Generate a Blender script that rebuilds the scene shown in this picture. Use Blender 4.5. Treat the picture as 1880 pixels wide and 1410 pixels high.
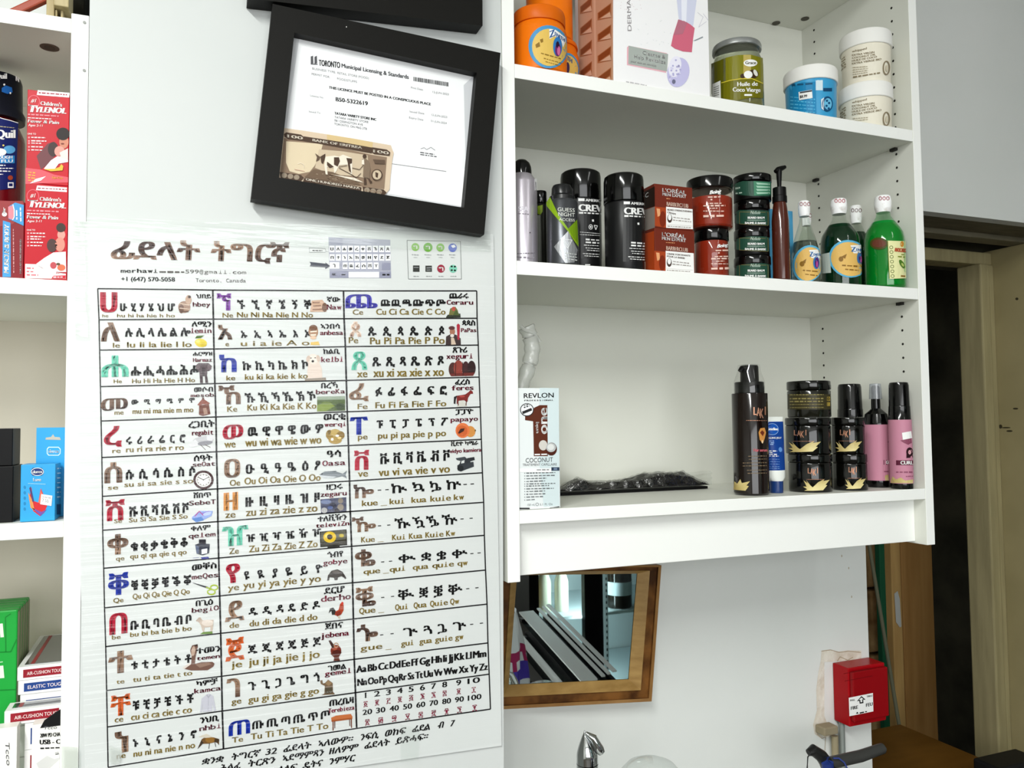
import bpy, bmesh, math, random
from mathutils import Vector, Matrix
from mathutils.geometry import tessellate_polygon
random.seed(7)
for o in list(bpy.data.objects):
    bpy.data.objects.remove(o)
SC = bpy.context.scene
COL = SC.collection
# ------------------------------------------------------------------ camera
F = 1485.34
CAM = Vector((-0.4098, -1.0456, 1.4913))
YAW, PITCH, ROLL = 0.3815, 0.0476, -0.0109
FW = Vector((math.sin(YAW)*math.cos(PITCH), math.cos(YAW)*math.cos(PITCH), math.sin(PITCH)))
_r = Vector((math.cos(YAW), -math.sin(YAW), 0)); _u = _r.cross(FW)
RT = _r*math.cos(ROLL) + _u*math.sin(ROLL)
UP = _u*math.cos(ROLL) - _r*math.sin(ROLL)
cd = bpy.data.cameras.new('camera'); cam = bpy.data.objects.new('camera', cd); COL.objects.link(cam)
cd.sensor_width = 36; cd.sensor_fit = 'HORIZONTAL'; cd.lens = F*36/1880; cd.clip_start = 0.02
cam.matrix_world = Matrix(((RT.x, UP.x, -FW.x, CAM.x), (RT.y, UP.y, -FW.y, CAM.y), (RT.z, UP.z, -FW.z, CAM.z), (0, 0, 0, 1)))
SC.camera = cam
# ------------------------------------------------------------------ view, world, lights
SC.view_settings.view_transform = 'Standard'
SC.view_settings.look = 'None'
SC.view_settings.gamma = 1
SC.view_settings.exposure = 0.27
W = bpy.data.worlds.new('world'); SC.world = W; W.use_nodes = True
W.node_tree.nodes['Background'].inputs[0].default_value = (0.95, 0.98, 1.0, 1)
W.node_tree.nodes['Background'].inputs[1].default_value = 0.12

def area(name, loc, target, sx, sy, power, col=(1, 1, 1)):
    l = bpy.data.lights.new(name, 'AREA'); l.shape = 'RECTANGLE'; l.size = sx; l.size_y = sy
    l.energy = power; l.color = col
    o = bpy.data.objects.new(name, l); COL.objects.link(o); o.location = loc
    o.rotation_euler = (Vector(target)-Vector(loc)).to_track_quat('-Z', 'Y').to_euler()
    return o
area('window_daylight', (-0.9, -4.4, 1.75), (-0.6, 0, 1.5), 3.4, 1.8, 84, (0.97, 0.99, 1.0))
area('ceiling_tube', (-1.1, -1.8, 2.70), (-1.1, -1.8, 0), 0.16, 1.5, 66, (0.98, 1.0, 0.97))
area('ceiling_tube', (0.9, -1.9, 2.70), (0.9, -1.9, 0), 0.16, 1.4, 4, (0.98, 1.0, 0.97))

# ------------------------------------------------------------------ materials
MATS = {}
def lin(c):
    if isinstance(c, str):
        c = tuple(int(c[i:i+2], 16)/255 for i in (0, 2, 4))
    return tuple((x/12.92 if x <= .04045 else ((x+.055)/1.055)**2.4) for x in c)
def mat(c, rough=.5, metal=0, trans=0, ior=1.45, coat=0, spec=None):
    if spec is None: spec = .45 if rough < .3 else .2
    key = (c, rough, metal, trans, ior, coat, spec)
    if key in MATS: return MATS[key]
    m = bpy.data.materials.new('m_%s' % c); m.use_nodes = True
    b = m.node_tree.nodes['Principled BSDF']
    b.inputs['Base Color'].default_value = (*lin(c), 1)
    b.inputs['Roughness'].default_value = rough; b.inputs['Metallic'].default_value = metal
    b.inputs['Transmission Weight'].default_value = trans; b.inputs['IOR'].default_value = ior
    b.inputs['Coat Weight'].default_value = coat; b.inputs['Coat Roughness'].default_value = .06
    b.inputs['Specular IOR Level'].default_value = spec
    MATS[key] = m
    return m
def noisy(c1, c2, scale=5, rough=.6, stretch=(1, 1, 1), bump=0, detail=5, lo=.35, hi=.65, spec=.22):
    key = ('n', c1, c2, scale, rough, stretch, bump, lo, hi)
    if key in MATS: return MATS[key]
    m = bpy.data.materials.new('n_%s' % c1); m.use_nodes = True; nt = m.node_tree
    b = nt.nodes['Principled BSDF']; b.inputs['Roughness'].default_value = rough; b.inputs['Specular IOR Level'].default_value = spec
    tc = nt.nodes.new('ShaderNodeTexCoord'); mp = nt.nodes.new('ShaderNodeMapping'); mp.inputs['Scale'].default_value = stretch
    nz = nt.nodes.new('ShaderNodeTexNoise'); nz.inputs['Scale'].default_value = scale; nz.inputs['Detail'].default_value = detail
    rp = nt.nodes.new('ShaderNodeValToRGB')
    rp.color_ramp.elements[0].position = lo; rp.color_ramp.elements[1].position = hi
    rp.color_ramp.elements[0].color = (*lin(c1), 1); rp.color_ramp.elements[1].color = (*lin(c2), 1)
    L = nt.links.new
    L(tc.outputs['Object'], mp.inputs[0]); L(mp.outputs[0], nz.inputs['Vector']); L(nz.outputs[0], rp.inputs[0]); L(rp.outputs[0], b.inputs['Base Color'])
    if bump:
        bp = nt.nodes.new('ShaderNodeBump'); bp.inputs['Strength'].default_value = bump; bp.inputs['Distance'].default_value = .01
        L(nz.outputs[0], bp.inputs['Height']); L(bp.outputs[0], b.inputs['Normal'])
    MATS[key] = m
    return m
def film(c=(1, 1, 1), refl=.06, rough=.05, bump=0, stretch=(1, 1, 1), scale=20, milk=0, milkc=(.9, .92, .9)):
    """clear plastic or thin glass: see-through with a glossy coat, optionally a little milky"""
    key = ('f', c, refl, rough, bump, stretch, scale, milk, milkc)
    if key in MATS: return MATS[key]
    m = bpy.data.materials.new('film'); m.use_nodes = True; nt = m.node_tree; L = nt.links.new
    nt.nodes.remove(nt.nodes['Principled BSDF']); out = nt.nodes['Material Output']
    tr = nt.nodes.new('ShaderNodeBsdfTransparent'); tr.inputs[0].default_value = (*c, 1)
    gl = nt.nodes.new('ShaderNodeBsdfGlossy'); gl.inputs['Roughness'].default_value = rough
    lw0 = nt.nodes.new('ShaderNodeLayerWeight'); lw0.inputs[0].default_value = .5
    pw = nt.nodes.new('ShaderNodeMath'); pw.operation = 'POWER'; pw.inputs[1].default_value = 4
    lw = nt.nodes.new('ShaderNodeMath'); lw.operation = 'MULTIPLY_ADD'; lw.inputs[1].default_value = .7; lw.inputs[2].default_value = refl
    L(lw0.outputs['Facing'], pw.inputs[0]); L(pw.outputs[0], lw.inputs[0])
    mx = nt.nodes.new('ShaderNodeMixShader'); L(lw.outputs[0], mx.inputs[0])
    if milk:
        df = nt.nodes.new('ShaderNodeBsdfDiffuse'); df.inputs[0].default_value = (*milkc, 1)
        m2 = nt.nodes.new('ShaderNodeMixShader'); m2.inputs[0].default_value = milk
        L(tr.outputs[0], m2.inputs[1]); L(df.outputs[0], m2.inputs[2]); L(m2.outputs[0], mx.inputs[1])
    else:
        L(tr.outputs[0], mx.inputs[1])
    L(gl.outputs[0], mx.inputs[2]); L(mx.outputs[0], out.inputs[0])
    if bump:
        tc = nt.nodes.new('ShaderNodeTexCoord'); mp = nt.nodes.new('ShaderNodeMapping'); mp.inputs['Scale'].default_value = stretch
        nz = nt.nodes.new('ShaderNodeTexNoise'); nz.inputs['Scale'].default_value = scale; nz.inputs['Detail'].default_value = 3
        bp = nt.nodes.new('ShaderNodeBump'); bp.inputs['Strength'].default_value = bump; bp.inputs['Distance'].default_value = .004
        L(tc.outputs['Object'], mp.inputs[0]); L(mp.outputs[0], nz.inputs['Vector']); L(nz.outputs[0], bp.inputs['Height'])
        L(bp.outputs[0], gl.inputs['Normal'])
    MATS[key] = m
    return m
WHITE_EDGE = mat('f4f5f1', .35)
BACKP = mat('dfe0d6', .5)
CARC = mat('e2e3da', .42)
BLACK = mat('0a0a0a', .35)
BLK_GLOSS = mat('050505', .12, coat=.15)
INK = mat('0b0b0c', .5)
PWHITE = mat('f2f2f0', .4)

# ------------------------------------------------------------------ rays and surfaces
def ray(u, v):
    return FW + RT*((u-940)/F) + UP*((705-v)/F)
def at(u, v, Y=0.0):
    d = ray(u, v); return CAM + d*((Y-CAM.y)/d.y)
def at_x(u, v, X):
    d = ray(u, v); return CAM + d*((X-CAM.x)/d.x)
def at_z(u, v, Z):
    d = ray(u, v); return CAM + d*((Z-CAM.z)/d.z)
EPS = .00022
def SY(Y):
    return lambda u, v, l: at(u, v, Y-l*EPS)
def SX(X):
    return lambda u, v, l: at_x(u, v, X-l*EPS)
def SCYL(X, Y, r0):
    def f(u, v, l):
        d = ray(u, v); r = r0+l*EPS
        ox, oy = CAM.x-X, CAM.y-Y
        a = d.x*d.x+d.y*d.y; b = ox*d.x+oy*d.y; c = ox*ox+oy*oy-r*r
        q = b*b-a*c
        if q <= 0:
            t = -b/a; p = CAM+d*t
            n = Vector((p.x-X, p.y-Y, 0)); n.normalize()
            return Vector((X+n.x*r, Y+n.y*r, p.z))
        return CAM + d*((-b-math.sqrt(q))/a)
    return f
def cyl(uL, uR, v, Yc):
    """axis position and radius of an upright round thing seen between two silhouette columns"""
    a, b = ray(uL, v), ray(uR, v)
    tl, tr = math.atan2(a.x, a.y), math.atan2(b.x, b.y)
    m = (tl+tr)/2; dy = Yc-CAM.y
    D = dy/math.cos(m)
    return CAM.x+dy*math.tan(m), Yc, D*math.sin((tr-tl)/2)

# ------------------------------------------------------------------ text
_tc = bpy.data.curves.new('lettering', 'FONT'); _tc.resolution_u = 3; _to = bpy.data.objects.new('lettering', _tc)
_cache = {}
def glyphs(s):
    if s not in _cache:
        _tc.body = s
        m = _to.to_mesh()
        vs = [(p.co.x, p.co.y) for p in m.vertices]; fs = [tuple(p.vertices) for p in m.polygons]
        _to.to_mesh_clear()
        if vs:
            x0 = min(p[0] for p in vs); x1 = max(p[0] for p in vs)
        else: x0, x1 = 0, .3
        _cache[s] = (vs, fs, x0, x1)
    return _cache[s]

# ------------------------------------------------------------------ mesh builder
class MB:
    def __init__(s): s.v = []; s.f = []; s.m = []; s.mats = []; s.sm = []
    def mi(s, m):
        if m not in s.mats: s.mats.append(m)
        return s.mats.index(m)
    def add(s, vs, fs, m, smooth=False):
        n = len(s.v); s.v += [Vector(p) for p in vs]; k = s.mi(m)
        for f in fs: s.f.append(tuple(i+n for i in f)); s.m.append(k); s.sm.append(smooth)
        return s
    def box(s, x0, x1, y0, y1, z0, z1, m):
        vs = [(x, y, z) for x in (x0, x1) for y in (y0, y1) for z in (z0, z1)]
        return s.add(vs, [(0, 1, 3, 2), (4, 6, 7, 5), (0, 4, 5, 1), (2, 3, 7, 6), (0, 2, 6, 4), (1, 5, 7, 3)], m)
    def prism(s, front, back, m, mside=None):
        n = len(front); s.add(list(front)+list(back), [tuple(range(n))[::-1], tuple(range(n, 2*n))], m)
        s.add(list(front)+list(back), [(i, (i+1) % n, n+(i+1) % n, n+i) for i in range(n)], mside or m)
        return s
    def lathe(s, X, Y, prof, m, seg=40, cap0=True, cap1=True, sx=1, sy=1, rot=0):
        vs = []; fs = []
        for r, z in prof:
            for k in range(seg):
                a = 2*math.pi*k/seg
                dx, dy = r*math.cos(a)*sx, r*math.sin(a)*sy
                vs.append((X+dx*math.cos(rot)-dy*math.sin(rot), Y+dx*math.sin(rot)+dy*math.cos(rot), z))
        for i in range(len(prof)-1):
            for k in range(seg):
                fs.append((i*seg+k, i*seg+(k+1) % seg, (i+1)*seg+(k+1) % seg, (i+1)*seg+k))
        if cap0: fs.append(tuple(range(seg))[::-1])
        if cap1: fs.append(tuple((len(prof)-1)*seg+k for k in range(seg)))
        return s.add(vs, fs, m, True)
    def tube(s, path, r, m, seg=12, closed_ends=True):
        path = [Vector(p) for p in path]; vs = []; fs = []; n = len(path)
        rr = r if isinstance(r, (list, tuple)) else [r]*n
        ref = Vector((0, 0, 1))
        for i, p in enumerate(path):
            t = (path[min(i+1, n-1)]-path[max(i-1, 0)]).normalized()
            a = t.cross(ref if abs(t.dot(ref)) < .95 else Vector((0, 1, 0))).normalized(); b = t.cross(a)
            for k in range(seg):
                an = 2*math.pi*k/seg; vs.append(p+(a*math.cos(an)+b*math.sin(an))*rr[i])
        for i in range(n-1):
            for k in range(seg): fs.append((i*seg+k, i*seg+(k+1) % seg, (i+1)*seg+(k+1) % seg, (i+1)*seg+k))
        if closed_ends: fs += [tuple(range(seg))[::-1], tuple((n-1)*seg+k for k in range(seg))]
        return s.add(vs, fs, m, True)
    def grid(s, fn, nu, nv, m, smooth=True):
        vs = [fn(i/nu, j/nv) for j in range(nv+1) for i in range(nu+1)]
        fs = [(j*(nu+1)+i, j*(nu+1)+i+1, (j+1)*(nu+1)+i+1, (j+1)*(nu+1)+i) for j in range(nv) for i in range(nu)]
        return s.add(vs, fs, m, smooth)
    def build(s, name, parent=None, bevel=0, seg=2, solid=0, subsurf=0, sharp=35):
        me = bpy.data.meshes.new(name)
        off = parent.location if parent is not None else None
        if off is not None and parent.parent is not None: off = off+parent.parent.location
        base = None
        if parent is None:
            xs = [p.x for p in s.v]; ys = [p.y for p in s.v]; zs = [p.z for p in s.v]
            base = Vector(((min(xs)+max(xs))/2, (min(ys)+max(ys))/2, min(zs))); off = base
        me.from_pydata([p-off for p in s.v], [], s.f)
        for m in s.mats: me.materials.append(m)
        me.polygons.foreach_set('material_index', s.m); me.polygons.foreach_set('use_smooth', s.sm)
        me.update()
        if any(s.sm): me.set_sharp_from_angle(angle=math.radians(sharp))
        o = bpy.data.objects.new(name, me); COL.objects.link(o)
        if parent is not None: o.parent = parent
        else: o.location = base
        if solid:
            k = o.modifiers.new('solid', 'SOLIDIFY'); k.thickness = solid; k.offset = 0
        if bevel:
            k = o.modifiers.new('bevel', 'BEVEL'); k.width = bevel; k.segments = seg; k.limit_method = 'ANGLE'; k.angle_limit = math.radians(40)
        if subsurf:
            k = o.modifiers.new('sub', 'SUBSURF'); k.levels = subsurf; k.render_levels = subsurf
        return o
def tag(o, label, cat, group=None):
    o['label'] = label; o['category'] = cat
    if group: o['group'] = group
    return o
def thing(name, label, cat, loc, group=None):
    o = bpy.data.objects.new(name, None); o.empty_display_size = .02; COL.objects.link(o); o.location = Vector(loc)
    return tag(o, label, cat, group)
def struct(mb, name, **k):
    o = mb.build(name, **k); o['kind'] = 'structure'; return o

class Dec:
    """prints flat shapes and lettering on a surface; coordinates are those of a crop of the photograph"""
    def __init__(s, mb, S, ox=0, oy=0, k=1, curved=False):
        s.mb, s.S, s.ox, s.oy, s.k, s.c = mb, S, ox, oy, k, curved
    def p(s, x, y, l): return s.S(s.ox+x/s.k, s.oy+y/s.k, l)
    def tris(s, pts, tri, m, l):
        lim = 7*s.k
        if s.c:
            out = []; st = list(tri)
            pts = list(pts)
            while st:
                a, b, c = st.pop()
                e = [(abs(pts[a][0]-pts[b][0]), a, b, c), (abs(pts[b][0]-pts[c][0]), b, c, a), (abs(pts[c][0]-pts[a][0]), c, a, b)]
                q = max(e)
                if q[0] > lim:
                    _, i, j, w = q; pts.append(((pts[i][0]+pts[j][0])/2, (pts[i][1]+pts[j][1])/2)); n = len(pts)-1
                    st += [(i, n, w), (n, j, w)]
                else: out.append((a, b, c))
            tri = out
        s.mb.add([s.p(x, y, l) for x, y in pts], tri, m)
    def poly(s, pts, m, l=1):
        tri = tessellate_polygon([[Vector((x, y, 0)) for x, y in pts]])
        s.tris(pts, [tuple(t) for t in tri], m, l)
    def rect(s, x0, y0, x1, y1, m, l=1): s.poly([(x0, y0), (x1, y0), (x1, y1), (x0, y1)], m, l)
    def ell(s, cx, cy, rx, ry, m, l=1, rot=0, n=26, a0=0, a1=360):
        c, sn = math.cos(math.radians(rot)), math.sin(math.radians(rot)); P = []
        for i in range(n+(a1-a0 < 360)):
            a = math.radians(a0+(a1-a0)*i/n); x, y = rx*math.cos(a), ry*math.sin(a)
            P.append((cx+x*c-y*sn, cy+x*sn+y*c))
        s.poly(P, m, l)
    def line(s, pts, w, m, l=2):
        for (x0, y0), (x1, y1) in zip(pts, pts[1:]):
            d = math.hypot(x1-x0, y1-y0) or 1; nx, ny = -(y1-y0)/d*w/2, (x1-x0)/d*w/2
            s.poly([(x0+nx, y0+ny), (x1+nx, y1+ny), (x1-nx, y1-ny), (x0-nx, y0-ny)], m, l)
    def ring(s, cx, cy, rx, ry, w, m, l=2, n=26):
        s.line([(cx+rx*math.cos(2*math.pi*i/n), cy+ry*math.sin(2*math.pi*i/n)) for i in range(n+1)], w, m, l)
    def text(s, t, x0, y0, x1, y1, h, m, l=3, bold=0, sh=0, mono=False, fit=True):
        dx, dy = x1-x0, y1-y0; L = math.hypot(dx, dy)
        up = (0, -1) if abs(dx) > abs(dy) else (dy/L, -dx/L)
        def emit(vs, fs, f):
            offs = [0] if not bold else [bold*(i-1) for i in range(3)]
            for o in offs:
                s.mb.add([s.p(*f(x, y, o), l) for x, y in vs], fs, m)
        if mono:
            n = len(t); w = L/n
            for i, ch in enumerate(t):
                if ch == ' ': continue
                vs, fs, a, b = glyphs(ch)
                gw = (b-a)/.72*h; k = min(1.0 if ch in "il1I.,-_'()" else 1.9, w*.86/max(gw, 1e-6)); c0 = w*(i+.5)
                if ch in 'il':
                    q0, q1 = (c0-w*.34)/L, (c0+w*.34)/L; lw = h*.11
                    s.line([(x0+dx*q0+up[0]*lw/2, y0+dy*q0+up[1]*lw/2), (x0+dx*q1+up[0]*lw/2, y0+dy*q1+up[1]*lw/2)], lw, m, l)
                def f(x, y, o, c0=c0, a=a, b=b, k=k):
                    q = (c0+((x-(a+b)/2)/.72*h)*k+o*h+sh*y/.72*h)/L; hh = y/.72*h
                    return x0+dx*q+up[0]*hh, y0+dy*q+up[1]*hh
                emit(vs, fs, f)
            return
        vs, fs, a, b = glyphs(t)
        if not vs: return
        nat = (b-a)/.72*h/L
        if nat < .45 and len(t) == 1:   # a narrow figure keeps its own width
            ex = (b-a)*(.8/nat-1)/2; a -= ex; b += ex
        def f(x, y, o):
            q = ((x-a)/(b-a)) if fit else (x-a)/.72*h/L
            q += (o*h+sh*y/.72*h)/L; hh = y/.72*h
            return x0+dx*q+up[0]*hh, y0+dy*q+up[1]*hh
        emit(vs, fs, f)
    def greek(s, x0, y0, x1, y1, h, m, l=3, seed=0):
        """a row of print too small to read in the photograph, as broken dashes"""
        rnd = random.Random(seed+int(x0*7+y0*13)); L = math.hypot(x1-x0, y1-y0); q = 0
        while q < L:
            w = min(h*rnd.uniform(1.2, 3.6), L-q)
            a, b = q/L, (q+w)/L
            A = (x0+(x1-x0)*a, y0+(y1-y0)*a); B = (x0+(x1-x0)*b, y0+(y1-y0)*b)
            s.line([A, B], h*rnd.uniform(.6, .95), m, l); q += w+h*.7
# ================================================================== the room
ZA, ZAb, ZB, ZBb, ZC, ZCb = 2.0022, 1.9815, 1.7192, 1.6994, 1.3692, 1.3505
CW, TH, YB = 0.80, 0.0188, 0.268
XR = CW-TH
WALLM = noisy('d9dcd8', 'e0e2df', 3, .6, lo=.3, hi=.7, bump=.02)
BOARDM = noisy('c7cbc9', 'cdd0ce', 2.2, .45, lo=.3, hi=.7)
YW = 0.285
XE = 0.929          # where the wall behind the shelves ends
ZH = 1.959          # head of the opening
XJ = 1.626          # face of the panel on the right of the opening
struct(MB().box(-3.2, 3.4, -4.6, 1.75, -.05, 0, noisy('3a352e', '464038', 6, .5)), 'floor')
struct(MB().box(-3.2, 3.4, -4.6, 1.75, 2.75, 2.8, mat('dcdcd6', .8)), 'ceiling')
w = MB()
w.box(-3.2, XE, YW, YW+.11, 0, 2.75, WALLM)
w.box(XE, 3.4, YW, YW+.03, ZH, 2.75, WALLM)
struct(w, 'wall_front')
pf = [Vector((-.5205, .001, 0)), Vector((-.016, .001, 0)), Vector((-.0006, .001, 2.0)), Vector((-.0006, .001, 2.75)), Vector((-.5205, .001, 2.75))]
struct(MB().prism(pf, [p+Vector((0, YW-.001, 0)) for p in pf], BOARDM), 'wall_partition')
struct(MB().box(-3.25, -3.2, -4.6, .4, 0, 2.75, mat('cfd0ca', .8)), 'wall_left')
struct(MB().box(3.4, 3.45, -4.6, 1.75, 0, 2.75, mat('bfc0ba', .8)), 'wall_right')
wb = MB()
wb.box(-3.2, -2.7, -4.65, -4.6, 0, 2.75, mat('b9b8b0', .8)); wb.box(.9, 3.4, -4.65, -4.6, 0, 2.75, mat('b9b8b0', .8))
wb.box(-2.7, .9, -4.65, -4.6, 0, .5, mat('b9b8b0', .8)); wb.box(-2.7, .9, -4.65, -4.6, 2.72, 2.75, mat('b9b8b0', .8))
struct(wb, 'wall_back')
# opening: soffit boards, black gap, header, right jamb and the board panel beyond
OLDW = noisy('5b5646', '6f6957', 14, .6, stretch=(1, 6, 6), bump=.1)
JAMBM = noisy('948a66', 'a69b74', 7, .6, stretch=(6, 6, .6), bump=.15)
PANELM = noisy('9a8f68', 'a69a72', 5, .65, bump=.1)
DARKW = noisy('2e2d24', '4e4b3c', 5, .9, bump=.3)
sf = MB(); sf.box(XE, XJ+.25, YW+.03, YW+.115, ZH, ZH+.03, OLDW); sf.box(XE, XJ+.25, YW+.115, YW+.165, ZH-.012, ZH+.03, noisy('6b6654', '7a7461', 14, .5, stretch=(1, 6, 6)))
struct(sf, 'trim_1', bevel=.003)
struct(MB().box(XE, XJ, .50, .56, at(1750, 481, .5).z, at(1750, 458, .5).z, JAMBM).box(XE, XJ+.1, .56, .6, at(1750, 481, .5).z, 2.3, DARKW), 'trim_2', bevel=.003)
xj0 = at(1800, 700, .5).x
struct(MB().box(xj0, xj0+.034, .487, .56, 0, at(1750, 481, .5).z, JAMBM).box(xj0+.037, XJ, .495, .56, 0, at(1750, 481, .5).z, JAMBM), 'trim_3', bevel=.004)
pn = MB().box(XJ, XJ+.04, YW+.031, .56, 0, ZH-.013, PANELM)
PH = Dec(pn, SX(XJ), 1660, 380, 2.431)
for x, y, rx, ry in ((503, 410, 7, 6), (455, 985, 20, 3), (470, 1000, 14, 4), (430, 980, 8, 9), (497, 900, 12, 4)): PH.ell(x, y, rx, ry, mat('3d3828', .9), 1)
struct(pn, 'door_1')
# dim store room behind the opening
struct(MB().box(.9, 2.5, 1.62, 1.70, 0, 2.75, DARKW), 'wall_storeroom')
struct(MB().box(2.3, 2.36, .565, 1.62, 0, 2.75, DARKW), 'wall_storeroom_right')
# broken plaster round the alarm box (part of the wall surface)
pl = MB(); PD = Dec(pl, SY(YW), 1480, 960, 3.1325)
PLM = noisy('cdc3b2', 'e2ddd2', 40, .9, bump=.5); PLD = mat('a9967c', .9)
PD.poly([(88, 735), (135, 728), (185, 740), (240, 733), (318, 735), (318, 790), (105, 800), (105, 1110), (150, 1230), (80, 1235), (50, 1215), (40, 1160), (62, 1080), (58, 960), (70, 860), (85, 790)], PLM, 2)
PD.line([(88, 738), (140, 730), (190, 745), (245, 738), (315, 745)], 4, PLD, 3); PD.line([(180, 795), (195, 770), (240, 790), (270, 772)], 4, PLD, 3)
PD.line([(62, 1215), (90, 1240), (112, 1232), (108, 1310)], 3, PLD, 3)
for x, y in ((262, 425), (205, 190), (245, 260)): PD.ell(x, y, 3, 7, mat('b3a78f', .9), 1)
struct(pl, 'wall_front_plaster', )

# ================================================================== white shelf unit on the right
su = thing('shelf_unit', 'white open shelf unit full of hair products, fixed above the wooden mirror', 'shelf unit', (CW/2, 0, 1.2712))
ZTOP = 2.62
b_ = MB().box(0, TH, -.0005, YB+.012, 1.2712, ZTOP, CARC); b_.mats.append(WHITE_EDGE); b_.m[2] = 1; b_.build('side_panel', su, bevel=.0008)
b_ = MB().box(XR, CW, -.0005, YB+.012, 1.2712, ZTOP, CARC); b_.mats.append(WHITE_EDGE); b_.m[2] = 1; sp = b_.build('side_panel', su, bevel=.0008)
for (zt, zb) in ((ZA, ZAb), (ZB, ZBb), (ZC, ZCb), (at(1472, 57, YB).z+.02, at(1472, 57, YB).z), (ZTOP, ZTOP-.02)):
    b_ = MB().box(TH, XR, 0, YB, zb, zt, CARC); b_.mats.append(WHITE_EDGE); b_.m[2] = 1; b_.build('shelf', su, bevel=.0008)
MB().box(TH, XR, YB, YB+.006, 1.2712, ZTOP, BACKP).build('back_panel', su)
MB().box(TH, XR, .024, .042, at(955, 1056.7, .024).z, ZCb, WHITE_EDGE).build('bottom_rail', su, bevel=.001)
_hm = MB().lathe(0, 0, [(.0022, 0), (.0022, .0004)], mat('2c2b26', .9), 10)
for q_ in range(len(_hm.v)):
    p = _hm.v[q_]; _hm.v[q_] = Vector((-p.z, p.x, p.y))
_h0 = None
for yf in (at_x(1640, 111, XR).y, at_x(1504, 380, XR).y):
    z = 1.40
    while z < 2.5:
        if min(abs(z-q) for q in (ZA-.01, ZB-.01)) > .022:
            if _h0 is None: _h0 = _hm.build('peg_hole'); h_ = _h0; _h0.parent = sp
            else: h_ = _h0.copy(); COL.objects.link(h_)
            h_.parent = sp; h_.location = Vector((XR-.0003, yf, z))-su.location
        z += .0247
for (u, v, zz) in ((1478, 34, at(1472, 57, YB).z), (1425, 42, at(1472, 57, YB).z)):
    p = at_z(u, v, zz); MB().lathe(p.x, p.y, [(.008, zz-.0012), (.008, zz)], mat('55524a', .6), 20).build('cam_lock', su)
for (u, v, zz) in ((1643, 272, ZAb), (1500, 328, ZAb), (1655, 562, ZBb)):
    p = at_x(u, v, XR); MB().box(XR-.007, XR, p.y-.006, p.y+.006, zz-.005, zz, mat('2b2a27', .5)).build('shelf_pin', su)

# ================================================================== white shelf unit on the left
LU = thing('shelf_unit', 'white shelf unit at the left edge holding medicine and phone accessories', 'shelf unit', (-.95, 0, 0))
LX0, LX1 = -.5393, -.5208
ZL0t, ZL0b, ZL1, ZL1b, ZL2, ZL2b, ZL3 = 1.9678, 1.9505, 1.660, 1.6416, 1.3855, 1.3672, 1.035
MB().box(LX0, LX1, 0, YB, 0, at(145, 26, 0).z, WHITE_EDGE).build('side_panel', LU, bevel=.0008)
MB().box(-1.38, -1.36, 0, YB, 0, 1.97, WHITE_EDGE).build('side_panel', LU, bevel=.0008)
for zt, zb in ((ZL0t, ZL0b), (ZL1, ZL1b), (ZL2, ZL2b), (ZL3, ZL3-.018), (.55, .532), (.1, .08)):
    b_ = MB().box(-1.36, LX0, 0, YB, zb, zt, CARC); b_.mats.append(WHITE_EDGE); b_.m[2] = 1; b_.build('shelf', LU, bevel=.0008)
MB().box(-1.36, LX0, YB, YB+.006, 0, 1.96, noisy('cbc4b4', 'd3cdbf', 4, .6)).build('back_panel', LU)
p = at_z(91, 87, ZL0b)
MB().lathe(p.x, p.y, [(.0105, ZL0b-.0006), (.0105, ZL0b)], mat('5a4a40', .6), 24).lathe(p.x, p.y, [(.006, ZL0b-.0010), (.006, ZL0b-.0006)], mat('4a3c34', .6), 20).build('cam_lock', LU)
for u, v in ((158.7, 42), (158.2, 130)):
    nl = MB(); p = at(u, v, 0); nl.lathe(0, 0, [(.0018, 0), (.0018, .0006)], mat('9a9c98', .5), 10)
    for i in range(-20, 0):
        q = nl.v[i]; nl.v[i] = Vector((p.x+q.x-.002, -.0002-q.z, p.z+q.y))
    nl.build('nail', LU)
# things lying on top of the left unit
ZT = ZL0t+.0004
t = MB(); a = at(30, 18, .10); bq = at(98, -14, .10)
def bar(mb, p, q, w, d, m):
    p, q = Vector(p), Vector(q); t_ = (q-p).normalized(); n = t_.cross(Vector((0, 1, 0))).normalized()*w/2; e = Vector((0, d/2, 0))
    r4 = lambda c: [c+n+e, c+n-e, c-n-e, c-n+e]
    mb.prism(r4(p), r4(q), m); return mb
r0_, r1_ = at(22, 26, .10), at(130, -25, .10); rd_ = r1_-r0_
r0_ = r0_-rd_*((r0_.z-ZT-.004)/rd_.z)
bar(t, r0_, r1_, .010, .010, noisy('8e3b28', 'a54c36', 20, .4))
tag(t.build('red_rod', bevel=.002), 'thin red-brown wooden rod leaning on top of the left shelf unit', 'rod')
wf = MB(); a = at(95, 20, .08); 
wf.box(at(85, 10, .02).x, at(100, 10, .02).x, .02, .06, ZT, ZT+.10, noisy('a3936c', 'b3a47c', 30, .5, stretch=(4, 4, .5)))
wf.box(at(100, 10, .02).x, at(128, 10, .02).x, .012, .05, at(110, 13, .015).z, ZT+.10, noisy('9c8c63', 'b9aa80', 24, .35, stretch=(4, 4, .5)))
wf.box(at(101, 10, .02).x, at(105, 10, .02).x, .022, .05, ZT, at(110, 13, .015).z, noisy('a3936c', 'b3a47c', 30, .5, stretch=(4, 4, .5)))
wf.box(at(111, 10, .02).x, at(116, 10, .02).x, .022, .05, ZT, at(110, 13, .015).z, noisy('a3936c', 'b3a47c', 30, .5, stretch=(4, 4, .5)))
tag(wf.build('wooden_carving', bevel=.003), 'pale wooden carved piece standing on top of the left shelf unit', 'carving')
tag(MB().box(at(120, 10, .1).x, LX0-.001, .13, .26, ZT, ZT+.2, mat('14130c', .9)).build('dark_block', bevel=.004), 'near-black block for the dark background beside the pale wooden piece', 'case')  # near-black block standing for the dark background above the unit
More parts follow.
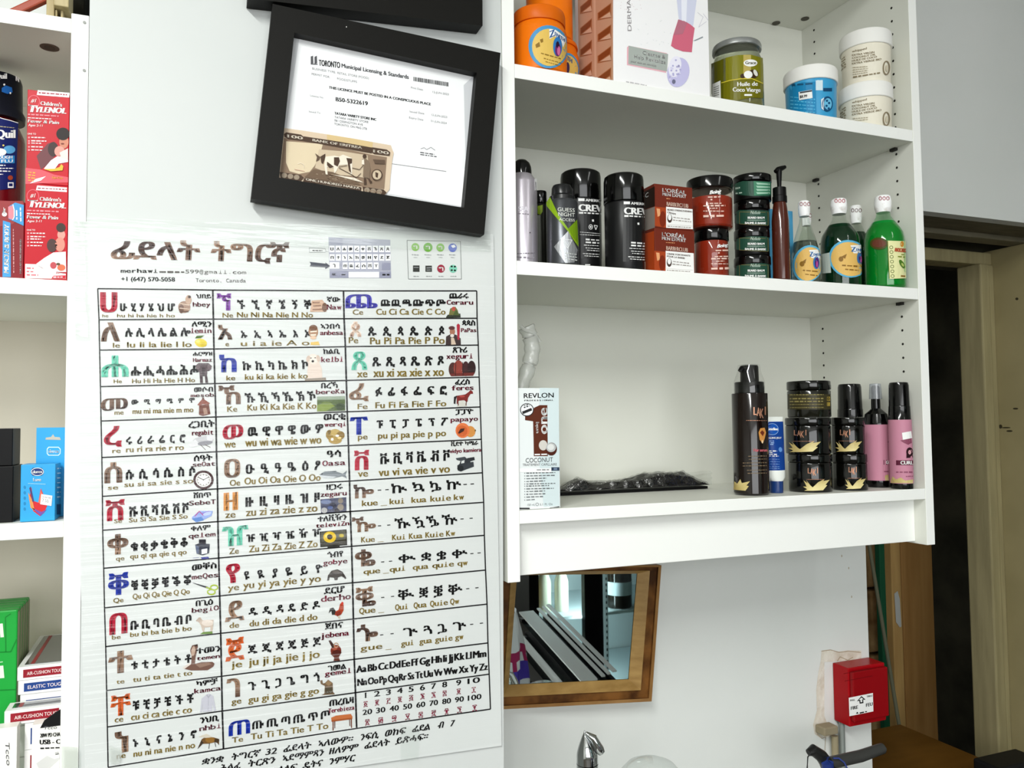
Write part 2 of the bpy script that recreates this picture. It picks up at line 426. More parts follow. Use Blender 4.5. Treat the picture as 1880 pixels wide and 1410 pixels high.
# ================================================================== alphabet poster
YP = -.0022
POST = MB()
pq = [at(134, 406, YP), at(906, 430, YP), at(921, 1369, YP), at(157, 1477, YP)]
POST.prism(pq, [p+Vector((0, .0012, 0)) for p in pq], noisy('cfd3d1', 'd6d9d7', 3, .4))
def K(ox, oy, k): return Dec(POST, SY(YP), ox, oy, k)
K0, K1, K2, K3, K4, K5, K6, K7, K8, K9, K10, K11, K12, K13 = (K(0, 0, 1), K(130, 400, 4.585), K(520, 400, 4.476), K(170, 680, 5.036), K(380, 680, 5.036),
    K(620, 680, 5.036), K(170, 940, 5.423), K(380, 940, 5.424), K(620, 940, 5.423), K(170, 1160, 5.638), K(380, 1160, 5.641), K(620, 1160, 5.639), K(80, 1280, 2.136), K(560, 420, 5.529))
V = [[529.8, 587.1, 642.7, 709.8, 772.9, 840, 911.3, 973.6, 1043.3, 1116.1, 1187.1, 1267.8, 1334.7, 1408.8],
     [532.4, 585.8, 640.6, 704.2, 765.4, 829.3, 897.4, 957.5, 1024.5, 1094, 1162.8, 1241.6, 1305.4, 1375],
     [534, 585, 636.4, 698.3, 756, 818, 883.1, 939.1, 1003, 1070, 1136.4, 1210.5, 1271.7, 1337.3],
     [534, 584.3, 633.5, 692.3, 747.1, 806.5, 868, 922.2, 982.8, 1046.6, 1109.1, 1180.4, 1237.7, 1301.9]]
U = [[179.3, 181.7, 182.8, 184.3, 185.5, 186.9, 187.9, 188.4, 190.3, 191.8, 194, 195.7, 197, 198.4],
     [390.6, 391.7, 392.8, 394.4, 396.4, 397.4, 399.3, 400, 401.4, 403.3, 405.1, 406.8, 408, 410.3],
     [630.6, 631.7, 634, 635.8, 637.5, 639.7, 641.7, 643, 645.5, 647.3, 648.8, 650.3, 652.6, 654.8],
     [875.2, 875.9, 878.1, 879.7, 881.7, 883.7, 885.7, 888, 889.2, 891.4, 894.2, 895.8, 898.1, 900.5]]
LINE = mat('121114', .5)
for r in range(14):
    K0.line([(U[c][r], V[c][r]) for c in range(4)], 2.3, LINE, 2)
for c in range(4):
    K0.line([(U[c][r], V[c][r]) for r in range(14)], 2.3 if c in (0, 3) else 3.2, LINE, 2)
def slope(r, c):
    return ((V[c+1][r]-V[c][r])/(U[c+1][r]-U[c][r])+(V[c+1][r+1]-V[c][r+1])/(U[c+1][r+1]-U[c][r+1]))/2
BRN = noisy('42291f', '9a7a62', 26, .45, stretch=(.35, 1, 1.4), lo=.36, hi=.66, detail=0)
RED, TEAL, BLUE, ORG, OCH, PUR, VIO = mat('ad1130', .4), mat('62bfa4', .4), mat('0b2c9c', .4), mat('cb5a22', .4), mat('cf8a41', .4), mat('7d3f9d', .4), mat('3733ab', .4)
TAN, WIN = mat('8c7838', .5), mat('8d1b3b', .5)
CELLS = [
 (K1, 0, 0, 'ሀሁሂሃሄህሆ', RED, (248, 390, 625, 795), (415, 860, 783, 62), 'h', (265, 315, 835), (390, 875, 835, 28), 'ህበይ', (1058, 1180, 675, 35), 'hbey', (1025, 1175, 745, 38)),
 (K1, 1, 0, 'ለሉሊላሌልሎ', BRN, (255, 412, 880, 1040), (458, 985, 1000, 70), 'l', (355, 412, 1092), (475, 1015, 1090, 45), 'ለሚን', (1020, 1185, 915, 45), 'lemin', (1005, 1185, 970, 45)),
 (K1, 2, 0, 'ሐሑሒሓሔሕሖ', TEAL, (258, 485, 1158, 1340), (507, 1045, 1328, 75), 'H', (361, 428, 1391), (516, 1044, 1391, 36), 'ሐርማዝ', (1030, 1188, 1160, 32), 'Harmaz', (1028, 1188, 1212, 34)),
 (K3, 3, 0, 'መሙሚማሜምሞ', BRN, (78, 325, 258, 375), (360, 925, 315, 42), 'm', (203, 285, 410), (370, 930, 402, 38), 'መሶብ', (940, 1110, 200, 45), 'mesob', (905, 1125, 248, 36)),
 (K3, 4, 0, 'ረሩሪራሬርሮ', RED, (105, 268, 515, 712), (310, 840, 685, 68), 'r', (183, 258, 765), (310, 842, 757, 40), 'ረጋቢት', (890, 1125, 530, 62), 'regabit', (918, 1115, 600, 48)),
 (K3, 5, 0, 'ሰሱሲሳሴስሶ', BRN, (110, 272, 850, 1045), (308, 925, 1010, 82), 's', (142, 235, 1105), (295, 930, 1078, 36), 'ሰዓት', (940, 1105, 840, 55), 'seOat', (922, 1135, 892, 44)),
 (K3, 6, 0, 'ሸሹሺሻሼሽሾ', RED, (120, 295, 1195, 1395), (338, 865, 1355, 78), 'S', (200, 270, 1412), (338, 878, 1405, 40), 'ሸበጥ', (935, 1090, 1182, 48), 'SebeT', (890, 1140, 1250, 44)),
 (K6, 7, 0, 'ቀቁቂቃቄቅቆ', BRN, (147, 355, 220, 430), (380, 922, 392, 85), 'q', (232, 315, 485), (375, 935, 465, 38), 'ቀለም', (980, 1172, 190, 50), 'qelem', (952, 1225, 262, 48)),
 (K6, 8, 0, 'ቐቑቒቓቔቕቖ', BLUE, (155, 360, 605, 835), (385, 955, 780, 80), 'Q', (207, 305, 905), (400, 965, 868, 52), 'መቐስ', (992, 1230, 582, 60), 'meQes', (985, 1255, 672, 52)),
 (K6, 9, 0, 'በቡቢባቤብቦ', RED, (168, 345, 1005, 1225), (378, 958, 1175, 85), 'b', (193, 278, 1270), (375, 985, 1245, 46), 'በጊዕ', (1030, 1195, 938, 58), 'begiO', (985, 1258, 1005, 50)),
 (K9, 10, 0, 'ተቱቲታቴትቶ', BRN, (162, 415, 197, 440), (400, 1000, 392, 80), 't', (247, 328, 540), (418, 1030, 520, 50), 'ተመን', (1075, 1325, 230, 62), 'temen', (1075, 1320, 298, 46)),
 (K9, 11, 0, 'ቸቹቺቻቼችቾ', ORG, (185, 395, 650, 880), (415, 1022, 815, 80), 'c', (230, 315, 940), (400, 1025, 918, 55), 'ካምቻ', (1075, 1290, 565, 55), 'kamca', (1050, 1330, 640, 52)),
 (K9, 12, 0, 'ነኑኒናኔንኖ', BRN, (230, 368, 1030, 1262), (418, 1058, 1195, 80), 'n', (250, 340, 1315), (425, 1058, 1295, 50), 'ንህቢ', (1115, 1305, 948, 62), 'nhbi', (1102, 1335, 1028, 52)),
 (K0, 0, 1, 'ኘኙኚኛኜኝኞ', PUR, (397.8, 424.4, 538.5, 569.7), (435.3, 567, 567, 14.5), 'N', (408.7, 427.7, 582.8), (435.3, 574.3, 582.5, 9.5), 'ኛው', (600.4, 623.9, 554, 9), 'Naw', (600, 627.2, 568, 9.5)),
 (K0, 1, 1, 'አኡኢኣኤእኦ', BRN, (400, 426.2, 596.3, 623.5), (442.3, 564.7, 620.3, 13), '', (411, 423.3, 635.5), (442.3, 568, 635, 9.5), 'ኣንበሳ', (589.3, 623.2, 603.3, 9), 'anbesa', (587.5, 630, 615, 9)),
 (K0, 2, 1, 'ከኩኪካኬክኮ', BLUE, (402.6, 434.2, 650.8, 683.5), (445.2, 560.7, 679.8, 15), 'k', (415.7, 431.6, 698.3), (449.9, 564.7, 697, 10), 'ከልቢ', (593.7, 623.2, 649.8, 9.5), 'kelbi', (589.3, 631, 664.7, 10)),
 (K4, 3, 1, 'ኸኹኺኻኼኽኾ', BRN, (105, 310, 138, 318), (348, 972, 298, 72), 'K', (188, 278, 382), (375, 1010, 372, 56), 'በረኻ', (1058, 1205, 165, 50), 'bereKa', (1005, 1278, 220, 44)),
 (K4, 4, 1, 'ወዉዊዋዌውዎ', RED, (145, 335, 502, 640), (378, 1048, 608, 80), 'w', (162, 262, 715), (355, 1055, 705, 60), 'ወርቂ', (1082, 1280, 460, 60), 'werqi', (1085, 1290, 522, 44)),
 (K4, 5, 1, 'ዐዑዒዓዔዕዖ', BRN, (160, 305, 818, 995), (360, 1025, 955, 82), 'O', (212, 305, 1068), (348, 1048, 1055, 62), 'ዓሳ', (1113, 1235, 805, 65), 'Oasa', (1065, 1282, 885, 52)),
 (K4, 6, 1, 'ዘዙዚዛዜዝዞ', OCH, (155, 285, 1128, 1298), (357, 1018, 1262, 85), 'z', (170, 262, 1365), (362, 1020, 1348, 55), 'ዘጋሩ', (1108, 1253, 1105, 52), 'zegaru', (1048, 1293, 1170, 48)),
 (K7, 7, 1, 'ዠዡዢዣዤዥዦ', TEAL, (150, 412, 140, 345), (392, 1105, 302, 75), 'Z', (222, 315, 420), (420, 1100, 402, 65), 'ተለቪዥን', (1105, 1390, 98, 55), 'televiZn', (1083, 1418, 158, 46)),
 (K7, 8, 1, 'የዩዪያዬይዮ', RED, (190, 328, 515, 712), (370, 1128, 675, 80), 'y', (210, 318, 785), (362, 1132, 765, 55), 'ጎብየ', (1200, 1352, 455, 58), 'gobye', (1155, 1400, 530, 50)),
 (K7, 9, 1, 'ደዱዲዳዴድዶ', BRN, (180, 370, 885, 1095), (415, 1098, 1035, 75), 'd', (225, 318, 1158), (425, 1098, 1142, 62), 'ደርሆ', (1168, 1368, 818, 65), 'derho', (1132, 1435, 895, 60)),
 (K10, 10, 1, 'ጀጁጂጃጄጅጆ', ORG, (192, 385, 60, 308), (425, 1148, 232, 80), 'j', (255, 362, 375), (435, 1165, 352, 62), 'ጀበና', (1225, 1406, -24, 62), 'jebena', (1172, 1472, 70, 58)),
 (K10, 11, 1, 'ገጉጊጋጌግጎ', BRN, (203, 340, 482, 690), (425, 1138, 610, 85), 'g', (255, 355, 752), (430, 1158, 735, 52), 'ገመል', (1255, 1440, 408, 58), 'gemel', (1218, 1500, 460, 55)),
 (K10, 12, 1, 'ጠጡጢጣጤጥጦ', BLUE, (225, 445, 918, 1082), (470, 1235, 1010, 80), 'T', (260, 372, 1150), (455, 1255, 1118, 62), 'ጠረቤዛ', (1272, 1515, 772, 68), 'Terebieza', (1258, 1528, 842, 48)),
 (K2, 0, 2, 'ጨጩጪጫጬጭጮ', VIO, (512, 775, 628, 742), (803, 1308, 725, 52), 'C', (572, 655, 795), (765, 1332, 795, 48), 'ጨራሩ', (1368, 1522, 662, 45), 'Ceraru', (1342, 1562, 712, 40)),
 (K2, 1, 2, 'ጰጱጲጳጴጵጶ', noisy('8a5a45', 'e8cdb8', 60, .45, lo=.3, hi=.6, detail=1), (548, 640, 852, 978), (698, 1305, 968, 68), 'P', (540, 615, 1030), (715, 1325, 1038, 56), 'ጳጳስ', (1472, 1575, 885, 45), 'PaPas', (1460, 1588, 938, 34)),
 (K2, 2, 2, 'ጸጹጺጻጼጽጾ', TEAL, (562, 688, 1098, 1250), (733, 1298, 1220, 72), 'x', (608, 690, 1310), (742, 1318, 1308, 55), 'ጸጉሪ', (1395, 1510, 1108, 48), 'xeguri', (1340, 1562, 1158, 44)),
 (K5, 3, 2, 'ፈፉፊፋፌፍፎ', BRN, (105, 285, 120, 290), (350, 988, 240, 75), 'F', (185, 275, 358), (350, 1002, 350, 55), 'ፈረስ', (1088, 1218, 132, 50), 'feres', (1053, 1258, 185, 46)),
 (K5, 4, 2, 'ፐፑፒፓፔፕፖ', BLUE, (113, 278, 430, 598), (360, 1000, 535, 70), 'p', (188, 275, 640), (375, 1000, 632, 46), 'ፓፓዮ', (1092, 1252, 408, 50), 'papayo', (1043, 1298, 475, 44)),
 (K5, 5, 2, 'ቨቩቪቫቬቭቮ', RED, (152, 290, 738, 925), (392, 1010, 868, 82), 'v', (188, 278, 985), (380, 1035, 978, 56), 'ቪድዮ ካሜራ', (1050, 1298, 700, 38), 'vidyo kamiera', (1037, 1325, 765, 38)),
]
VOW = ['u', 'i', 'a', 'ie', '', 'o']
for (D, r, c, G, colr, B, S_, con, l0, l, w, wp, vv, vp) in CELLS:
    sl = slope(r, c)
    bx0, bx1, bt, bb = B
    vs, fs, a, b = glyphs(G[0]); ys = [q[1] for q in vs]; gh = (max(ys)-min(ys))/.72; k = (bb-bt-abs(sl)*(bx1-bx0)*.5)/gh
    D.text(G[0], bx0+.06*k, bb+min(ys)/.72*k, bx1-.06*k, bb+min(ys)/.72*k+sl*(bx1-bx0), k, colr, 3, bold=.07)
    sx0, sx1, sy, sh = S_
    n = 6; gw = [(lambda q: (q[3]-q[2])/.72)(glyphs(ch)) for ch in G[1:]]
    tot = sum(gw)*sh; kk = min(1.0, (sx1-sx0)*.93/tot); sh *= 1.06; gap = ((sx1-sx0)-tot*kk)/5; x = sx0
    for ch, g in zip(G[1:], gw):
        x1 = x+g*sh*kk; y = sy+sl*(x-sx0)
        D.text(ch, x+.05*sh, y, x1-.05*sh, y+sl*(x1-x), sh*.98, INK, 3, bold=.075); x = x1+gap
    lx0, lx1, ly, lh = l
    if con and con in 'mrswzyjgpvxcnq': lh *= 1.27
    D.text((con+'e') if con else 'e', l0[0], l0[2], l0[1], l0[2]+sl*(l0[1]-l0[0]), lh*.92, TAN, 3, bold=.045)
    D.text(' '.join(con+q if (con or q) else 'A' for q in VOW), lx0, ly, lx1, ly+sl*(lx1-lx0), lh*1.05, TAN, 3, bold=.05)
    D.text(w, wp[0], wp[2], wp[1], wp[2]+sl*(wp[1]-wp[0]), wp[3]*.95, INK, 4, bold=.08)
    D.text(vv, vp[0], vp[2], vp[1], vp[2]+sl*(vp[1]-vp[0]), vp[3]*1.0, WIN, 4, bold=.055, mono=len(vv) < 11)
LAB = [
 (K5, 6, 'ኰ', (147, 335, 1052, 1185), 'ኲኳኴኵ', ((495, 640), (690, 800), (850, 958), (1005, 1140)), 1138, 90, (370, 440), 1108, (1162, 1228), 1055, ('kue', 'kui', 'kua', 'kuie', 'kw'), ((222, 372), (478, 622), (680, 822), (855, 1048), (1072, 1168)), 1255, 58),
 (K8, 7, 'ዀ', (140, 380, 45, 205), 'ዂዃዄዅ', ((565, 725), (740, 868), (880, 1008), (1035, 1190)), 168, 92, (400, 492), 138, (1222, 1312), 70, ('Kue', 'Kui', 'Kua', 'Kuie', 'Kw'), ((232, 372), (540, 680), (708, 845), (872, 1055), (1078, 1170)), 305, 60),
 (K8, 8, 'ቈ', (172, 375, 370, 550), 'ቊቋቌቍ', ((605, 775), (832, 930), (985, 1080), (1138, 1290)), 512, 92, (432, 510), 498, (1320, 1392), 415, ('que', 'qui', 'qua', 'quie', 'qw'), ((255, 425), (515, 680), (745, 905), (940, 1160), (1190, 1295)), 620, 50),
 (K8, 9, 'ቘ', (178, 380, 745, 950), 'ቚቛቜቝ', ((600, 760), (812, 900), (955, 1045), (1100, 1240)), 880, 92, (432, 530), 852, (1278, 1370), 765, ('Que', 'Qui', 'Qua', 'Quie', 'Qw'), ((212, 378), (570, 705), (755, 888), (918, 1098), (1118, 1210)), 1015, 62),
 (K8, 10, 'ጐ', (187, 400, 1115, 1300), 'ጒጓጔጕ', ((650, 795), (855, 940), (995, 1088), (1145, 1278)), 1245, 92, (422, 525), 1225, (1318, 1415), 1120, ('gue', 'gui', 'gua', 'guie', 'gw'), ((222, 450), (630, 760), (812, 940), (968, 1145), (1168, 1252)), 1385, 52)]
for D, r, g, B, gs, gx, gy, gh_, d0, dy0, d1, dy1, lt, lx, ly, lh in LAB:
    sl = slope(r, 2); bx0, bx1, bt, bb = B
    vs, fs, a, b = glyphs(g); ys = [q[1] for q in vs]; k = (bb-bt-abs(sl)*(bx1-bx0)*.5)/((max(ys)-min(ys))/.72)
    D.text(g, bx0+.06*k, bb+min(ys)/.72*k, bx1-.06*k, bb+min(ys)/.72*k+sl*(bx1-bx0), k, BRN, 3, bold=.07)
    for ch, (x0, x1) in zip(gs, gx): D.text(ch, x0+4, gy+sl*(x0-gx[0][0]), x1-4, gy+sl*(x1-gx[0][0]), gh_*.95, INK, 3, bold=.06)
    for xs, y in ((d0, dy0), (d1, dy1)):
        for i, x in enumerate(xs): D.line([(x, y+sl*(x-xs[0])), (x+32, y+sl*(x+32-xs[0]))], 8, INK, 3)
    for t_, (x0, x1) in zip(lt, lx): D.text(t_, x0, ly+sl*(x0-lx[0][0]), x1, ly+sl*(x1-lx[0][0]), lh*(1.12 if lt[0][0] in 'qg' else .95), TAN, 3, bold=.05, mono=True)
    D.line([(lx[0][1]+25, ly+sl*160+6), (lx[0][1]+85, ly+sl*220+6)], 4, TAN, 3)
# latin alphabet and numbers
def spread(D, words, x0, y0, x1, y1, h, m, bold=.06):
    ws = [(lambda q: (q[3]-q[2]))(glyphs(t_)) for t_ in words]; tot = sum(ws)+.22*(len(words)-1); x = 0
    for t_, w_ in zip(words, ws):
        a, b = x/tot, (x+w_)/tot
        D.text(t_, x0+(x1-x0)*a, y0+(y1-y0)*a, x0+(x1-x0)*b, y0+(y1-y0)*b, h, m, 3, bold=bold); x += w_+.22
spread(K11, 'Aa Bb Cc Dd Ee Ff Gg Hh Ii Jj Kk Ll Mm'.split(), 195, 425, 1535, 258, 76, INK, .075)
spread(K11, 'Nn Oo Pp Qq Rr Ss Tt Uu Vv Ww Xx Yy Zz'.split(), 207, 560, 1550, 393, 74, INK, .075)
N1 = ((258, 320), (375, 440), (498, 553), (612, 675), (732, 788), (850, 905), (965, 1020), (1080, 1135), (1225, 1280), (1342, 1475))
N2 = ((255, 358), (395, 495), (535, 635), (675, 772), (812, 908), (948, 1040), (1080, 1175), (1212, 1308), (1345, 1490))
s2 = -.136
for i, (x0, x1) in enumerate(N1):
    y = 688+s2*(x0-258); K11.text(str(i+1), x0+4, y, x1-4, y+s2*(x1-x0), 58, INK, 3, bold=.05)
    y = 775+s2*(x0-258); m_ = (x0+x1)/2; K11.text('፩፪፫፬፭፮፯፰፱፲'[i], m_-20, y, m_+20, y+s2*40, 48, WIN, 3, bold=.05)
for i, (x0, x1) in enumerate(N2):
    y = 862+s2*(x0-255); K11.text(str((i+2)*10), x0+4, y, x1-4, y+s2*(x1-x0), 56, INK, 3, bold=.05)
    y = 965+s2*(x0-255); m_ = (x0+x1)/2; K11.text('፳፴፵፶፷፸፹፺፻'[i], m_-22, y, m_+22, y+s2*44, 52, WIN, 3, bold=.05)
# footer sentences
def sent(y0, x0, ws, h):
    for t_, a, b in ws: K12.text(t_, a, y0-.155*(a-x0), b, y0-.155*(b-x0), h, INK, 3, bold=.06, sh=.25)
sent(266, 620, (('ቋንቋ', 620, 702), ('ትግርኛ', 735, 845), ('32', 870, 912), ('ፊደላት', 940, 1046), ('ኣለውዎ።', 1075, 1210), ('ንፍሲ', 1240, 1312), ('ወከፍ', 1338, 1416), ('ፊደል', 1445, 1514), ('ብ', 1545, 1565), ('7', 1595, 1608)), 24)
sent(274, 800, (('ሕልፈ', 690, 770), ('ትርጽን', 800, 906), ('ኣደማምጻን', 935, 1096), ('ዘለዎም', 1120, 1230), ('ፊደላት', 1258, 1354), ('ይጽሓፍ።', 1380, 1504)), 24)
sent(281, 1015, (('ዴትና', 1015, 1090), ('ንምሃር', 1118, 1218), ('ለላፍ', 915, 990)), 24)
# heading
TITLE = noisy('42291f', 'a5826a', 24, .4, stretch=(.3, 1, 1.6), lo=.36, hi=.66, detail=0)
K1.text('ፊደላት', 345, 345, 1075, 357, 150, TITLE, 3, bold=.075, sh=.06)
K1.text('ትግርኛ', 1185, 362, 1820, 372, 150, TITLE, 3, bold=.075, sh=.06)
K1.text('merhawi', 418, 461, 735, 462, 36, INK, 3, bold=.06, mono=True)
K1.greek(745, 455, 955, 456, 18, mat('55524e', .5), 3)
K1.text('599@gmail.com', 960, 466, 1478, 472, 32, mat('55524e', .5), 3, mono=True)
K1.text('+1 (647) 570-5058', 425, 530, 875, 535, 36, INK, 3, bold=.05)
K1.text('Toronto, Canada', 1050, 540, 1475, 543, 32, mat('444140', .5), 3, mono=True)
# keyboard picture
KG, KD, KW = mat('a3a5b4', .4), mat('8d8fa3', .4), mat('f0f1f2', .4)
K13.poly([(238, 85), (865, 112), (875, 502), (250, 500)], KG, 1); K13.poly([(238, 85), (380, 92), (383, 168), (240, 168)], KD, 2)
for row, (y0, xs, chs) in enumerate(((172, range(247, 850, 63), 'ሀለሐመረቀሸኸጸጰ'), (258, range(249, 850, 63), 'በተነአከወዘየደጀ'))):
    for i, x in enumerate(xs):
        K13.rect(x, y0, x+52, y0+66, KW, 2); K13.text(chs[i], x+12, y0+48, x+40, y0+48, 30, INK, 3, bold=.07)
K13.rect(250, 340, 348, 405, KW, 2); K13.text('ገ', 285, 392, 306, 392, 36, INK, 3, bold=.07)
for i, x in enumerate(range(382, 720, 63)):
    K13.rect(x, 342, x+50, 408, KW, 2); K13.text('ጠጨፈሰቨፐ'[i], x+10, 390, x+40, 390, 28, INK, 3, bold=.07)
K13.rect(780, 346, 866, 418, KD, 2); K13.rect(250, 432, 440, 498, KD, 2); K13.rect(443, 438, 752, 496, KW, 2); K13.rect(755, 436, 872, 498, KD, 2)
K13.text('ABC', 272, 474, 316, 474, 24, INK, 3, bold=.05); K13.greek(370, 466, 410, 466, 16, INK); K13.greek(785, 466, 858, 466, 18, INK)
K13.poly([(45, 335), (210, 355), (205, 340), (255, 378), (205, 410), (208, 390), (48, 380), (60, 358)], mat('4b4e58', .4), 3)
GL = mat('8a8d8e', .5)
K13.line([(42, 192), (205, 200), (212, 238), (45, 240), (42, 192)], 3, GL, 2); K13.greek(75, 220, 175, 222, 10, INK); K13.line([(210, 228), (240, 234)], 3, GL, 2)
K13.line([(1035, 117), (1578, 128), (1588, 510), (1050, 510), (1035, 117)], 5, mat('6f7372', .5), 2)
for cx, cy, r_, cc in ((1120, 185, 40, '86b957'), (1248, 188, 46, '6aa83c'), (1374, 190, 41, '7fb350'), (1498, 192, 43, '5a6cc0')):
    K13.ell(cx, cy, r_, r_, mat(cc, .4), 2); K13.greek(cx-35, 262, cx+32, 266, 8, GL); K13.greek(cx-18, 290, cx+20, 292, 5, GL)
    if cx < 1400: K13.text('ግ', cx-20, cy+20, cx+18, cy+20, 36, PWHITE, 3, bold=.06)
    else: K13.poly([(1480, 172), (1515, 160), (1530, 185), (1500, 195)], PWHITE, 3)
K13.rect(1096, 372, 1162, 436, mat('2f312e', .4), 2); K13.rect(1222, 374, 1288, 436, mat('3a3c38', .4), 2)
K13.line([(1104, 392), (1154, 392)], 8, GL, 3); K13.line([(1235, 398), (1285, 394)], 10, GL, 3); K13.line([(1235, 420), (1275, 418)], 8, GL, 3)
K13.ell(1380, 405, 39, 41, mat('96243b', .4), 2); K13.text('ግ', 1360, 428, 1402, 428, 40, PWHITE, 3, bold=.06)
K13.ell(1503, 406, 40, 41, mat('7fc7ae', .4), 2)
for dx, dy in ((-14, -24), (18, -22), (-14, 14), (18, 16)): K13.ell(1503+dx, 406+dy, 11, 9, INK, 3)
for cx in (1130, 1258, 1382, 1508): K13.greek(cx-30, 482, cx+28, 482, 8, GL)
# pictures printed in the cells: (crop, [shape...]); E = ellipse cx,cy,rx,ry,rot  P = polygon  L = line
def art(D, items):
    for i, it in enumerate(items):
        k, c = it[0], mat(it[1], .45)
        if k == 'E': D.ell(*it[2][:4], c, 2+i*.15, rot=it[2][4] if len(it[2]) > 4 else 0, n=18)
        elif k == 'P': D.poly(it[2], c, 2+i*.15)
        elif k == 'R': D.rect(*it[2], c, 2+i*.15)
        elif k == 'L': D.line(it[3], it[2], c, 2+i*.15)
        elif k == 'O': D.ring(*it[2], c, 2+i*.15)
art(K1, [('E', '9a7d6c', (955, 750, 52, 50)), ('E', '6e5347', (930, 765, 22, 38)), ('E', 'b79a86', (990, 690, 26, 40)), ('E', '4a352c', (998, 665, 14, 12)), ('L', 'cbb5a2', 8, [(915, 720), (1000, 735)]), ('L', 'cbb5a2', 8, [(915, 760), (1005, 770)]), ('L', '5b443a', 8, [(920, 785), (990, 790)])])
art(K1, [('E', 'd8c341', (1095, 1052, 52, 36, 12)), ('E', 'ece07a', (1070, 1040, 18, 12)), ('E', 'c9b22e', (1115, 1068, 26, 18)), ('P', '4c6b2b', [(1045, 1015), (1060, 992), (1125, 988), (1095, 1010)])])
art(K1, [('P', '54484c', [(1048, 1245), (1075, 1222), (1160, 1222), (1188, 1248), (1165, 1290), (1150, 1290), (1146, 1335), (1128, 1340), (1122, 1320), (1112, 1320), (1108, 1345), (1085, 1345), (1082, 1300), (1062, 1288)]), ('P', '3a3034', [(1105, 1260), (1130, 1260), (1125, 1330), (1112, 1335)]), ('E', '6d6064', (1070, 1258, 16, 24, 20)), ('E', '6d6064', (1166, 1258, 16, 24, -20)), ('P', '483c40', [(1085, 1335), (1088, 1390), (1112, 1390), (1110, 1335)]), ('P', '483c40', [(1128, 1330), (1132, 1388), (1156, 1388), (1148, 1330)])])
art(K3, [('P', '6a3c30', [(985, 322), (1075, 312), (1090, 405), (1020, 422), (982, 410)]), ('P', '84483a', [(968, 318), (1018, 258), (1088, 305), (1060, 318), (1020, 312), (985, 328)]), ('P', 'a08070', [(1020, 350), (1050, 345), (1065, 400), (1030, 408)]), ('E', '5c2f28', (1022, 262, 10, 14))])
art(K3, [('E', 'b7b7ba', (1020, 650, 98, 42, -8)), ('P', 'd6d6d8', [(875, 690), (950, 640), (1000, 690), (915, 712)]), ('E', 'cfcfd2', (1085, 622, 32, 32)), ('E', '8f8f95', (1040, 672, 70, 20, -8)), ('L', '503a3a', 5, [(1000, 690), (1045, 735)]), ('L', '503a3a', 5, [(1040, 688), (1090, 712)])])
art(K3, [('E', '3e2225', (1025, 1012, 95, 88)), ('E', 'ebe9e6', (1025, 1012, 72, 66)), ('O', '8d8a86', (1025, 1012, 60, 55, 4)), ('L', '1a1a1a', 6, [(1025, 1012), (975, 988)]), ('L', '1a1a1a', 5, [(1025, 1012), (1078, 985)]), ('E', '1a1a1a', (1025, 1012, 6, 6))] + [('E', '55504c', (1025+52*math.cos(i*math.pi/6), 1012+47*math.sin(i*math.pi/6), 4, 5)) for i in range(12)])
art(K3, [('P', '8fa3d8', [(915, 1360), (985, 1300), (1112, 1300), (1100, 1345), (1010, 1390), (950, 1402)]), ('P', '5f86c4', [(915, 1372), (1005, 1352), (1030, 1385), (960, 1405)]), ('L', 'b0508a', 8, [(945, 1350), (985, 1302), (1025, 1342)]), ('L', '8e6ac0', 8, [(1010, 1325), (1080, 1302)]), ('E', 'b7c4ea', (1060, 1325, 40, 16, -15))])
art(K6, [('P', '2f3340', [(1020, 325), (1060, 312), (1168, 318), (1160, 410), (1095, 432), (1035, 415)]), ('R', '23222a', (1058, 272, 1128, 318)), ('P', '55607a', [(1022, 330), (1060, 345), (1055, 415), (1036, 412)]), ('P', 'dfe2ea', [(1085, 372), (1142, 362), (1140, 410), (1085, 422)]), ('P', '3b3f8e', [(1075, 452), (1150, 445), (1165, 462), (1090, 470)]), ('L', '6f7aa5', 4, [(1000, 458), (1060, 452)])])
art(K6, [('P', '3f3f44', [(990, 705), (1010, 706), (1150, 745), (1140, 760), (1120, 755)]), ('O', 'a4b92f', (1210, 752, 36, 24, 13)), ('O', 'a4b92f', (1182, 796, 38, 25, 13)), ('L', '93a72a', 14, [(1130, 750), (1180, 765)])])
art(K6, [('P', 'c2b2a4', [(1040, 1075), (1070, 1045), (1095, 1078), (1205, 1072), (1200, 1140), (1190, 1200), (1176, 1200), (1170, 1145), (1115, 1150), (1112, 1195), (1098, 1195), (1078, 1130)]), ('E', 'd6cabf', (1145, 1105, 58, 32)), ('P', 'b3a294', [(1025, 1085), (1060, 1048), (1088, 1070), (1065, 1098)]), ('P', '6d8a4a', [(1068, 1218), (1100, 1195), (1192, 1188), (1195, 1212)])])
art(K9, [('P', '6e5045', [(945, 365), (1020, 330), (1025, 250), (1008, 190), (1030, 140), (1085, 128), (1090, 150), (1078, 210), (1065, 265), (1060, 330), (1130, 312), (1240, 310), (1262, 330), (1250, 360), (1190, 398), (1020, 400), (955, 385)]), ('E', 'b49a88', (1042, 200, 20, 52, 8)), ('P', '3a2823', [(1050, 135), (1088, 128), (1088, 150), (1062, 150)]), ('P', '8d7263', [(1060, 335), (1200, 318), (1235, 335), (1110, 372)]), ('P', 'd5cbc2', [(930, 372), (1000, 325), (1020, 335), (950, 385)])])
art(K9, [('P', 'bcbcc6', [(1180, 648), (1195, 640), (1215, 642), (1250, 665), (1278, 815), (1255, 822), (1240, 740), (1238, 822), (1140, 832), (1140, 745), (1130, 832), (1112, 835), (1128, 690)]), ('P', 'a5a5b0', [(1175, 655), (1200, 690), (1225, 652), (1212, 648), (1200, 668), (1188, 648)]), ('L', '9a9aa6', 3, [(1200, 690), (1195, 828)])])
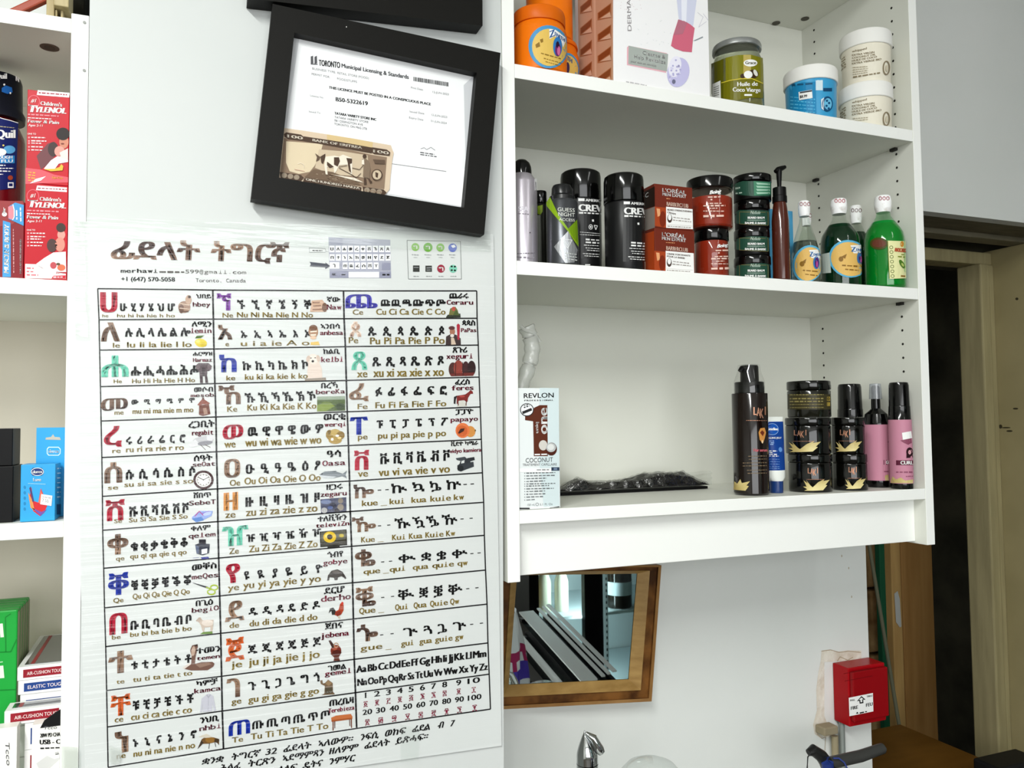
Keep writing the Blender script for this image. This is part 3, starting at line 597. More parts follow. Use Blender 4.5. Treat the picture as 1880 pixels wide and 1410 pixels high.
art(K9, [('P', '6b4a22', [(1090, 1210), (1130, 1110), (1170, 1088), (1250, 1092), (1310, 1110), (1308, 1170), (1280, 1140), (1200, 1158), (1140, 1160)]), ('E', '8a6228', (1215, 1118, 48, 32)), ('E', '3d2c18', (1285, 1125, 26, 22)), ('P', '3a2a18', [(1085, 1215), (1125, 1120), (1150, 1150)]), ('P', 'c9c2b2', [(1095, 1085), (1180, 1055), (1240, 1090), (1170, 1098)]), ('L', '241a12', 6, [(1210, 1150), (1202, 1212)]), ('L', '241a12', 6, [(1265, 1145), (1275, 1190)]), ('L', '241a12', 5, [(1290, 1140), (1308, 1170)])])
# middle column
art(K2, [('P', 'c7a68e', [(232, 680), (320, 672), (360, 720), (355, 772), (220, 772), (228, 720)]), ('P', '8e6a54', [(240, 690), (300, 690), (300, 702), (240, 702)]), ('P', '8e6a54', [(245, 718), (310, 715), (312, 728), (245, 730)]), ('P', '8e6a54', [(240, 748), (330, 744), (330, 758), (240, 760)]), ('E', '6f5140', (340, 735, 22, 38))])
art(K2, [('E', 'a07858', (247, 935, 40, 55)), ('E', '6e4a32', (247, 905, 34, 26)), ('P', 'e6d3c2', [(222, 930), (275, 926), (276, 938), (222, 942)]), ('P', 'e6d3c2', [(222, 956), (270, 954), (268, 968), (226, 970)]), ('E', 'd8b89a', (247, 985, 26, 14)), ('P', 'd6b45c', [(225, 1022), (290, 1015), (300, 1045), (225, 1045)])])
art(K2, [('P', 'd9c9bd', [(205, 1175), (290, 1172), (318, 1240), (322, 1325), (195, 1330), (200, 1240)]), ('E', 'e2d6cb', (245, 1160, 44, 42)), ('E', 'c7b3a4', (205, 1158, 16, 28, 15)), ('E', 'c7b3a4', (288, 1155, 16, 28, -15)), ('E', '1d1614', (243, 1178, 11, 10)), ('E', '2c2320', (228, 1152, 5, 5)), ('E', '2c2320', (262, 1150, 5, 5)), ('P', '8d8275', [(178, 1322), (350, 1312), (352, 1335), (178, 1340)])])
art(K4, [('P', '4d5f34', [(1018, 242), (1278, 237), (1278, 372), (1018, 380)]), ('P', '8d9b88', [(1018, 242), (1278, 237), (1278, 268), (1018, 272)]), ('P', '7a8c3f', [(1018, 320), (1130, 290), (1180, 330), (1100, 378), (1018, 380)]), ('E', '2e3f1f', (1232, 335, 44, 32)), ('E', '66783c', (1100, 300, 40, 12))])
art(K4, [('E', '8f7434', (1135, 595, 36, 46)), ('E', 'b59a55', (1185, 575, 52, 32)), ('E', '7f6428', (1235, 600, 38, 38)), ('E', 'a58845', (1185, 645, 62, 36)), ('E', 'efeeea', (1158, 638, 13, 13)), ('E', 'efeeea', (1205, 605, 16, 11)), ('E', 'd9c080', (1225, 625, 18, 12)), ('E', '6b5420', (1130, 570, 16, 18))])
art(K4, [('P', '7b8287', [(1038, 965), (1085, 935), (1180, 930), (1255, 955), (1295, 925), (1282, 968), (1295, 1000), (1250, 978), (1160, 1000), (1080, 995)]), ('P', 'c5cacd', [(1042, 968), (1100, 975), (1200, 982), (1160, 1000), (1080, 995)]), ('P', '5a6065', [(1140, 932), (1200, 928), (1185, 940)]), ('E', '2b2e30', (1062, 958, 6, 6))])
art(K4, [('P', '474a60', [(1048, 1192), (1288, 1172), (1290, 1308), (1055, 1322)]), ('E', '6b7799', (1100, 1215, 48, 22)), ('E', 'a9a8a8', (1085, 1295, 28, 26)), ('E', '7f7364', (1235, 1205, 24, 26)), ('E', '2f3040', (1165, 1250, 32, 28)), ('E', '8e8478', (1235, 1265, 30, 30)), ('E', '4e5d8c', (1140, 1270, 25, 16)), ('E', '35323a', (1200, 1295, 26, 18))])
art(K7, [('P', '17160f', [(1122, 195), (1390, 172), (1396, 330), (1128, 350)]), ('P', '5d5c50', [(1132, 205), (1382, 182), (1386, 320), (1138, 340)]), ('P', '2f2c1e', [(1138, 300), (1386, 270), (1386, 320), (1138, 340)]), ('E', 'd9b52c', (1222, 250, 64, 56)), ('E', 'e8d06a', (1205, 235, 30, 24)), ('E', '2f1f10', (1222, 248, 28, 26)), ('E', 'b6a42e', (1340, 235, 24, 18)), ('P', '23221c', [(1200, 346), (1320, 336), (1322, 348), (1200, 358)])])
art(K7, [('P', '4e4a48', [(1195, 685), (1205, 630), (1240, 585), (1300, 570), (1350, 595), (1385, 650), (1378, 665), (1340, 640), (1305, 652), (1300, 678), (1270, 680), (1265, 655), (1222, 650), (1215, 682)]), ('P', '6b6663', [(1240, 592), (1300, 580), (1335, 605), (1260, 610)]), ('P', '393533', [(1345, 600), (1390, 660), (1375, 668), (1345, 630)])])
art(K7, [('P', 'a23a1c', [(1262, 1000), (1310, 975), (1325, 915), (1345, 900), (1362, 930), (1360, 980), (1338, 1020), (1300, 1035), (1268, 1025)]), ('P', '2b2b28', [(1212, 1008), (1225, 960), (1258, 950), (1282, 985), (1275, 1022), (1245, 1025), (1238, 985)]), ('E', 'c23a2c', (1348, 910, 12, 16)), ('P', '7e2414', [(1280, 1000), (1330, 985), (1332, 1025), (1295, 1040)]), ('L', 'b59a6a', 5, [(1318, 1035), (1325, 1065)]), ('L', 'b59a6a', 5, [(1305, 1035), (1312, 1060)])])
art(K10, [('E', '6f2413', (1335, 195, 56, 60)), ('E', '9c4a32', (1322, 165, 30, 26)), ('P', '3a1f18', [(1258, 92), (1280, 85), (1325, 150), (1300, 175)]), ('O', 'b08a66', (1338, 138, 22, 22, 8)), ('P', '5a2a1c', [(1275, 225), (1395, 210), (1365, 262), (1378, 298), (1310, 302), (1318, 268)]), ('E', '4a1408', (1345, 215, 46, 28))])
art(K10, [('P', '6e5842', [(1185, 655), (1215, 640), (1220, 560), (1178, 540), (1172, 505), (1195, 500), (1200, 535), (1222, 530), (1255, 495), (1302, 530), (1305, 620), (1322, 640), (1322, 648)]), ('P', '8d7354', [(1225, 535), (1255, 500), (1295, 532), (1260, 560)]), ('P', '4a4232', [(1222, 580), (1300, 575), (1300, 635), (1225, 645)])])
art(K10, [('P', 'b9683a', [(1285, 890), (1335, 868), (1490, 850), (1508, 880), (1500, 902), (1290, 926)]), ('P', '9c5026', [(1288, 915), (1505, 888), (1505, 905), (1290, 932)]), ('P', '6b3318', [(1300, 930), (1312, 928), (1312, 1022), (1300, 1024)]), ('P', '5d2c16', [(1318, 928), (1328, 926), (1328, 998), (1320, 999)]), ('P', '6b3318', [(1488, 905), (1500, 903), (1502, 995), (1492, 997)]), ('P', '5d2c16', [(1472, 908), (1480, 906), (1484, 975), (1476, 976)])])
# right column
art(K2, [('P', '2c3126', [(1338, 815), (1352, 795), (1400, 800), (1455, 785), (1458, 818), (1340, 822)]), ('P', '6d6b3a', [(1360, 800), (1372, 745), (1395, 735), (1415, 730), (1435, 760), (1440, 795)]), ('E', 'b04a3c', (1400, 748, 16, 18)), ('P', '4a5a30', [(1395, 800), (1420, 750), (1452, 800)])])
art(K2, [('P', '3a2c2c', [(1335, 1045), (1338, 975), (1375, 955), (1420, 960), (1458, 990), (1460, 1042)]), ('E', 'a06a54', (1390, 935, 22, 32)), ('E', '5a2f30', (1385, 905, 26, 16)), ('P', 'a8273a', [(1425, 880), (1438, 868), (1452, 880), (1448, 1000), (1432, 1002)]), ('P', 'c9b5a0', [(1378, 985), (1402, 985), (1420, 1040), (1380, 1042)]), ('E', 'd8cfc8', (1388, 968, 16, 14))])
art(K2, [('E', '4a2724', (1395, 1245, 36, 58)), ('E', '8a3a30', (1440, 1235, 40, 66)), ('E', '3d1f20', (1500, 1240, 30, 62)), ('E', '2c1718', (1548, 1235, 34, 62)), ('P', '6a2b26', [(1365, 1280), (1575, 1270), (1560, 1298), (1380, 1302)]), ('L', '2a1515', 5, [(1418, 1190), (1415, 1298)]), ('L', '2a1515', 5, [(1474, 1185), (1478, 1298)])])
art(K5, [('P', '7a2420', [(1100, 235), (1180, 222), (1210, 200), (1228, 182), (1248, 195), (1252, 215), (1228, 218), (1205, 255), (1200, 290), (1186, 290), (1170, 275), (1120, 280), (1112, 310), (1100, 310)]), ('P', '1c1518', [(1072, 305), (1075, 245), (1105, 232), (1092, 270), (1088, 312)]), ('P', 'c9c8be', [(1115, 285), (1165, 278), (1190, 310), (1200, 332), (1100, 338)]), ('L', '5a1a18', 8, [(1190, 280), (1186, 325)]), ('L', '5a1a18', 8, [(1112, 280), (1115, 325)]), ('E', 'a8443c', (1150, 240, 26, 10))])
art(K5, [('E', 'c98a45', (1225, 565, 48, 52, -15)), ('E', 'd9743f', (1155, 555, 66, 70)), ('E', 'c45e2e', (1150, 560, 50, 52)), ('P', '3a1c14', [(1112, 580), (1135, 540), (1175, 535), (1165, 562), (1125, 585)]), ('E', '6f5a2c', (1272, 555, 6, 10))])
art(K5, [('P', '33373c', [(1105, 880), (1130, 862), (1255, 845), (1260, 890), (1190, 915), (1140, 935), (1110, 925)]), ('P', '3e4247', [(1092, 812), (1175, 798), (1200, 820), (1140, 838), (1100, 828)]), ('P', '26292d', [(1195, 812), (1262, 800), (1268, 828), (1205, 848)]), ('E', '1d2023', (1135, 905, 30, 28)), ('L', '26292d', 10, [(1140, 840), (1130, 870)]), ('P', '2d3035', [(1175, 815), (1230, 830), (1225, 855), (1170, 860)])])
poster = POST.build('alphabet_poster')
tag(poster, 'large white alphabet poster with coloured letters and small pictures in a black grid', 'poster')
# clear lamination sheet over the poster
LAM = film((1, 1, 1), .026, .10, bump=.7, stretch=(.22, 1, 13), scale=9)
pc = MB()
ll = [at(134, 406, YP-.0022), at(906, 430, YP-.0022), at(928.5, 1363, YP-.0022), at(157, 1477, YP-.0022)]
pc.grid(lambda a, b: ll[0].lerp(ll[1], a).lerp(ll[3].lerp(ll[2], a), b), 8, 8, LAM)
pc.build('clear_cover', poster)
# packing tape over the upper edge and corners
def tape(name, quad, Y, m, label, n=(10, 4), amp=.0012, seed=1):
    rnd = random.Random(seed); q = [at(u, v, Y) for u, v in quad]; tb = MB()
    jit = {}
    def fn(a, b):
        p = q[0].lerp(q[1], a).lerp(q[3].lerp(q[2], a), b)
        k = (round(a*50), round(b*50))
        if k not in jit: jit[k] = rnd.uniform(-amp, amp*.2)
        return p+Vector((0, jit[k], 0))
    tb.grid(fn, n[0], n[1], m); o = tb.build(name); return tag(o, label, 'tape')
TAPE = film((.97, .985, .975), .05, .1, bump=.5, stretch=(.5, 1, 6), scale=14, milk=.10, milkc=(.85, .88, .85))
tape('packing_tape', [(136, 398), (900, 424), (901, 462), (137, 440)], YP-.0031, TAPE, 'clear packing tape strip along the top edge of the alphabet poster', (26, 3), .0008)
tape('packing_tape', [(128, 330), (152, 326), (162, 620), (126, 612)], YP-.0058, TAPE, 'wrinkled clear tape down the upper left corner of the poster', (4, 14), .003)
tape('packing_tape', [(113, 1370), (143, 1372), (143, 1425), (113, 1425)], YP-.004, film((.9, .93, .9), .06, .2, milk=.35, milkc=(.62, .65, .6)), 'greyish tape patch at the lower left edge of the poster', (3, 4), .0006)
tape('packing_tape', [(735, 1330), (770, 1338), (768, 1395), (735, 1400)], YP-.0045, film((.97, .985, .975), .03, .1, milk=.05, milkc=(.85, .88, .85)), 'clear tape patch at the bottom edge of the poster', (4, 5), .001)
tape('packing_tape', [(200, 1370), (225, 1378), (218, 1402), (200, 1400)], YP-.0045, film((.9, .93, .9), .06, .2, milk=.4, milkc=(.72, .75, .72)), 'small torn tape piece over the bee row of the poster', (3, 3), .001)
# ================================================================== framed licence
def quad_frame(mb, outer, inner, Yf, Yb, m, Yin=None):
    O = [at(u, v, Yf) for u, v in outer]; I = [at(u, v, Yf) for u, v in inner]
    B = lambda P, y: [Vector((p.x, y, p.z)) for p in P]
    Ob = B(O, Yb); Ib = B(I, Yin if Yin is not None else Yb)
    for i in range(4):
        j = (i+1) % 4
        mb.add([O[i], O[j], I[j], I[i]], [(0, 1, 2, 3)], m)
        mb.add([O[i], O[j], Ob[j], Ob[i]], [(3, 2, 1, 0)], m)
        mb.add([I[i], I[j], Ib[j], Ib[i]], [(0, 1, 2, 3)], m)
    return mb
FRM = mat('0e0d0a', .5, spec=.2)
fr = thing('picture_frame', 'black picture frame hung crooked above the poster, holding a licence certificate', 'picture frame', at(690, 398, -.012))
out = [(500.5, 7), (919, 97), (889, 431), (461, 365)]; inn = [(540.5, 60), (875.4, 133.6), (852, 381.4), (512.4, 326)]
fb = quad_frame(MB(), out, inn, -.024, -.0072, FRM, -.0095)
bk = [at(u, v, -.024) for u, v in out]; fb.add([Vector((p.x, -.0072, p.z)) for p in bk], [(0, 1, 2, 3)], FRM)
D_ = Dec(fb, SY(-.024), 440, 0, 3.204); D_.ell(628, 158, 2.5, 4, mat('d8d8d4', .5), 1)
fb.build('frame', fr, bevel=.0012)
ce = MB(); YC = -.0095
cq = [at(u, v, YC) for u, v in ((528, 52), (884, 130), (860, 392), (503, 335))]
ce.prism(cq, [p+Vector((0, .001, 0)) for p in cq], mat('d4d6d8', .6))
D_ = Dec(ce, SY(YC), 440, 0, 3.204)
DOC = mat('eeeff0', .5); G1, G2, G3 = mat('2c2c2e', .6), mat('8b8b8d', .6), mat('56565a', .6)
D_.poly([(355, 200), (1392, 425), (1325, 1218), (880, 1140), (240, 1050), (300, 560)], DOC, 1)
D_.poly([(1392, 430), (1345, 975), (1330, 985), (1318, 500)], mat('c9cbce', .6), 2)
D_.poly([(1345, 985), (1318, 1218), (1160, 1180), (1235, 1120), (1270, 1010)], mat('fafafa', .4), 2)
for x in (418, 440): D_.poly([(x, 332+(x-418)*.1), (x+14, 328), (x+16, 372), (x, 374)], G3, 3)
D_.line([(418, 376), (458, 378)], 5, G3, 3)
D_.text('TORONTO', 466, 385, 590, 400, 36, G1, 3, bold=.035); D_.text('Municipal Licensing & Standards', 600, 396, 994, 464, 24, G3, 3, bold=.05)
rb = random.Random(3); x = 1022
while x < 1230:
    w_ = rb.uniform(2, 6); y = 452+(x-1022)*.16; D_.rect(x, y, x+w_, y+24, G1, 3); x += w_+rb.uniform(1.5, 4)
D_.text('BUSINESS TYPE:', 427, 408, 565, 432, 13, G2, 3); D_.text('RETAIL STORE (FOOD)', 575, 434, 760, 466, 13, G2, 3)
D_.text('PERMIT FOR:', 423, 440, 532, 460, 13, G2, 3); D_.text('FOODSTUFFS', 573, 468, 690, 488, 13, G2, 3)
D_.text('THIS LICENCE MUST BE POSTED IN A CONSPICUOUS PLACE', 525, 520, 1124, 620, 15, G1, 3, bold=.07)
D_.text('Print Date:', 1008, 520, 1080, 533, 12, G2, 3); D_.text('12-JUN-2023', 1135, 546, 1230, 560, 12, G2, 3)
D_.text('Licence No.', 415, 566, 495, 580, 12, G2, 3); D_.text('B50-5322619', 566, 594, 753, 620, 24, G1, 3, bold=.05)
D_.text('Issued Date', 1000, 660, 1085, 673, 12, G2, 3); D_.text('12-JUN-2023', 1128, 680, 1220, 694, 12, G2, 3)
D_.text('Expiry Date', 997, 696, 1080, 710, 12, G2, 3); D_.text('01-JUN-2024', 1125, 716, 1218, 730, 12, G2, 3)
D_.text('Issued To', 407, 660, 475, 670, 12, G2, 3)
D_.text('TATARA VARIETY STORE INC', 558, 672, 803, 710, 15, G1, 3, bold=.07); D_.text('TATARA VARIETY STORE', 558, 694, 757, 724, 13, G3, 3)
D_.text('781 OSSINGTON AVE', 556, 714, 725, 740, 13, G3, 3); D_.text('TORONTO, ON M6G 3T8', 556, 734, 748, 764, 13, G3, 3)
D_.line([(1065, 875), (1085, 868), (1100, 880), (1125, 866), (1150, 884)], 3, G2, 3); D_.greek(1062, 896, 1145, 908, 7, G3); D_.greek(1062, 908, 1162, 922, 7, G3)
D_.line([(890, 962), (1215, 1008)], 3, G2, 3)
ce.build('certificate', fr)
gq = [at(u, v, -.0145) for u, v in ((538, 57), (878, 131), (854, 384), (510, 329))]
MB().add(gq, [(0, 1, 2, 3)], film((1, 1, 1), .008, .03)).build('glass_pane', fr)
# banknote
bn = MB(); YN = -.0112; E1 = 8.174
bp = [(180, 42), (460, 78), (850, 140), (1230, 200), (1780, 300), (1792, 340), (1822, 410), (1800, 520), (1785, 660), (1770, 800), (1760, 960), (1690, 1045), (1300, 1000), (800, 900), (100, 795), (140, 400)]
D_ = Dec(bn, SY(YN), 500, 230, E1)
P0 = [D_.p(x, y, 0) for x, y in bp]; bn.prism(P0, [p+Vector((0, .0008, 0)) for p in P0], mat('d3bfa6', .6))
N1_, N2_, N3_, N4_ = mat('4a382c', .6), mat('8a7460', .6), mat('c8b69c', .6), mat('e6dccb', .6)
D_.poly([(820, 135), (1180, 195), (1510, 258), (1500, 335), (1180, 280), (820, 215)], mat('d0b787', .6), 1)
D_.poly([(175, 190), (480, 235), (800, 285), (1480, 440), (1720, 480), (1680, 960), (1000, 880), (120, 720)], N2_, 1)
D_.poly([(205, 240), (760, 280), (720, 420), (640, 600), (560, 700), (400, 730), (260, 690), (205, 560)], mat('d6c6a8', .6), 2)
D_.poly([(700, 360), (1050, 390), (1430, 450), (1460, 800), (1200, 760), (900, 740), (640, 640)], N3_, 3)
D_.poly([(620, 660), (900, 700), (1240, 830), (1330, 900), (480, 780)], mat('6d5947', .6), 4)
D_.poly([(910, 740), (1240, 790), (1370, 860), (1240, 830)], N4_, 5)
for sx, sy in ((0, 0), (1290, 225)):
    D_.poly([(175+sx*1.005, 130+sy), (210+sx, 105+sy), (430+sx, 140+sy), (480+sx, 180+sy), (470+sx, 232+sy), (240+sx, 205+sy), (185+sx, 170+sy)], N1_, 5)
    D_.text('100', 228+sx, 180+sy, 455+sx, 214+sy, 44, N4_, 6, bold=.1)
D_.poly([(470, 165), (1000, 245), (1500, 335), (1490, 420), (1000, 330), (470, 235)], N1_, 4); D_.text('BANK OF ERITREA', 605, 238, 1345, 356, 38, N4_, 6, bold=.08)
D_.poly([(480, 790), (900, 850), (1340, 930), (1330, 985), (900, 905), (460, 845)], N1_, 5); D_.text('ONE HUNDRED NAKFA', 505, 826, 1310, 962, 34, N4_, 6, bold=.08)
for bx, by in ((150, 700), (1390, 920)):
    D_.poly([(bx-40, by), (bx+280, by+45), (bx+325, by+90), (bx+280, by+135), (bx-20, by+95)], N1_, 4)
    for i in range(3): D_.ell(bx+30+i*92, by+52+i*14, 42, 38, mat('968876', .6), 6)
D_.text('100', bx+10, by+75, bx+250, by+110, 40, N2_, 7)
# oxen and ploughman
OX = N1_
D_.poly([(795, 470), (930, 455), (1000, 470), (1060, 440), (1190, 490), (1200, 560), (1195, 740), (1170, 745), (1150, 600), (1120, 590), (1000, 600), (960, 690), (930, 720), (920, 640), (820, 620), (830, 740), (800, 735), (780, 600)], N4_, 6)
D_.poly([(925, 480), (1000, 480), (1015, 540), (980, 620), (925, 590)], OX, 7); D_.poly([(1110, 490), (1195, 500), (1195, 570), (1165, 580), (1185, 725), (1150, 680), (1130, 560)], OX, 7)
D_.poly([(820, 545), (870, 580), (925, 625), (860, 640), (820, 600)], OX, 7); D_.poly([(720, 470), (795, 425), (795, 480), (760, 580), (735, 560)], OX, 7); D_.poly([(642, 420), (720, 475), (700, 520), (655, 545), (670, 480)], mat('5c4a3c', .6), 7)
D_.line([(1000, 640), (1200, 745), (1260, 790), (1330, 720)], 9, OX, 8); D_.line([(1000, 625), (1120, 605)], 8, OX, 8); D_.line([(1200, 640), (1310, 665), (1365, 600)], 9, OX, 8)
D_.ell(1385, 465, 30, 32, OX, 8); D_.poly([(1345, 510), (1400, 495), (1450, 540), (1470, 640), (1460, 800), (1360, 770), (1370, 600)], mat('7d6b59', .6), 8); D_.poly([(1375, 785), (1405, 790), (1415, 885), (1375, 890)], OX, 9); D_.poly([(1430, 790), (1455, 800), (1500, 850), (1470, 875)], OX, 9); D_.poly([(1345, 520), (1375, 510), (1380, 590), (1340, 585)], N4_, 9)
D_.poly([(1510, 510), (1690, 520), (1690, 580), (1540, 575)], mat('5f4d3f', .6), 7); D_.ring(1570, 745, 78, 82, 10, N1_, 8); D_.ell(1570, 745, 66, 70, N3_, 7); D_.poly([(1545, 700), (1590, 720), (1580, 790), (1550, 775)], OX, 8)
D_.line([(380, 580), (420, 565), (470, 590), (475, 640)], 6, N4_, 6); D_.line([(330, 660), (485, 690)], 7, mat('c49a86', .6), 6)
for i in range(46):
    x_, y_ = rb.uniform(640, 1320), rb.uniform(720, 860)
    if y_ > 700+(x_-620)*.12: D_.line([(x_, y_), (x_+rb.uniform(12, 40), y_+rb.uniform(-6, 8))], 4, rb.choice([N1_, N3_]), 5.5)
tag(bn.build('banknote'), 'worn brown hundred nakfa banknote tucked in the lower left of the licence frame', 'banknote')
# upper frame, mostly cut by the top of the photograph
fr2 = thing('picture_frame', 'upper black picture frame cut off by the top edge of the photo', 'picture frame', at(690, 26, -.012))
o2 = [(455, -3), (886, 47), (884, -330), (470, -380)]; i2 = [(500, -45), (845, -5), (845, -290), (512, -335)]
fb = quad_frame(MB(), o2, i2, -.026, -.0005, FRM, -.008); bk = [at(u, v, -.026) for u, v in o2]; fb.add([Vector((p.x, -.0005, p.z)) for p in bk], [(0, 1, 2, 3)], FRM)
fb.build('frame', fr2, bevel=.0012)
MB().add([at(u, v, -.0078) for u, v in i2], [(0, 1, 2, 3)], mat('e5e6e4', .6)).build('mount', fr2)
# ================================================================== helpers for shelf goods
def rb_prof(r, z0, z1, b=.002): return [(r-b, z0), (r-b*.3, z0+b*.3), (r, z0+b), (r, z1-b), (r-b*.3, z1-b*.3), (r-b, z1)]
class Round:
    def __init__(s, name, label, cat, uL, uR, v, Yc, zb, group=None):
        s.X, s.Y, s.r = cyl(uL, uR, v, Yc); s.um = (uL+uR)/2; s.zb = zb
        s.root = thing(name, label, cat, (s.X, s.Y, zb), group)
    def z(s, v, r=None): return SCYL(s.X, s.Y, r or s.r)(s.um, v, 0).z
    def part(s, name, prof, m, **k):
        kw = {q: k.pop(q) for q in ('seg', 'cap0', 'cap1', 'sx', 'sy') if q in k}
        return MB().lathe(s.X, s.Y, prof, m, **kw).build(name, s.root, **k)
    def dec(s, ox, oy, k, r=None): 
        mb = MB(); return mb, Dec(mb, SCYL(s.X, s.Y, (r or s.r)+.0002), ox, oy, k, True)
def card(name, label, cat, uL, uR, yf, zb, zt, depth, m, v=0, group=None, bevel=.0006, x1=None, body='carton'):
    """an upright carton; returns root, carton X limits"""
    X0 = at(uL, v, yf).x; X1 = x1 if x1 is not None else at(uR, v, yf).x
    root = thing(name, label, cat, ((X0+X1)/2, yf+depth/2, zb), group)
    MB().box(X0, X1, yf, yf+depth, zb, zt, m).build(body, root, bevel=bevel)
    return root, X0, X1
GAP = .0003
ZA += .0004; ZB += .0004; ZC += .0004
# ================================================================== top bay: jars and a beauty box
CO = (930, 0, 4.82)
ORJ, ORJ2 = mat('e8740a', .38), mat('d9660a', .38)
LBL_B, LBL_Y = mat('4b93c4', .4), mat('dcb95e', .4)
GOLDT = mat('8a6a22', .5)
def orange_jar(label, uL, uR, v, Yc, zb, vlid, vtop, vsh, front):
    j = Round('orange_jar', label, 'jar', uL, uR, v, Yc, zb, 'orange jars on the top shelf'); r = j.r
    zl, zt, zs = j.z(vlid), j.z(vtop), j.z(vsh)
    j.part('jar_body', [(r-.003, zb), (r, zb+.003), (r, zs-.004), (r*.97, zs), (r*.9, zl)], ORJ)
    j.part('lid', [(r*.955, zl), (r*.965, zl+.001), (r*.96, zt-.006), (r*.93, zt-.0015), (r*.88, zt)], ORJ2)
    return j
j = orange_jar('big orange jar with a blue and yellow label, front of the top shelf', 939, 1040.5, 90, .041, ZA, 30, 3, 38, True)
mb, D = j.dec(*CO)
D.ell(372, 414, 178, 192, LBL_B, 1, rot=-12); D.ell(380, 419, 154, 166, LBL_Y, 2, rot=-12)
D.poly([(378, 256), (430, 262), (520, 330), (522, 372), (500, 420), (480, 345), (425, 320), (380, 345)], PWHITE, 3)
D.text('Z', 382, 335, 425, 318, 62, mat('1d4f8c', .4), 4, bold=.06); D.text('ENITH', 428, 312, 515, 372, 34, mat('1d4f8c', .4), 4, bold=.06)
D.ell(452, 412, 40, 86, mat('2f78bb', .4), 4); D.ell(455, 440, 26, 58, mat('6d2a6e', .4), 5); D.ell(452, 395, 14, 30, mat('2a1230', .4), 6); D.ell(462, 450, 14, 40, mat('d26a9c', .4), 6)
D.poly([(255, 395), (290, 370), (298, 410), (262, 425)], GOLDT, 3); D.poly([(295, 350), (322, 340), (325, 370), (305, 380)], GOLDT, 3)
D.greek(305, 470, 480, 520, 11, GOLDT); D.greek(330, 515, 490, 560, 9, GOLDT); D.greek(345, 545, 470, 580, 8, GOLDT)
mb.build('label', j.root)
j2 = orange_jar('orange jar behind the big one, lower of two stacked against the back', 972, 1063, 115, .105, ZA, 74, 64, 86, False)
mb, D = j2.dec(*CO); D.ell(555, 590, 85, 125, LBL_B, 1, rot=-15); D.ell(558, 596, 72, 108, LBL_Y, 2, rot=-15); D.text('TH', 535, 528, 580, 560, 40, mat('1d4f8c', .4), 4, bold=.06); D.ell(540, 600, 18, 50, mat('3a2350', .4), 3)
mb.build('label', j2.root)
zt2 = j2.z(64)
orange_jar('orange jar stacked on another one, cut off by the top of the photo', 966, 1051, 20, .105, zt2+GAP, -60, -85, -48, False)
# white beauty-device box
YFB = .004; XB0 = at(1126, 100, YFB).x; XB1 = at(1302, 100, YFB).x; dB = at_x(1057, 130, XB0).y-YFB
bx = thing('gift_box', 'tall white box picturing a cleansing device, peach patterned side facing left', 'box', ((XB0+XB1)/2, YFB+dB/2, ZA))
MB().box(XB0, XB1, YFB, YFB+dB, ZA, at(1472, 57, YB).z-.004, mat('f3f2f3', .35)).build('carton', bx, bevel=.0006)
mb = MB(); D = Dec(mb, SY(YFB), *CO)
GRT = mat('b9b6b8', .5)
D.text('DERMA', 1106, 272, 1098, -8, 36, mat('9a9698', .5), 3)
rq = random.Random(5)
for i in range(26): D.ell(rq.uniform(1010, 1195), rq.uniform(-40, 90), 3.5, 3.5, mat('e0cfd4', .5), 1, n=8)
for i in range(14): D.line([(x_ := rq.uniform(1130, 1450), y_ := rq.uniform(180, 400)), (x_+rq.uniform(5, 20), y_+rq.uniform(-14, 14))], 3, mat('d5dadb', .5), 1)
D.poly([(1500, -60), (1690, -60), (1650, 240), (1525, 180)], mat('d3d6ea', .35), 1); D.poly([(1545, -60), (1600, -60), (1590, 200), (1550, 185)], mat('eceef8', .35), 2)
D.poly([(1520, 172), (1570, 185), (1625, 215), (1665, 248), (1650, 350), (1640, 462), (1560, 455), (1490, 430), (1455, 405), (1475, 310)], mat('d1687f', .35), 2)
D.poly([(1520, 172), (1600, 198), (1560, 300), (1480, 310)], mat('b97082', .35), 3)
D.poly([(1652, 360), (1735, 322), (1740, 332), (1670, 362)], mat('8f979c', .4), 2)
D.line([(1690, 110), (1740, 150), (1700, 240), (1770, 190)], 4, mat('cdcad6', .4), 1); D.line([(1740, 120), (1785, 180)], 4, mat('cdcad6', .4), 1)
D.poly([(1065, 420), (1080, 404), (1420, 470), (1412, 645), (1065, 575)], mat('e9b5bf', .4), 1); D.poly([(1080, 404), (1430, 478), (1420, 632), (1078, 566)], mat('a9b0aa', .4), 2)
D.text('Cleanse &', 1205, 482, 1405, 522, 34, PWHITE, 3, bold=.05); D.text('Help Revitalize', 1130, 515, 1408, 568, 34, PWHITE, 3, bold=.05); D.text('your skin on contact', 1098, 550, 1325, 592, 20, PWHITE, 3, bold=.03)
D.ell(1520, 640, 98, 132, mat('c5c1e6', .4), 2, rot=12); D.ell(1490, 590, 55, 95, mat('eceaf7', .4), 3, rot=12)
for i in range(22): D.ell(rq.uniform(1440, 1540), rq.uniform(530, 720), 9, 9, mat(rq.choice(['d9d6f0', 'b3afd8']), .4), 4, n=8)
D.ell(1480, 722, 16, 20, mat('6f6e8a', .4), 4)
D.greek(1058, 722, 1240, 758, 12, GRT)
mb.build('front_print', bx)
mb = MB(); D = Dec(mb, SX(XB0), *CO)
D.poly([(630, -60), (942, -90), (942, 708), (640, 652)], mat('d6a98c', .4), 1)
PE1, PE2, PE3 = mat('8e4a24', .4), mat('b7744a', .4), mat('e6bfa4', .4)
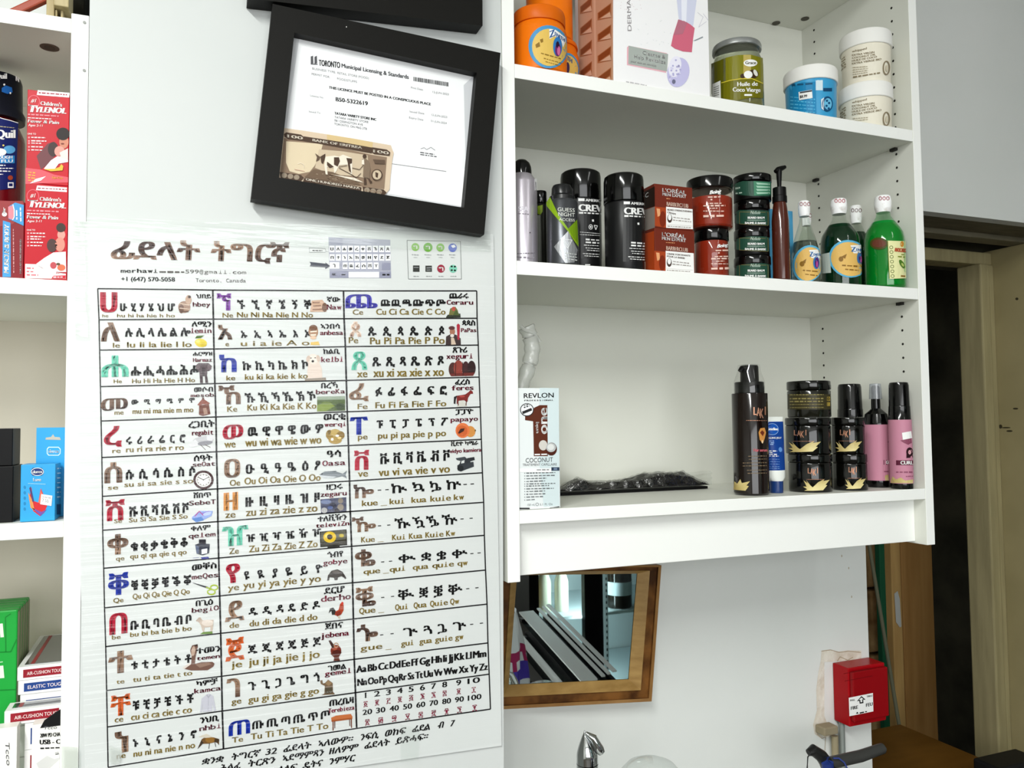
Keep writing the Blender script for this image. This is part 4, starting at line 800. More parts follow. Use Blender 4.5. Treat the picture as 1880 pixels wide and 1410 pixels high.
for c, (xa, xb) in enumerate(((650, 755), (805, 925))):
    for i in range(-1, 4):
        y0 = -90+i*190+(0 if c == 0 else 55)
        sl = .12 if c else .05
        D.poly([(xa, y0+150), (xb, y0+60), (xb, y0+190), (xa, y0+215)], PE2, 2); D.poly([(xa+8, y0+150), (xb-5, y0+72), (xb-12, y0+130), (xa+8, y0+200)], PE1, 3); D.poly([(xa+20, y0+200), (xb-10, y0+140), (xb, y0+186)], PE3, 4)
D.line([(778, -80), (788, 680)], 18, PE3, 2)
mb.build('side_print', bx)
# coconut oil jar
C6 = (1280, 0, 4.273)
j = Round('glass_jar', 'glass jar of olive-green oil with a silver lid and white lettering', 'jar', 1305.5, 1402, 130, .046, ZA); r = j.r
z0, z1, z2, z3, z4 = j.z(66), j.z(77), j.z(88), j.z(98), j.z(106)
j.part('jar_body', [(r-.004, ZA), (r, ZA+.004), (r, z4), (r*.97, z3), (r*.88, z2), (r*.86, z1)], mat('c9d0b6', .05, trans=.9, coat=.2), seg=48)
j.part('oil', [(r-.0035, ZA+.004), (r-.0025, ZA+.008), (r-.0025, z4-.002), (r*.9, z3-.002)], mat('a49a28', .2))
j.part('lid', [(r*.93, z1), (r*.95, z1+.001), (r*.95, z0-.003), (r*.92, z0)], mat('b9bcbc', .3, metal=.8))
mb, D = j.dec(*C6); OLV, OLV2 = mat('6d6a0c', .3), mat('7d7a14', .3)
D.poly([(110, 500), (205, 462), (205, 770), (112, 740)], mat('595808', .3), 1); D.poly([(222, 455), (310, 432), (420, 428), (515, 455), (518, 690), (420, 765), (300, 790), (225, 778)], OLV2, 1)
D.poly([(205, 640), (330, 622), (420, 616), (518, 655), (518, 770), (420, 765), (300, 790), (205, 775)], OLV, 2)
D.line([(190, 650), (260, 630), (340, 618), (430, 616), (518, 655)], 6, mat('d9c53a', .4), 3)
D.rect(362, 430, 422, 620, mat('b7a458', .3), 2); D.ell(418, 494, 54, 28, PWHITE, 3); D.text('Grace', 378, 503, 462, 503, 24, mat('4a4a20', .5), 4, bold=.05)
D.ell(440, 580, 42, 34, mat('3d2a1c', .4), 3); D.ell(358, 596, 20, 18, mat('3d2a1c', .4), 3); D.ell(400, 585, 34, 30, PWHITE, 4); D.ell(458, 572, 14, 28, mat('e4e2da', .4), 4, rot=-25)
D.text('Huile de', 316, 676, 474, 672, 34, PWHITE, 4, bold=.04); D.text('Coco Vierge', 280, 718, 496, 722, 34, PWHITE, 4, bold=.04)
D.rect(370, 738, 430, 752, PWHITE, 3)
mb.build('label', j.root)
mb, D = j.dec(*C6); D.poly([(120, 660), (182, 632), (186, 778), (118, 765)], PWHITE, 2)
for i in range(5): D.line([(128, 690+i*16), (172, 672+i*17)], 5, mat('7a7a74', .5), 3)
mb.build('barcode_label', j.root)
# blue tub
def tub(label, uL, uR, vtop, vl, vb, Yc, zb, mbody, group=None):
    t = Round('plastic_tub', label, 'tub', uL, uR, (vtop+vl)/2, Yc, zb, group); r = t.r
    zt, zl = t.z(vtop), t.z(vl)
    t.part('tub_body', [(r*.86, zb), (r*.90, zb+.003), (r*.94, zl-.002), (r*.94, zl+.003)], mbody, seg=48)
    t.part('lid', [(r*.98, zl), (r, zl+.001), (r, zt-.004), (r*.97, zt-.001), (r*.93, zt)], mat('f2f1ec', .35), seg=48)
    return t, r, zt
t, r, _ = tub('blue plastic tub with a white lid and a small price sticker', 1437, 1538.5, 116, 143, 214, .056, ZA, mat('3f9fd0', .3))
mb, D = t.dec(*C6, r=r*.93)
D.poly([(722, 650), (930, 640), (935, 890), (728, 865)], mat('1c84b8', .35), 1); D.greek(740, 668, 905, 655, 22, mat('134f73', .5), 2)
for i in range(5): D.greek(730, 760+i*28, 925, 780+i*26, 11, mat('54b4dd', .4), 2)
D.rect(930, 628, 985, 708, mat('d5e6ee', .3), 1); D.rect(990, 690, 1058, 716, mat('10436a', .4), 2)
D.ell(1022, 815, 42, 60, mat('0f4a75', .4), 2); D.ell(1026, 815, 30, 45, mat('6cbde2', .4), 3); D.poly([(972, 780), (995, 765), (992, 865), (975, 850)], mat('dfeaf0', .4), 2)
for px_, py_ in ((1018, 790), (1035, 808), (1015, 830), (1032, 850)): D.ell(px_, py_, 9, 9, mat('0f4a75', .4), 4)
mb.build('label', t.root)
mb, D = t.dec(*C6, r=r*.945); D.poly([(795, 722), (900, 704), (905, 768), (800, 786)], PWHITE, 2); D.text('$8.99', 805, 770, 862, 762, 22, INK, 3, bold=.05); D.poly([(805, 722), (900, 706), (900, 718), (805, 733)], mat('3a4048', .5), 3)
mb.build('price_sticker', t.root)
CRM = mat('ece6d4', .35)
def white_tub(label, uL, uR, vtop, vl, zb, dy):
    t, r, zt = tub(label, uL, uR, vtop, vl, 0, .045, zb, CRM, 'white tubs stacked at the right end of the top shelf')
    mb, D = t.dec(*C6, r=r*.93); BR = mat('8b7d63', .5)
    D.text('whipped', 1215, 412+dy, 1330, 386+dy, 18, BR, 2, bold=.05)
    for i, s_ in enumerate(('EXTRA VIRGIN', 'COCONUT OIL', 'HUILE DE COCO', 'EXTRA VIERGE BIO')):
        D.text(s_, 1215, 440+i*22+dy, (1390, 1400, 1410, 1445)[i], 415+i*18+dy, 15, BR, 2, bold=.05)
    for i in range(4 if dy == 0 else 2): D.greek(1220, 530+i*18+dy, 1340, 520+i*15+dy, 7, mat('b5aa92', .5), 2)
    if dy == 0: D.greek(1222, 605+dy, 1435, 570+dy, 13, BR, 2)
    D.ring(1485, 532+dy, 24, 52, 9, BR, 2); D.ell(1488, 535+dy, 10, 26, mat('cfc6ae', .4), 2)
    for i in range(5): D.greek(1112, 480+i*20+dy, 1165, 440+i*20+dy, 12, mat('a3977e', .5), 2)
    mb.build('label', t.root); return zt
zz = white_tub('white tub with brown lettering, lower of the stacked pair on the top shelf', 1537.5, 1640, 147, 176, ZA, 400)
white_tub('white tub with brown lettering, upper of the stacked pair on the top shelf', 1539.5, 1638, 49.5, 78, zz+GAP, 0)

# ================================================================== middle bay
C7 = (930, 260, 4.82); C8 = (1220, 280, 3.76)
c = Round('spray_can', 'silver spray can with a domed black cap beside the left side panel', 'spray can', 931, 986.5, 400, .055, ZB); r = c.r
zs, zc, zt = c.z(322), c.z(313), c.z(284)
c.part('can_body', [(r-.002, ZB), (r, ZB+.002), (r, zs-.006), (r*.93, zs-.001), (r*.68, zc)], mat('d3ccd6', .30, metal=.7, spec=.5))
rc = r*.66
c.part('cap', [(rc, zc), (rc, zt-.018), (rc*.96, zt-.012), (rc*.82, zt-.006), (rc*.5, zt-.0015), (rc*.1, zt)], BLK_GLOSS)
mb, D = c.dec(*C7); D.poly([(246, 330), (268, 325), (270, 425), (250, 432)], PWHITE, 1); D.greek(100, 635, 200, 640, 8, mat('8d8890', .5)); D.text('SPA', 105, 615, 190, 618, 45, mat('e6e2ea', .4), 2, bold=.04)
D.ell(208, 805, 5, 7, mat('555158', .5), 2); D.greek(95, 990, 250, 985, 8, mat('77727a', .5)); D.greek(85, 1020, 245, 1030, 18, mat('8f8a92', .5))
mb.build('label', c.root)
c = Round('spray_can', 'thin dark spray can half hidden behind the silver one', 'spray can', 980, 1005.5, 420, .125, ZB); r = c.r
c.part('can_body', rb_prof(r, ZB, c.z(372), .002), mat('23241f', .3, metal=.5)); c.part('cap', rb_prof(r*.93, c.z(372), c.z(348), .002), BLK_GLOSS)
mb, D = c.dec(*C7); D.poly([(275, 570), (320, 560), (318, 620), (300, 648), (275, 640)], mat('7f9a1f', .35), 1); D.rect(272, 650, 300, 1062, mat('8a8d86', .3), 1); mb.build('label', c.root)
c = Round('spray_can', 'charcoal body spray can with a bright green diagonal patch', 'spray can', 1003, 1062.5, 430, .027, ZB); r = c.r
zb_, zt = c.z(362), c.z(333)
c.part('can_body', [(r-.002, ZB), (r, ZB+.002), (r, zb_-.004), (r*.9, zb_)], mat('54565a', .3, metal=.7))
c.part('cap', [(r*.80, zb_), (r*.80, zb_+.006), (r*.66, zb_+.009), (r*.64, zt-.004), (r*.56, zt)], mat('1b1c1d', .25))
mb, D = c.dec(*C7); GRN = mat('84a71e', .3)
D.poly([(350, 540), (385, 490), (455, 640), (545, 770), (628, 740), (636, 930), (600, 880), (540, 790), (430, 660), (355, 570)], GRN, 1); D.poly([(545, 770), (625, 690), (636, 900), (590, 850)], mat('6d9014', .3), 2)
D.poly([(545, 790), (630, 960), (600, 1070), (520, 1074), (420, 930)], mat('a9abae', .3, metal=.6), 1)
for i, s_ in enumerate(('GUESS', 'NIGHT', 'ACCESS')): D.text(s_, 452+i*6, 614+i*42, 604, 624+i*42, (34, 34, 24)[i], mat('dfe2da', .4), 3)
D.line([(498, 868), (580, 870), (540, 945), (498, 868)], 6, mat('dcdedf', .4), 3); D.line([(515, 880), (540, 920), (562, 880)], 5, mat('dcdedf', .4), 3)
for i in range(3): D.greek(520, 985+i*25, 625, 1000+i*25, 9, mat('c9ccc8', .4))
mb.build('label', c.root)
CRW = mat('141415', .34, spec=.35); CWT = mat('e8e8e6', .4)
def crew(label, uL, uR, vtop, vcap, Yc, dx, dy):
    c = Round('aerosol_can', label, 'spray can', uL, uR, 340, Yc, ZB, 'black aerosol cans with white block lettering'); r = c.r
    zc, zt = c.z(vcap), c.z(vtop)
    c.part('can_body', [(r*.94, ZB), (r*.97, ZB+.002), (r*.97, zc-.003), (r*.93, zc)], CRW)
    c.part('cap', [(r*.985, zc), (r, zc+.001), (r*.985, zt-.008), (r*.95, zt-.002), (r*.88, zt)], BLK_GLOSS)
    mb, D = c.dec(*C7, r=r*.97)
    D.rect(628+dx, 495+dy, 850+dx, 1035+dy, CRW, .6); D.rect(635+dx, 502+dy, 690+dx, 526+dy, CWT, 2); D.text('AMERICAN', 700+dx, 528+dy, 885+dx, 540+dy, 24, CWT, 2, bold=.06)
    D.text('CREW', 642+dx, 612+dy, 885+dx, 624+dy, 62, CWT, 2, bold=.085)
    D.rect(640+dx, 622+dy, 678+dx, 638+dy, CWT, 2); D.greek(685+dx, 630+dy, 845+dx, 640+dy, 14, CWT, 2)
    D.poly([(755+dx, 690+dy), (772+dx, 688+dy), (774+dx, 708+dy), (758+dx, 708+dy)], CWT, 2)
    for i, q in enumerate((865, 890, 915, 940, 960, 990, 1010)): D.greek((700, 700, 685, 700, 710, 675, 690)[i]+dx, q+dy, 820+dx, q+8+dy, (16, 16, 8, 8, 8, 8, 8)[i], CWT, 2)
    return c, mb, D
c, mb, D = crew('black aerosol can with white lettering, directly behind the green patched can', 1028, 1104, 307, 362, .092, 0, 0)
D.line([(616, 545), (632, 545)], 5, CWT, 2); D.line([(620, 545), (624, 640)], 8, CWT, 2); D.ring(745, 755, 16, 20, 5, CWT, 2); D.ell(745, 755, 7, 9, CWT, 2); D.line([(775, 740), (805, 745), (790, 780), (775, 740)], 6, CWT, 2); D.greek(650, 800, 830, 815, 6, CWT, 2); D.greek(650, 822, 830, 832, 6, CWT, 2); D.rect(695, 1085, 740, 1095, CWT, 2)
mb.build('label', c.root)
c, mb, D = crew('black aerosol can with white lettering, between its twin and the brown cartons', 1107.5, 1182.5, 314, 366, .034, 402, 28)
mb.build('lettering', c.root)
# brown cartons
RBR, ORB = mat('6e2a1c', .35), mat('b8481e', .35)
def carton(label, uL, uR, vt, vb, zb, yo, top):
    yf = .008; X0, X1 = at(uL, 420, yf).x, at(uR, 420, yf).x; d = at_x(1183, 420, X0).y-yf; zt = at((uL+uR)/2, vt, yf).z
    root = thing('small_carton', label, 'box', ((X0+X1)/2, yf+d/2, zb), 'brown beard care cartons stacked in two')
    MB().box(X0, X1, yf, yf+d, zb, zt, RBR).build('carton', root, bevel=.0005)
    mb = MB(); D = Dec(mb, SY(yf), *C7)
    x0, x1, y0 = (1312, 1650, 395) if top else (1308, 1660, 785)
    D.poly([(x0, y0+180), (x0+100, y0+190), (x0+100, y0+368), (x0, y0+350)], mat('a3421f', .35), 1); D.poly([(x0+15, y0+195), (x0+45, y0+200), (x0+50, y0+260), (x0+25, y0+270)], mat('e2a070', .35), 2); D.ell(x0+70, y0+290, 28, 70, mat('7a2a14', .35), 2)
    D.poly([(x0+100, y0+180), (x1-4, y0+203), (x1, y0+380), (x0+100, y0+368)], PWHITE, 1)
    D.text("L'ORÉAL", x0+68, y0+50, x0+276, y0+75, 36, PWHITE, 3, bold=.03); D.text('MEN EXPERT', x0+68, y0+82, x0+278, y0+106, 28, PWHITE, 3, bold=.03)
    D.greek(x0+102, y0+108, x0+(135 if top else 180), y0+112, 7, mat('e2a070', .4)); D.text('BARBERCLUB', x0+106, y0+172, x0+296, y0+192, 36, mat('e8c9b8', .4), 3, bold=.03)
    T1 = mat('6a5a52', .5)
    for i, s_ in enumerate(('BEARD STRENGTHENING', 'CREAM') if top else ('CREME FORTIFIANTE', 'POUR LA BARBE')): D.text(s_, x0+112, y0+214+i*22, x0+((330, 185) if top else (318, 270))[i], y0+232+i*22, 15, T1, 3, bold=.05)
    D.ell(x0+132, y0+285, 22, 38, mat('4a3a34', .5), 2); D.ell(x0+132, y0+275, 15, 26, PWHITE, 3); D.greek(x0+165, y0+275, x0+310, y0+292, 9, mat('9a928c', .5)); D.greek(x0+160, y0+298, x0+322, y0+315, 9, mat('9a928c', .5))
    D.line([(x0+108, y0+338), (x1-8, y0+352)], 3, mat('c9c4c0', .5), 2); D.greek(x0+112, y0+352, x0+320, y0+366, 8, mat('9a928c', .5))
    mb.build('front_print', root)
    mb = MB(); D = Dec(mb, SX(X0), *C7)
    if top: D.poly([(1220, 445), (1310, 395), (1312, 570), (1222, 598)], mat('2a1c16', .4), 1); D.poly([(1222, 605), (1312, 575), (1312, 760), (1224, 790)], mat('8f857d', .4), 1); D.text('C', 1228, 500, 1255, 485, 40, PWHITE, 2)
    else: D.poly([(1225, 815), (1306, 790), (1308, 1140), (1228, 1130)], ORB, 1)
    mb.build('side_print', root); return zt
zt = carton('brown and white beard carton with an orange side, lower of the stacked two', 1201.5, 1274.5, 421, 0, ZB, 0, False)
carton('brown and white beard carton with a dark and grey side, upper of the stacked two', 1202.5, 1272.5, 341, 0, zt+GAP, 0, True)
# rust-red jars
def rust(label, uL, uR, vt, vl, zb, o, sc, lvl):
    j = Round('clear_jar', label, 'jar', uL, uR, (vt+vl)/2+20, .050, zb, 'rust-red jars with black lids'); r = j.r
    zl, zt = j.z(vl), j.z(vt)
    j.part('jar_body', [(r*.9, zb), (r*.97, zb+.003), (r*.97, zl-.006), (r*.92, zl)], film((.97, .9, .86), .05, .05), seg=44)
    j.part('contents', [(r*.88, zb+.002), (r*.94, zb+.005), (r*.94, zb+(zl-zb)*lvl), (r*.7, zb+(zl-zb)*lvl)], mat('8f2d17', .35))
    j.part('lid', [(r*.98, zl), (r, zl+.001), (r, zt-.004), (r*.98, zt-.001), (r*.94, zt)], BLK_GLOSS)
    mb, D = j.dec(*C8, r=r*.97); ox, oy = o
    D.text('Being', 312+ox, 288+oy, 312+ox+75*sc, 278+oy, 26*sc, PWHITE, 2, bold=.07, sh=.3)
    for i, (a, b, h) in enumerate(((300, 392, 12), (318, 330, 14), (292, 400, 10), (268, 420, 12), (305, 365, 8), (268, 415, 8), (268, 415, 18))):
        D.greek(312+ox+(a-312)*sc, (308, 326, 352, 368, 386, 404, 440)[i]*sc+oy+(1-sc)*280, 312+ox+(b-312)*sc, (306, 324, 350, 366, 384, 405, 436)[i]*sc+oy+(1-sc)*280, h*sc, mat('e6c3b4', .4), 2)
    mb.build('label', j.root); return zt
zt = rust('rust-red jar with black lid, lower and smaller of the stacked pair', 1273.5, 1338.5, 417.5, 438, ZB, (52, 370), .95, .97)
rust('rust-red jar with black lid, upper and larger of the stacked pair', 1260, 1346, 320, 341, zt+GAP, (0, 0), 1.0, .78)
# green beard balm tins
zb = ZB; GT = mat('24493a', .35); LGT = mat('b9cdbf', .4)
for i, (vt, vl, lab) in enumerate(((467, 484, 'green-labelled black tin at the bottom of the stack of four'), (416, 434, 'green-labelled black tin, second from the bottom of the stack of four'), (365, 382, 'green-labelled black tin, third from the bottom of the stack of four'), (316, 330, 'green-labelled black tin with pale green band, topmost of the stack of four'))):
    top = i == 3
    uL, uR = ((1347, 1416), (1347, 1414), (1347, 1414), (1344.5, 1417))[i]
    t = Round('balm_tin', lab, 'tin', uL, uR, vl, (.046, .046, .047, .046)[i], zb, 'green and black balm tins stacked in four'); r = t.r
    zl, zt = t.z(vl), t.z(vt)
    t.part('tin_body', rb_prof(r*.96, zb, zl, .002), BLACK); t.part('lid', rb_prof(r, zl, zt, .002), BLK_GLOSS)
    mb, D = t.dec(*C8, r=r*.96); y0 = (770, 585, 405, 205)[i]; x1 = 738 if top else 722
    D.poly([(482, y0-8), (600, y0-8), (x1, y0-4), (x1, y0+98), (600, y0+95), (482, y0+84)], GT, 1)
    if top:
        D.poly([(615, y0-8), (732, y0), (734, y0+85), (618, y0+92)], mat('3c7d5e', .35), 2)
        for q in range(4): D.poly([(632, y0+2+q*22), (725, y0+10+q*20), (728, y0+18+q*20), (640, y0+16+q*22)], mat('9cc3ad', .4), 3)
        D.text('BALM', 490, y0+50, 520, y0+45, 14, LGT, 3, bold=.06); D.greek(490, y0+78, 535, y0+72, 12, LGT)
    else:
        D.line([(518, y0+5), (715, y0+8), (715, y0+98)], 2.5, mat('8a7a4a', .4), 2); D.line([(518, y0+5), (518, y0+88), (715, y0+98)], 2.5, mat('8a7a4a', .4), 2)
        D.text('Nufade', 592, y0+18, 660, y0+20, 22, LGT, 3, sh=.3); D.text('BEARD BALM', 575, y0+52, 690, y0+52, 15, PWHITE, 3, bold=.06); D.line([(570, y0+62), (695, y0+62)], 2.5, LGT, 3); D.text('BAUME À BARBE', 556, y0+88, 700, y0+90, 15, PWHITE, 3, bold=.06)
        D.greek(484, y0+25, 500, y0+22, 12, mat('3d3f3a', .5))
    mb.build('label', t.root); zb = zt+GAP
# brown pump bottle
AMB = mat('4a1c10', .15, coat=.4)
p = Round('pump_bottle', 'slim brown bottle with a tall black pump in front of the clear bottles', 'bottle', 1417.5, 1450.5, 460, .018, ZB); r = p.r
zs, zc0, zc1, zn = p.z(368), p.z(366), p.z(341), p.z(310)
p.part('bottle_body', [(r-.002, ZB), (r, ZB+.002), (r*.98, zs-.03), (r*.82, zs-.008), (r*.72, zs)], AMB)
p.part('collar', [(r*.84, zc0-.002), (r*.84, zc0+.008), (r*.78, zc0+.009), (r*.76, zc1), (r*.45, zc1+.001)], BLACK)
m_ = MB(); m_.tube([(p.X, p.Y, zc1-.002), (p.X, p.Y, zn+.002)], [r*.22, r*.36], BLACK)
m_.tube([(p.X-.007, p.Y, zn-.001), (p.X-.002, p.Y, zn+.003), (p.X+.006, p.Y, zn+.006), (p.X+.013, p.Y, zn+.009)], [.0035, .0045, .0042, .003], BLACK)
m_.build('pump_head', p.root)
# pale blue carton behind the pump bottle
root, _, _ = card('slim_carton', 'pale blue slim carton peeking out behind the brown pump bottle', 'box', 1412, 1457, .085, ZB, at(1430, 385, .085).z, .03, mat('4f9fc9', .4), 450)
# swing-neck bottles
CAPM = noisy('d8d4cf', 'ffffff', 60, .35, lo=.3, hi=.45)
def oilbottle(label, uL, uR, v, Yc, vcap0, vcap1, vsh, vneck, liq, level, capc, dec=None, glass=(.9, .93, .9)):
    b = Round('oil_bottle', label, 'bottle', uL, uR, v, Yc, ZB, 'round-shouldered glass bottles with wrapped white caps'); r = b.r
    z0, z1, zs, zn = b.z(vcap0), b.z(vcap1), b.z(vsh), b.z(vneck); rn = r*.30; b.rn = rn
    pr = [(r-.004, ZB), (r, ZB+.004), (r, zs-.022), (r*.985, zs-.012), (r*.93, zs-.002), (r*.80, zs+(zn-zs)*.25), (r*.58, zs+(zn-zs)*.65), (rn*1.2, zn+.002), (rn, z1)]
    b.part('bottle_glass', pr, film(glass, .05, .03), seg=44, cap1=False)
    zl = ZB+(z1-ZB)*level; lp = []
    for (ra, za), (rb2, zb2) in zip(pr, pr[1:]):
        lp.append((ra*.955, za+.0015))
        if zb2 > zl:
            f = (zl-za)/(zb2-za); lp.append(((ra+(rb2-ra)*f)*.955, zl)); break
    if liq: b.part('liquid', lp, liq, seg=44)
    cap_ = b.part('cap', [(rn*1.15, z1-.008), (rn*1.38, z1), (rn*1.4, z1+(z0-z1)*.5), (rn*1.3, z0-.002), (rn*1.1, z0)], CAPM)
    mb = MB(); D = Dec(mb, SCYL(b.X, b.Y, rn*1.41), *C8, True)
    for i in range(3):
        x = 3.76*(b.um-1220)-30+i*26; y = 3.76*((vcap0+vcap1)/2-280)+6; D.ring(x, y, 9, 12, 4, mat(capc, .4), 1)
    mb.build('cap_print', cap_)
    return b
def zlabel(b, x0, x1, y0, y1):
    mb, D = b.dec(*C8); cx, cy, rx, ry = (x0+x1)/2, (y0+y1)/2, (x1-x0)/2, (y1-y0)/2
    D.ell(cx, cy, rx, ry, mat('58aed4', .4), 1, rot=18); D.ell(cx+4, cy+2, rx-11, ry-12, mat('dfb564', .4), 2, rot=18)
    D.poly([(cx+rx*.05, cy-ry*.72), (cx+rx*.6, cy-ry*.75), (cx+rx*.85, cy-ry*.25), (cx+rx*.2, cy-ry*.3)], PWHITE, 3)
    D.text('Z', cx+rx*.1, cy-ry*.38, cx+rx*.3, cy-ry*.38, 34, mat('2a66a0', .4), 4, bold=.08); D.text('ENITH', cx+rx*.34, cy-ry*.42, cx+rx*.8, cy-ry*.40, 18, mat('2a66a0', .4), 4, bold=.06)
    D.ell(cx+rx*.52, cy-ry*.05, 22, 44, mat('3a78b8', .4), 4); D.ell(cx+rx*.55, cy-ry*.05, 14, 36, mat('55206a', .4), 5); D.ell(cx+rx*.56, cy+4, 6, 22, mat('c0509a', .4), 6)
    D.ell(cx-rx*.4, cy+2, 16, 18, mat('8a6423', .4), 3); D.poly([(cx-rx*.4, cy-14), (cx-rx*.12, cy-34), (cx-rx*.2, cy)], mat('8a6423', .4), 3)
    D.greek(cx-rx*.35, cy+ry*.35, cx+rx*.6, cy+ry*.42, 12, mat('8a6423', .4)); D.greek(cx-rx*.2, cy+ry*.56, cx+rx*.6, cy+ry*.64, 10, mat('8a6423', .4))
    mb.build('label', b.root)
GLQ = mat('0f3d22', .05, trans=.55, ior=1.33); GLQ2 = mat('12a440', .06, trans=.4, ior=1.33); CLQ = mat('8f978f', .05, trans=.85, ior=1.33)
b = oilbottle('clear oil bottle with an oval label, right of the brown pump bottle', 1452, 1506, 480, .058, 363, 383, 450, 404, CLQ, .60, 'a05a60'); zlabel(b, 885, 1100, 637, 897)
oilbottle('clear oil bottle without visible label, second row behind the pump bottle', 1459, 1505, 470, .150, 386, 402, 452, 418, CLQ, .55, 'a05a60')
b = oilbottle('bottle of dark green oil with an oval label, beside the bright green one', 1505.5, 1580.5, 470, .056, 357, 377, 425, 398, GLQ, .80, 'b0414e'); zlabel(b, 1132, 1420, 605, 862)
mb, D = b.dec(*C8, r=b.r*1.002); D.poly([(1072, 705), (1140, 690), (1150, 830), (1078, 835)], mat('b9c4bc', .5), 1); mb.build('back_label', b.root)
oilbottle('green oil bottle in the second row between two labelled bottles', 1547, 1600, 460, .100, 372, 397, 440, 410, GLQ, .82, '6a4a48')
b = oilbottle('bright green oil bottle with a pale yellow avocado label at the shelf end', 1585.5, 1663, 470, .0345, 351, 374, 420, 392, GLQ2, .83, 'a03a4c', glass=(.75, .95, .78))
mb, D = b.dec(*C8); D.poly([(1540, 608), (1665, 612), (1668, 868), (1552, 872)], mat('e3e2a8', .4), 1); D.line([(1541, 610), (1553, 870)], 4, mat('7c8a2a', .4), 2)
D.text('AVOCADO', 1590, 684, 1672, 690, 28, mat('b5482c', .4), 3, bold=.08); D.ell(1640, 632, 12, 20, mat('c9892c', .4), 2); D.greek(1612, 718, 1660, 722, 12, mat('7c8a2a', .4)); D.greek(1635, 704, 1658, 706, 8, mat('7c8a2a', .4))
D.ell(1640, 770, 14, 34, mat('4f7a26', .4), 3, rot=-30); D.ell(1644, 775, 7, 14, mat('b9c46a', .4), 4, rot=-30)
for i, y in enumerate((655, 687, 720, 753, 787, 820, 853)): D.ring(1565+i*1.6, y, 11, 10, 4, mat('5f6d2a', .4), 2)
D.greek(1632, 852, 1662, 854, 12, mat('8a6423', .4)); D.ell(1480, 628, 62, 42, mat('4c4a1c', .4), 1); D.ell(1480, 628, 48, 28, mat('6a3a2a', .4), 2)
mb.build('label', b.root)
# ================================================================== bottom bay
CR = (930, 560, 3.5256); CC = (1310, 640, 4.476)
bx, X0, X1 = card('slim_carton', 'tall white hair-treatment carton with a big brown numeral one at the left end', 'box', 951.5, 1027, .004, ZC, at(985, 712.5, .004).z, .045, mat('e3e8e8', .35), 800)
mb = MB(); D = Dec(mb, SY(.004), *CR); BR, BR2, DK = mat('5a2a1a', .4), mat('4a1f14', .4), mat('2a2a2c', .5)
D.poly([(215, 536), (338, 538), (343, 1300), (240, 1306), (200, 900)], mat('d0dee0', .35), 1)
D.text('REVLON', 112, 602, 305, 598, 32, DK, 3, bold=.02); D.text('PROFESSIONAL', 113, 622, 306, 620, 9, DK, 3, bold=.08, mono=True)
D.poly([(178, 665), (215, 648), (264, 648), (267, 978), (177, 978), (172, 752), (120, 745), (120, 712), (165, 695)], BR, 2)
D.ring(132, 678, 42, 40, 5, DK, 3); D.ell(132, 678, 39, 37, mat('eef2f2', .4), 3); D.poly([(100, 690), (160, 666), (166, 682), (106, 706)], DK, 4); D.greek(112, 664, 150, 652, 8, DK, 4); D.greek(112, 652, 140, 644, 7, DK, 4)
D.text('one', 264, 832, 264, 668, 62, PWHITE, 4, bold=.04); D.text('uniq', 206, 828, 204, 758, 22, PWHITE, 4, bold=.03)
D.ell(237, 908, 28, 33, mat('cfcbc4', .4), 4); D.ell(290, 932, 36, 42, BR2, 4); D.ell(288, 922, 32, 30, mat('b9bcbc', .4), 5); D.ell(286, 920, 22, 20, mat('dadcda', .4), 6)
D.greek(182, 968, 262, 966, 11, PWHITE, 4)
D.text('COCONUT', 124, 1020, 300, 1014, 30, mat('4a4c4e', .5), 3); D.text('TRAITEMENT CAPILLAIRE', 104, 1042, 325, 1038, 16, mat('6a6c6e', .5), 3)
D.rect(82, 1058, 290, 1082, PWHITE, 2); D.greek(195, 1067, 275, 1066, 9, mat('8a8c8e', .5)); D.rect(290, 1050, 342, 1072, mat('2b3a4e', .4), 3); D.rect(305, 1054, 328, 1068, mat('6d7f98', .4), 4)
for i, y in enumerate((1088, 1106, 1124, 1142, 1158, 1172, 1190, 1207, 1225, 1243, 1262)):
    D.greek(128, y, (316, 316, 260, 250, 316, 275, 306, 250, 252, 236, 186)[i], y-4, 8, mat('6f7476', .5)); D.ell(118, y, 3, 3, mat('6f7476', .5), 3, n=8)
D.text('150 mL', 135, 1300, 185, 1298, 14, mat('7f8486', .5), 3); D.ring(198, 1290, 9, 9, 3, mat('7f8486', .5)); D.text('5.1 Fl. Oz', 215, 1298, 298, 1294, 14, mat('7f8486', .5), 3)
D.poly([(84, 1312), (150, 1312), (150, 1321), (84, 1322)], DK, 2); D.poly([(280, 1316), (342, 1302), (343, 1309), (280, 1313)], DK, 2)
mb.build('front_print', bx)
# bag of black hair lying flat
pa, pb, pcn = at_z(1024, 911, ZC), at_z(1306, 899, ZC), at_z(1310, 884, ZC)
root = thing('hair_pack', 'flat black hair pack in shiny clear plastic lying on the bottom shelf', 'hair pack', ((pa.x+pb.x)/2, .11, ZC))
def hp(a, b):
    x = pa.x+(pb.x+.012-pa.x)*a; y = pa.y+.004+(.20-pa.y)*b
    edge = min(1, 6*a, 8*(1-a), 7*b, 7*(1-b))
    h = .004+edge*(.008+.012*math.exp(-((a-.13)/.08)**2)+.017*math.exp(-((a-.74)/.28)**2)*(.55+.45*b)+.0018*math.sin(19*a+4*b)+.0008*math.sin(47*a-9*b))
    return Vector((x, y, ZC+.003+h))
hm = MB(); hm.grid(hp, 60, 18, noisy('080808', '2a2928', 60, .22, stretch=(1, 5, 1), bump=.4)); hm.box(pa.x+.002, pb.x+.008, pa.y+.006, .198, ZC+.0002, ZC+.0045, BLACK); hm.build('hair_bundle', root)
fm = MB(); rndh = random.Random(4)
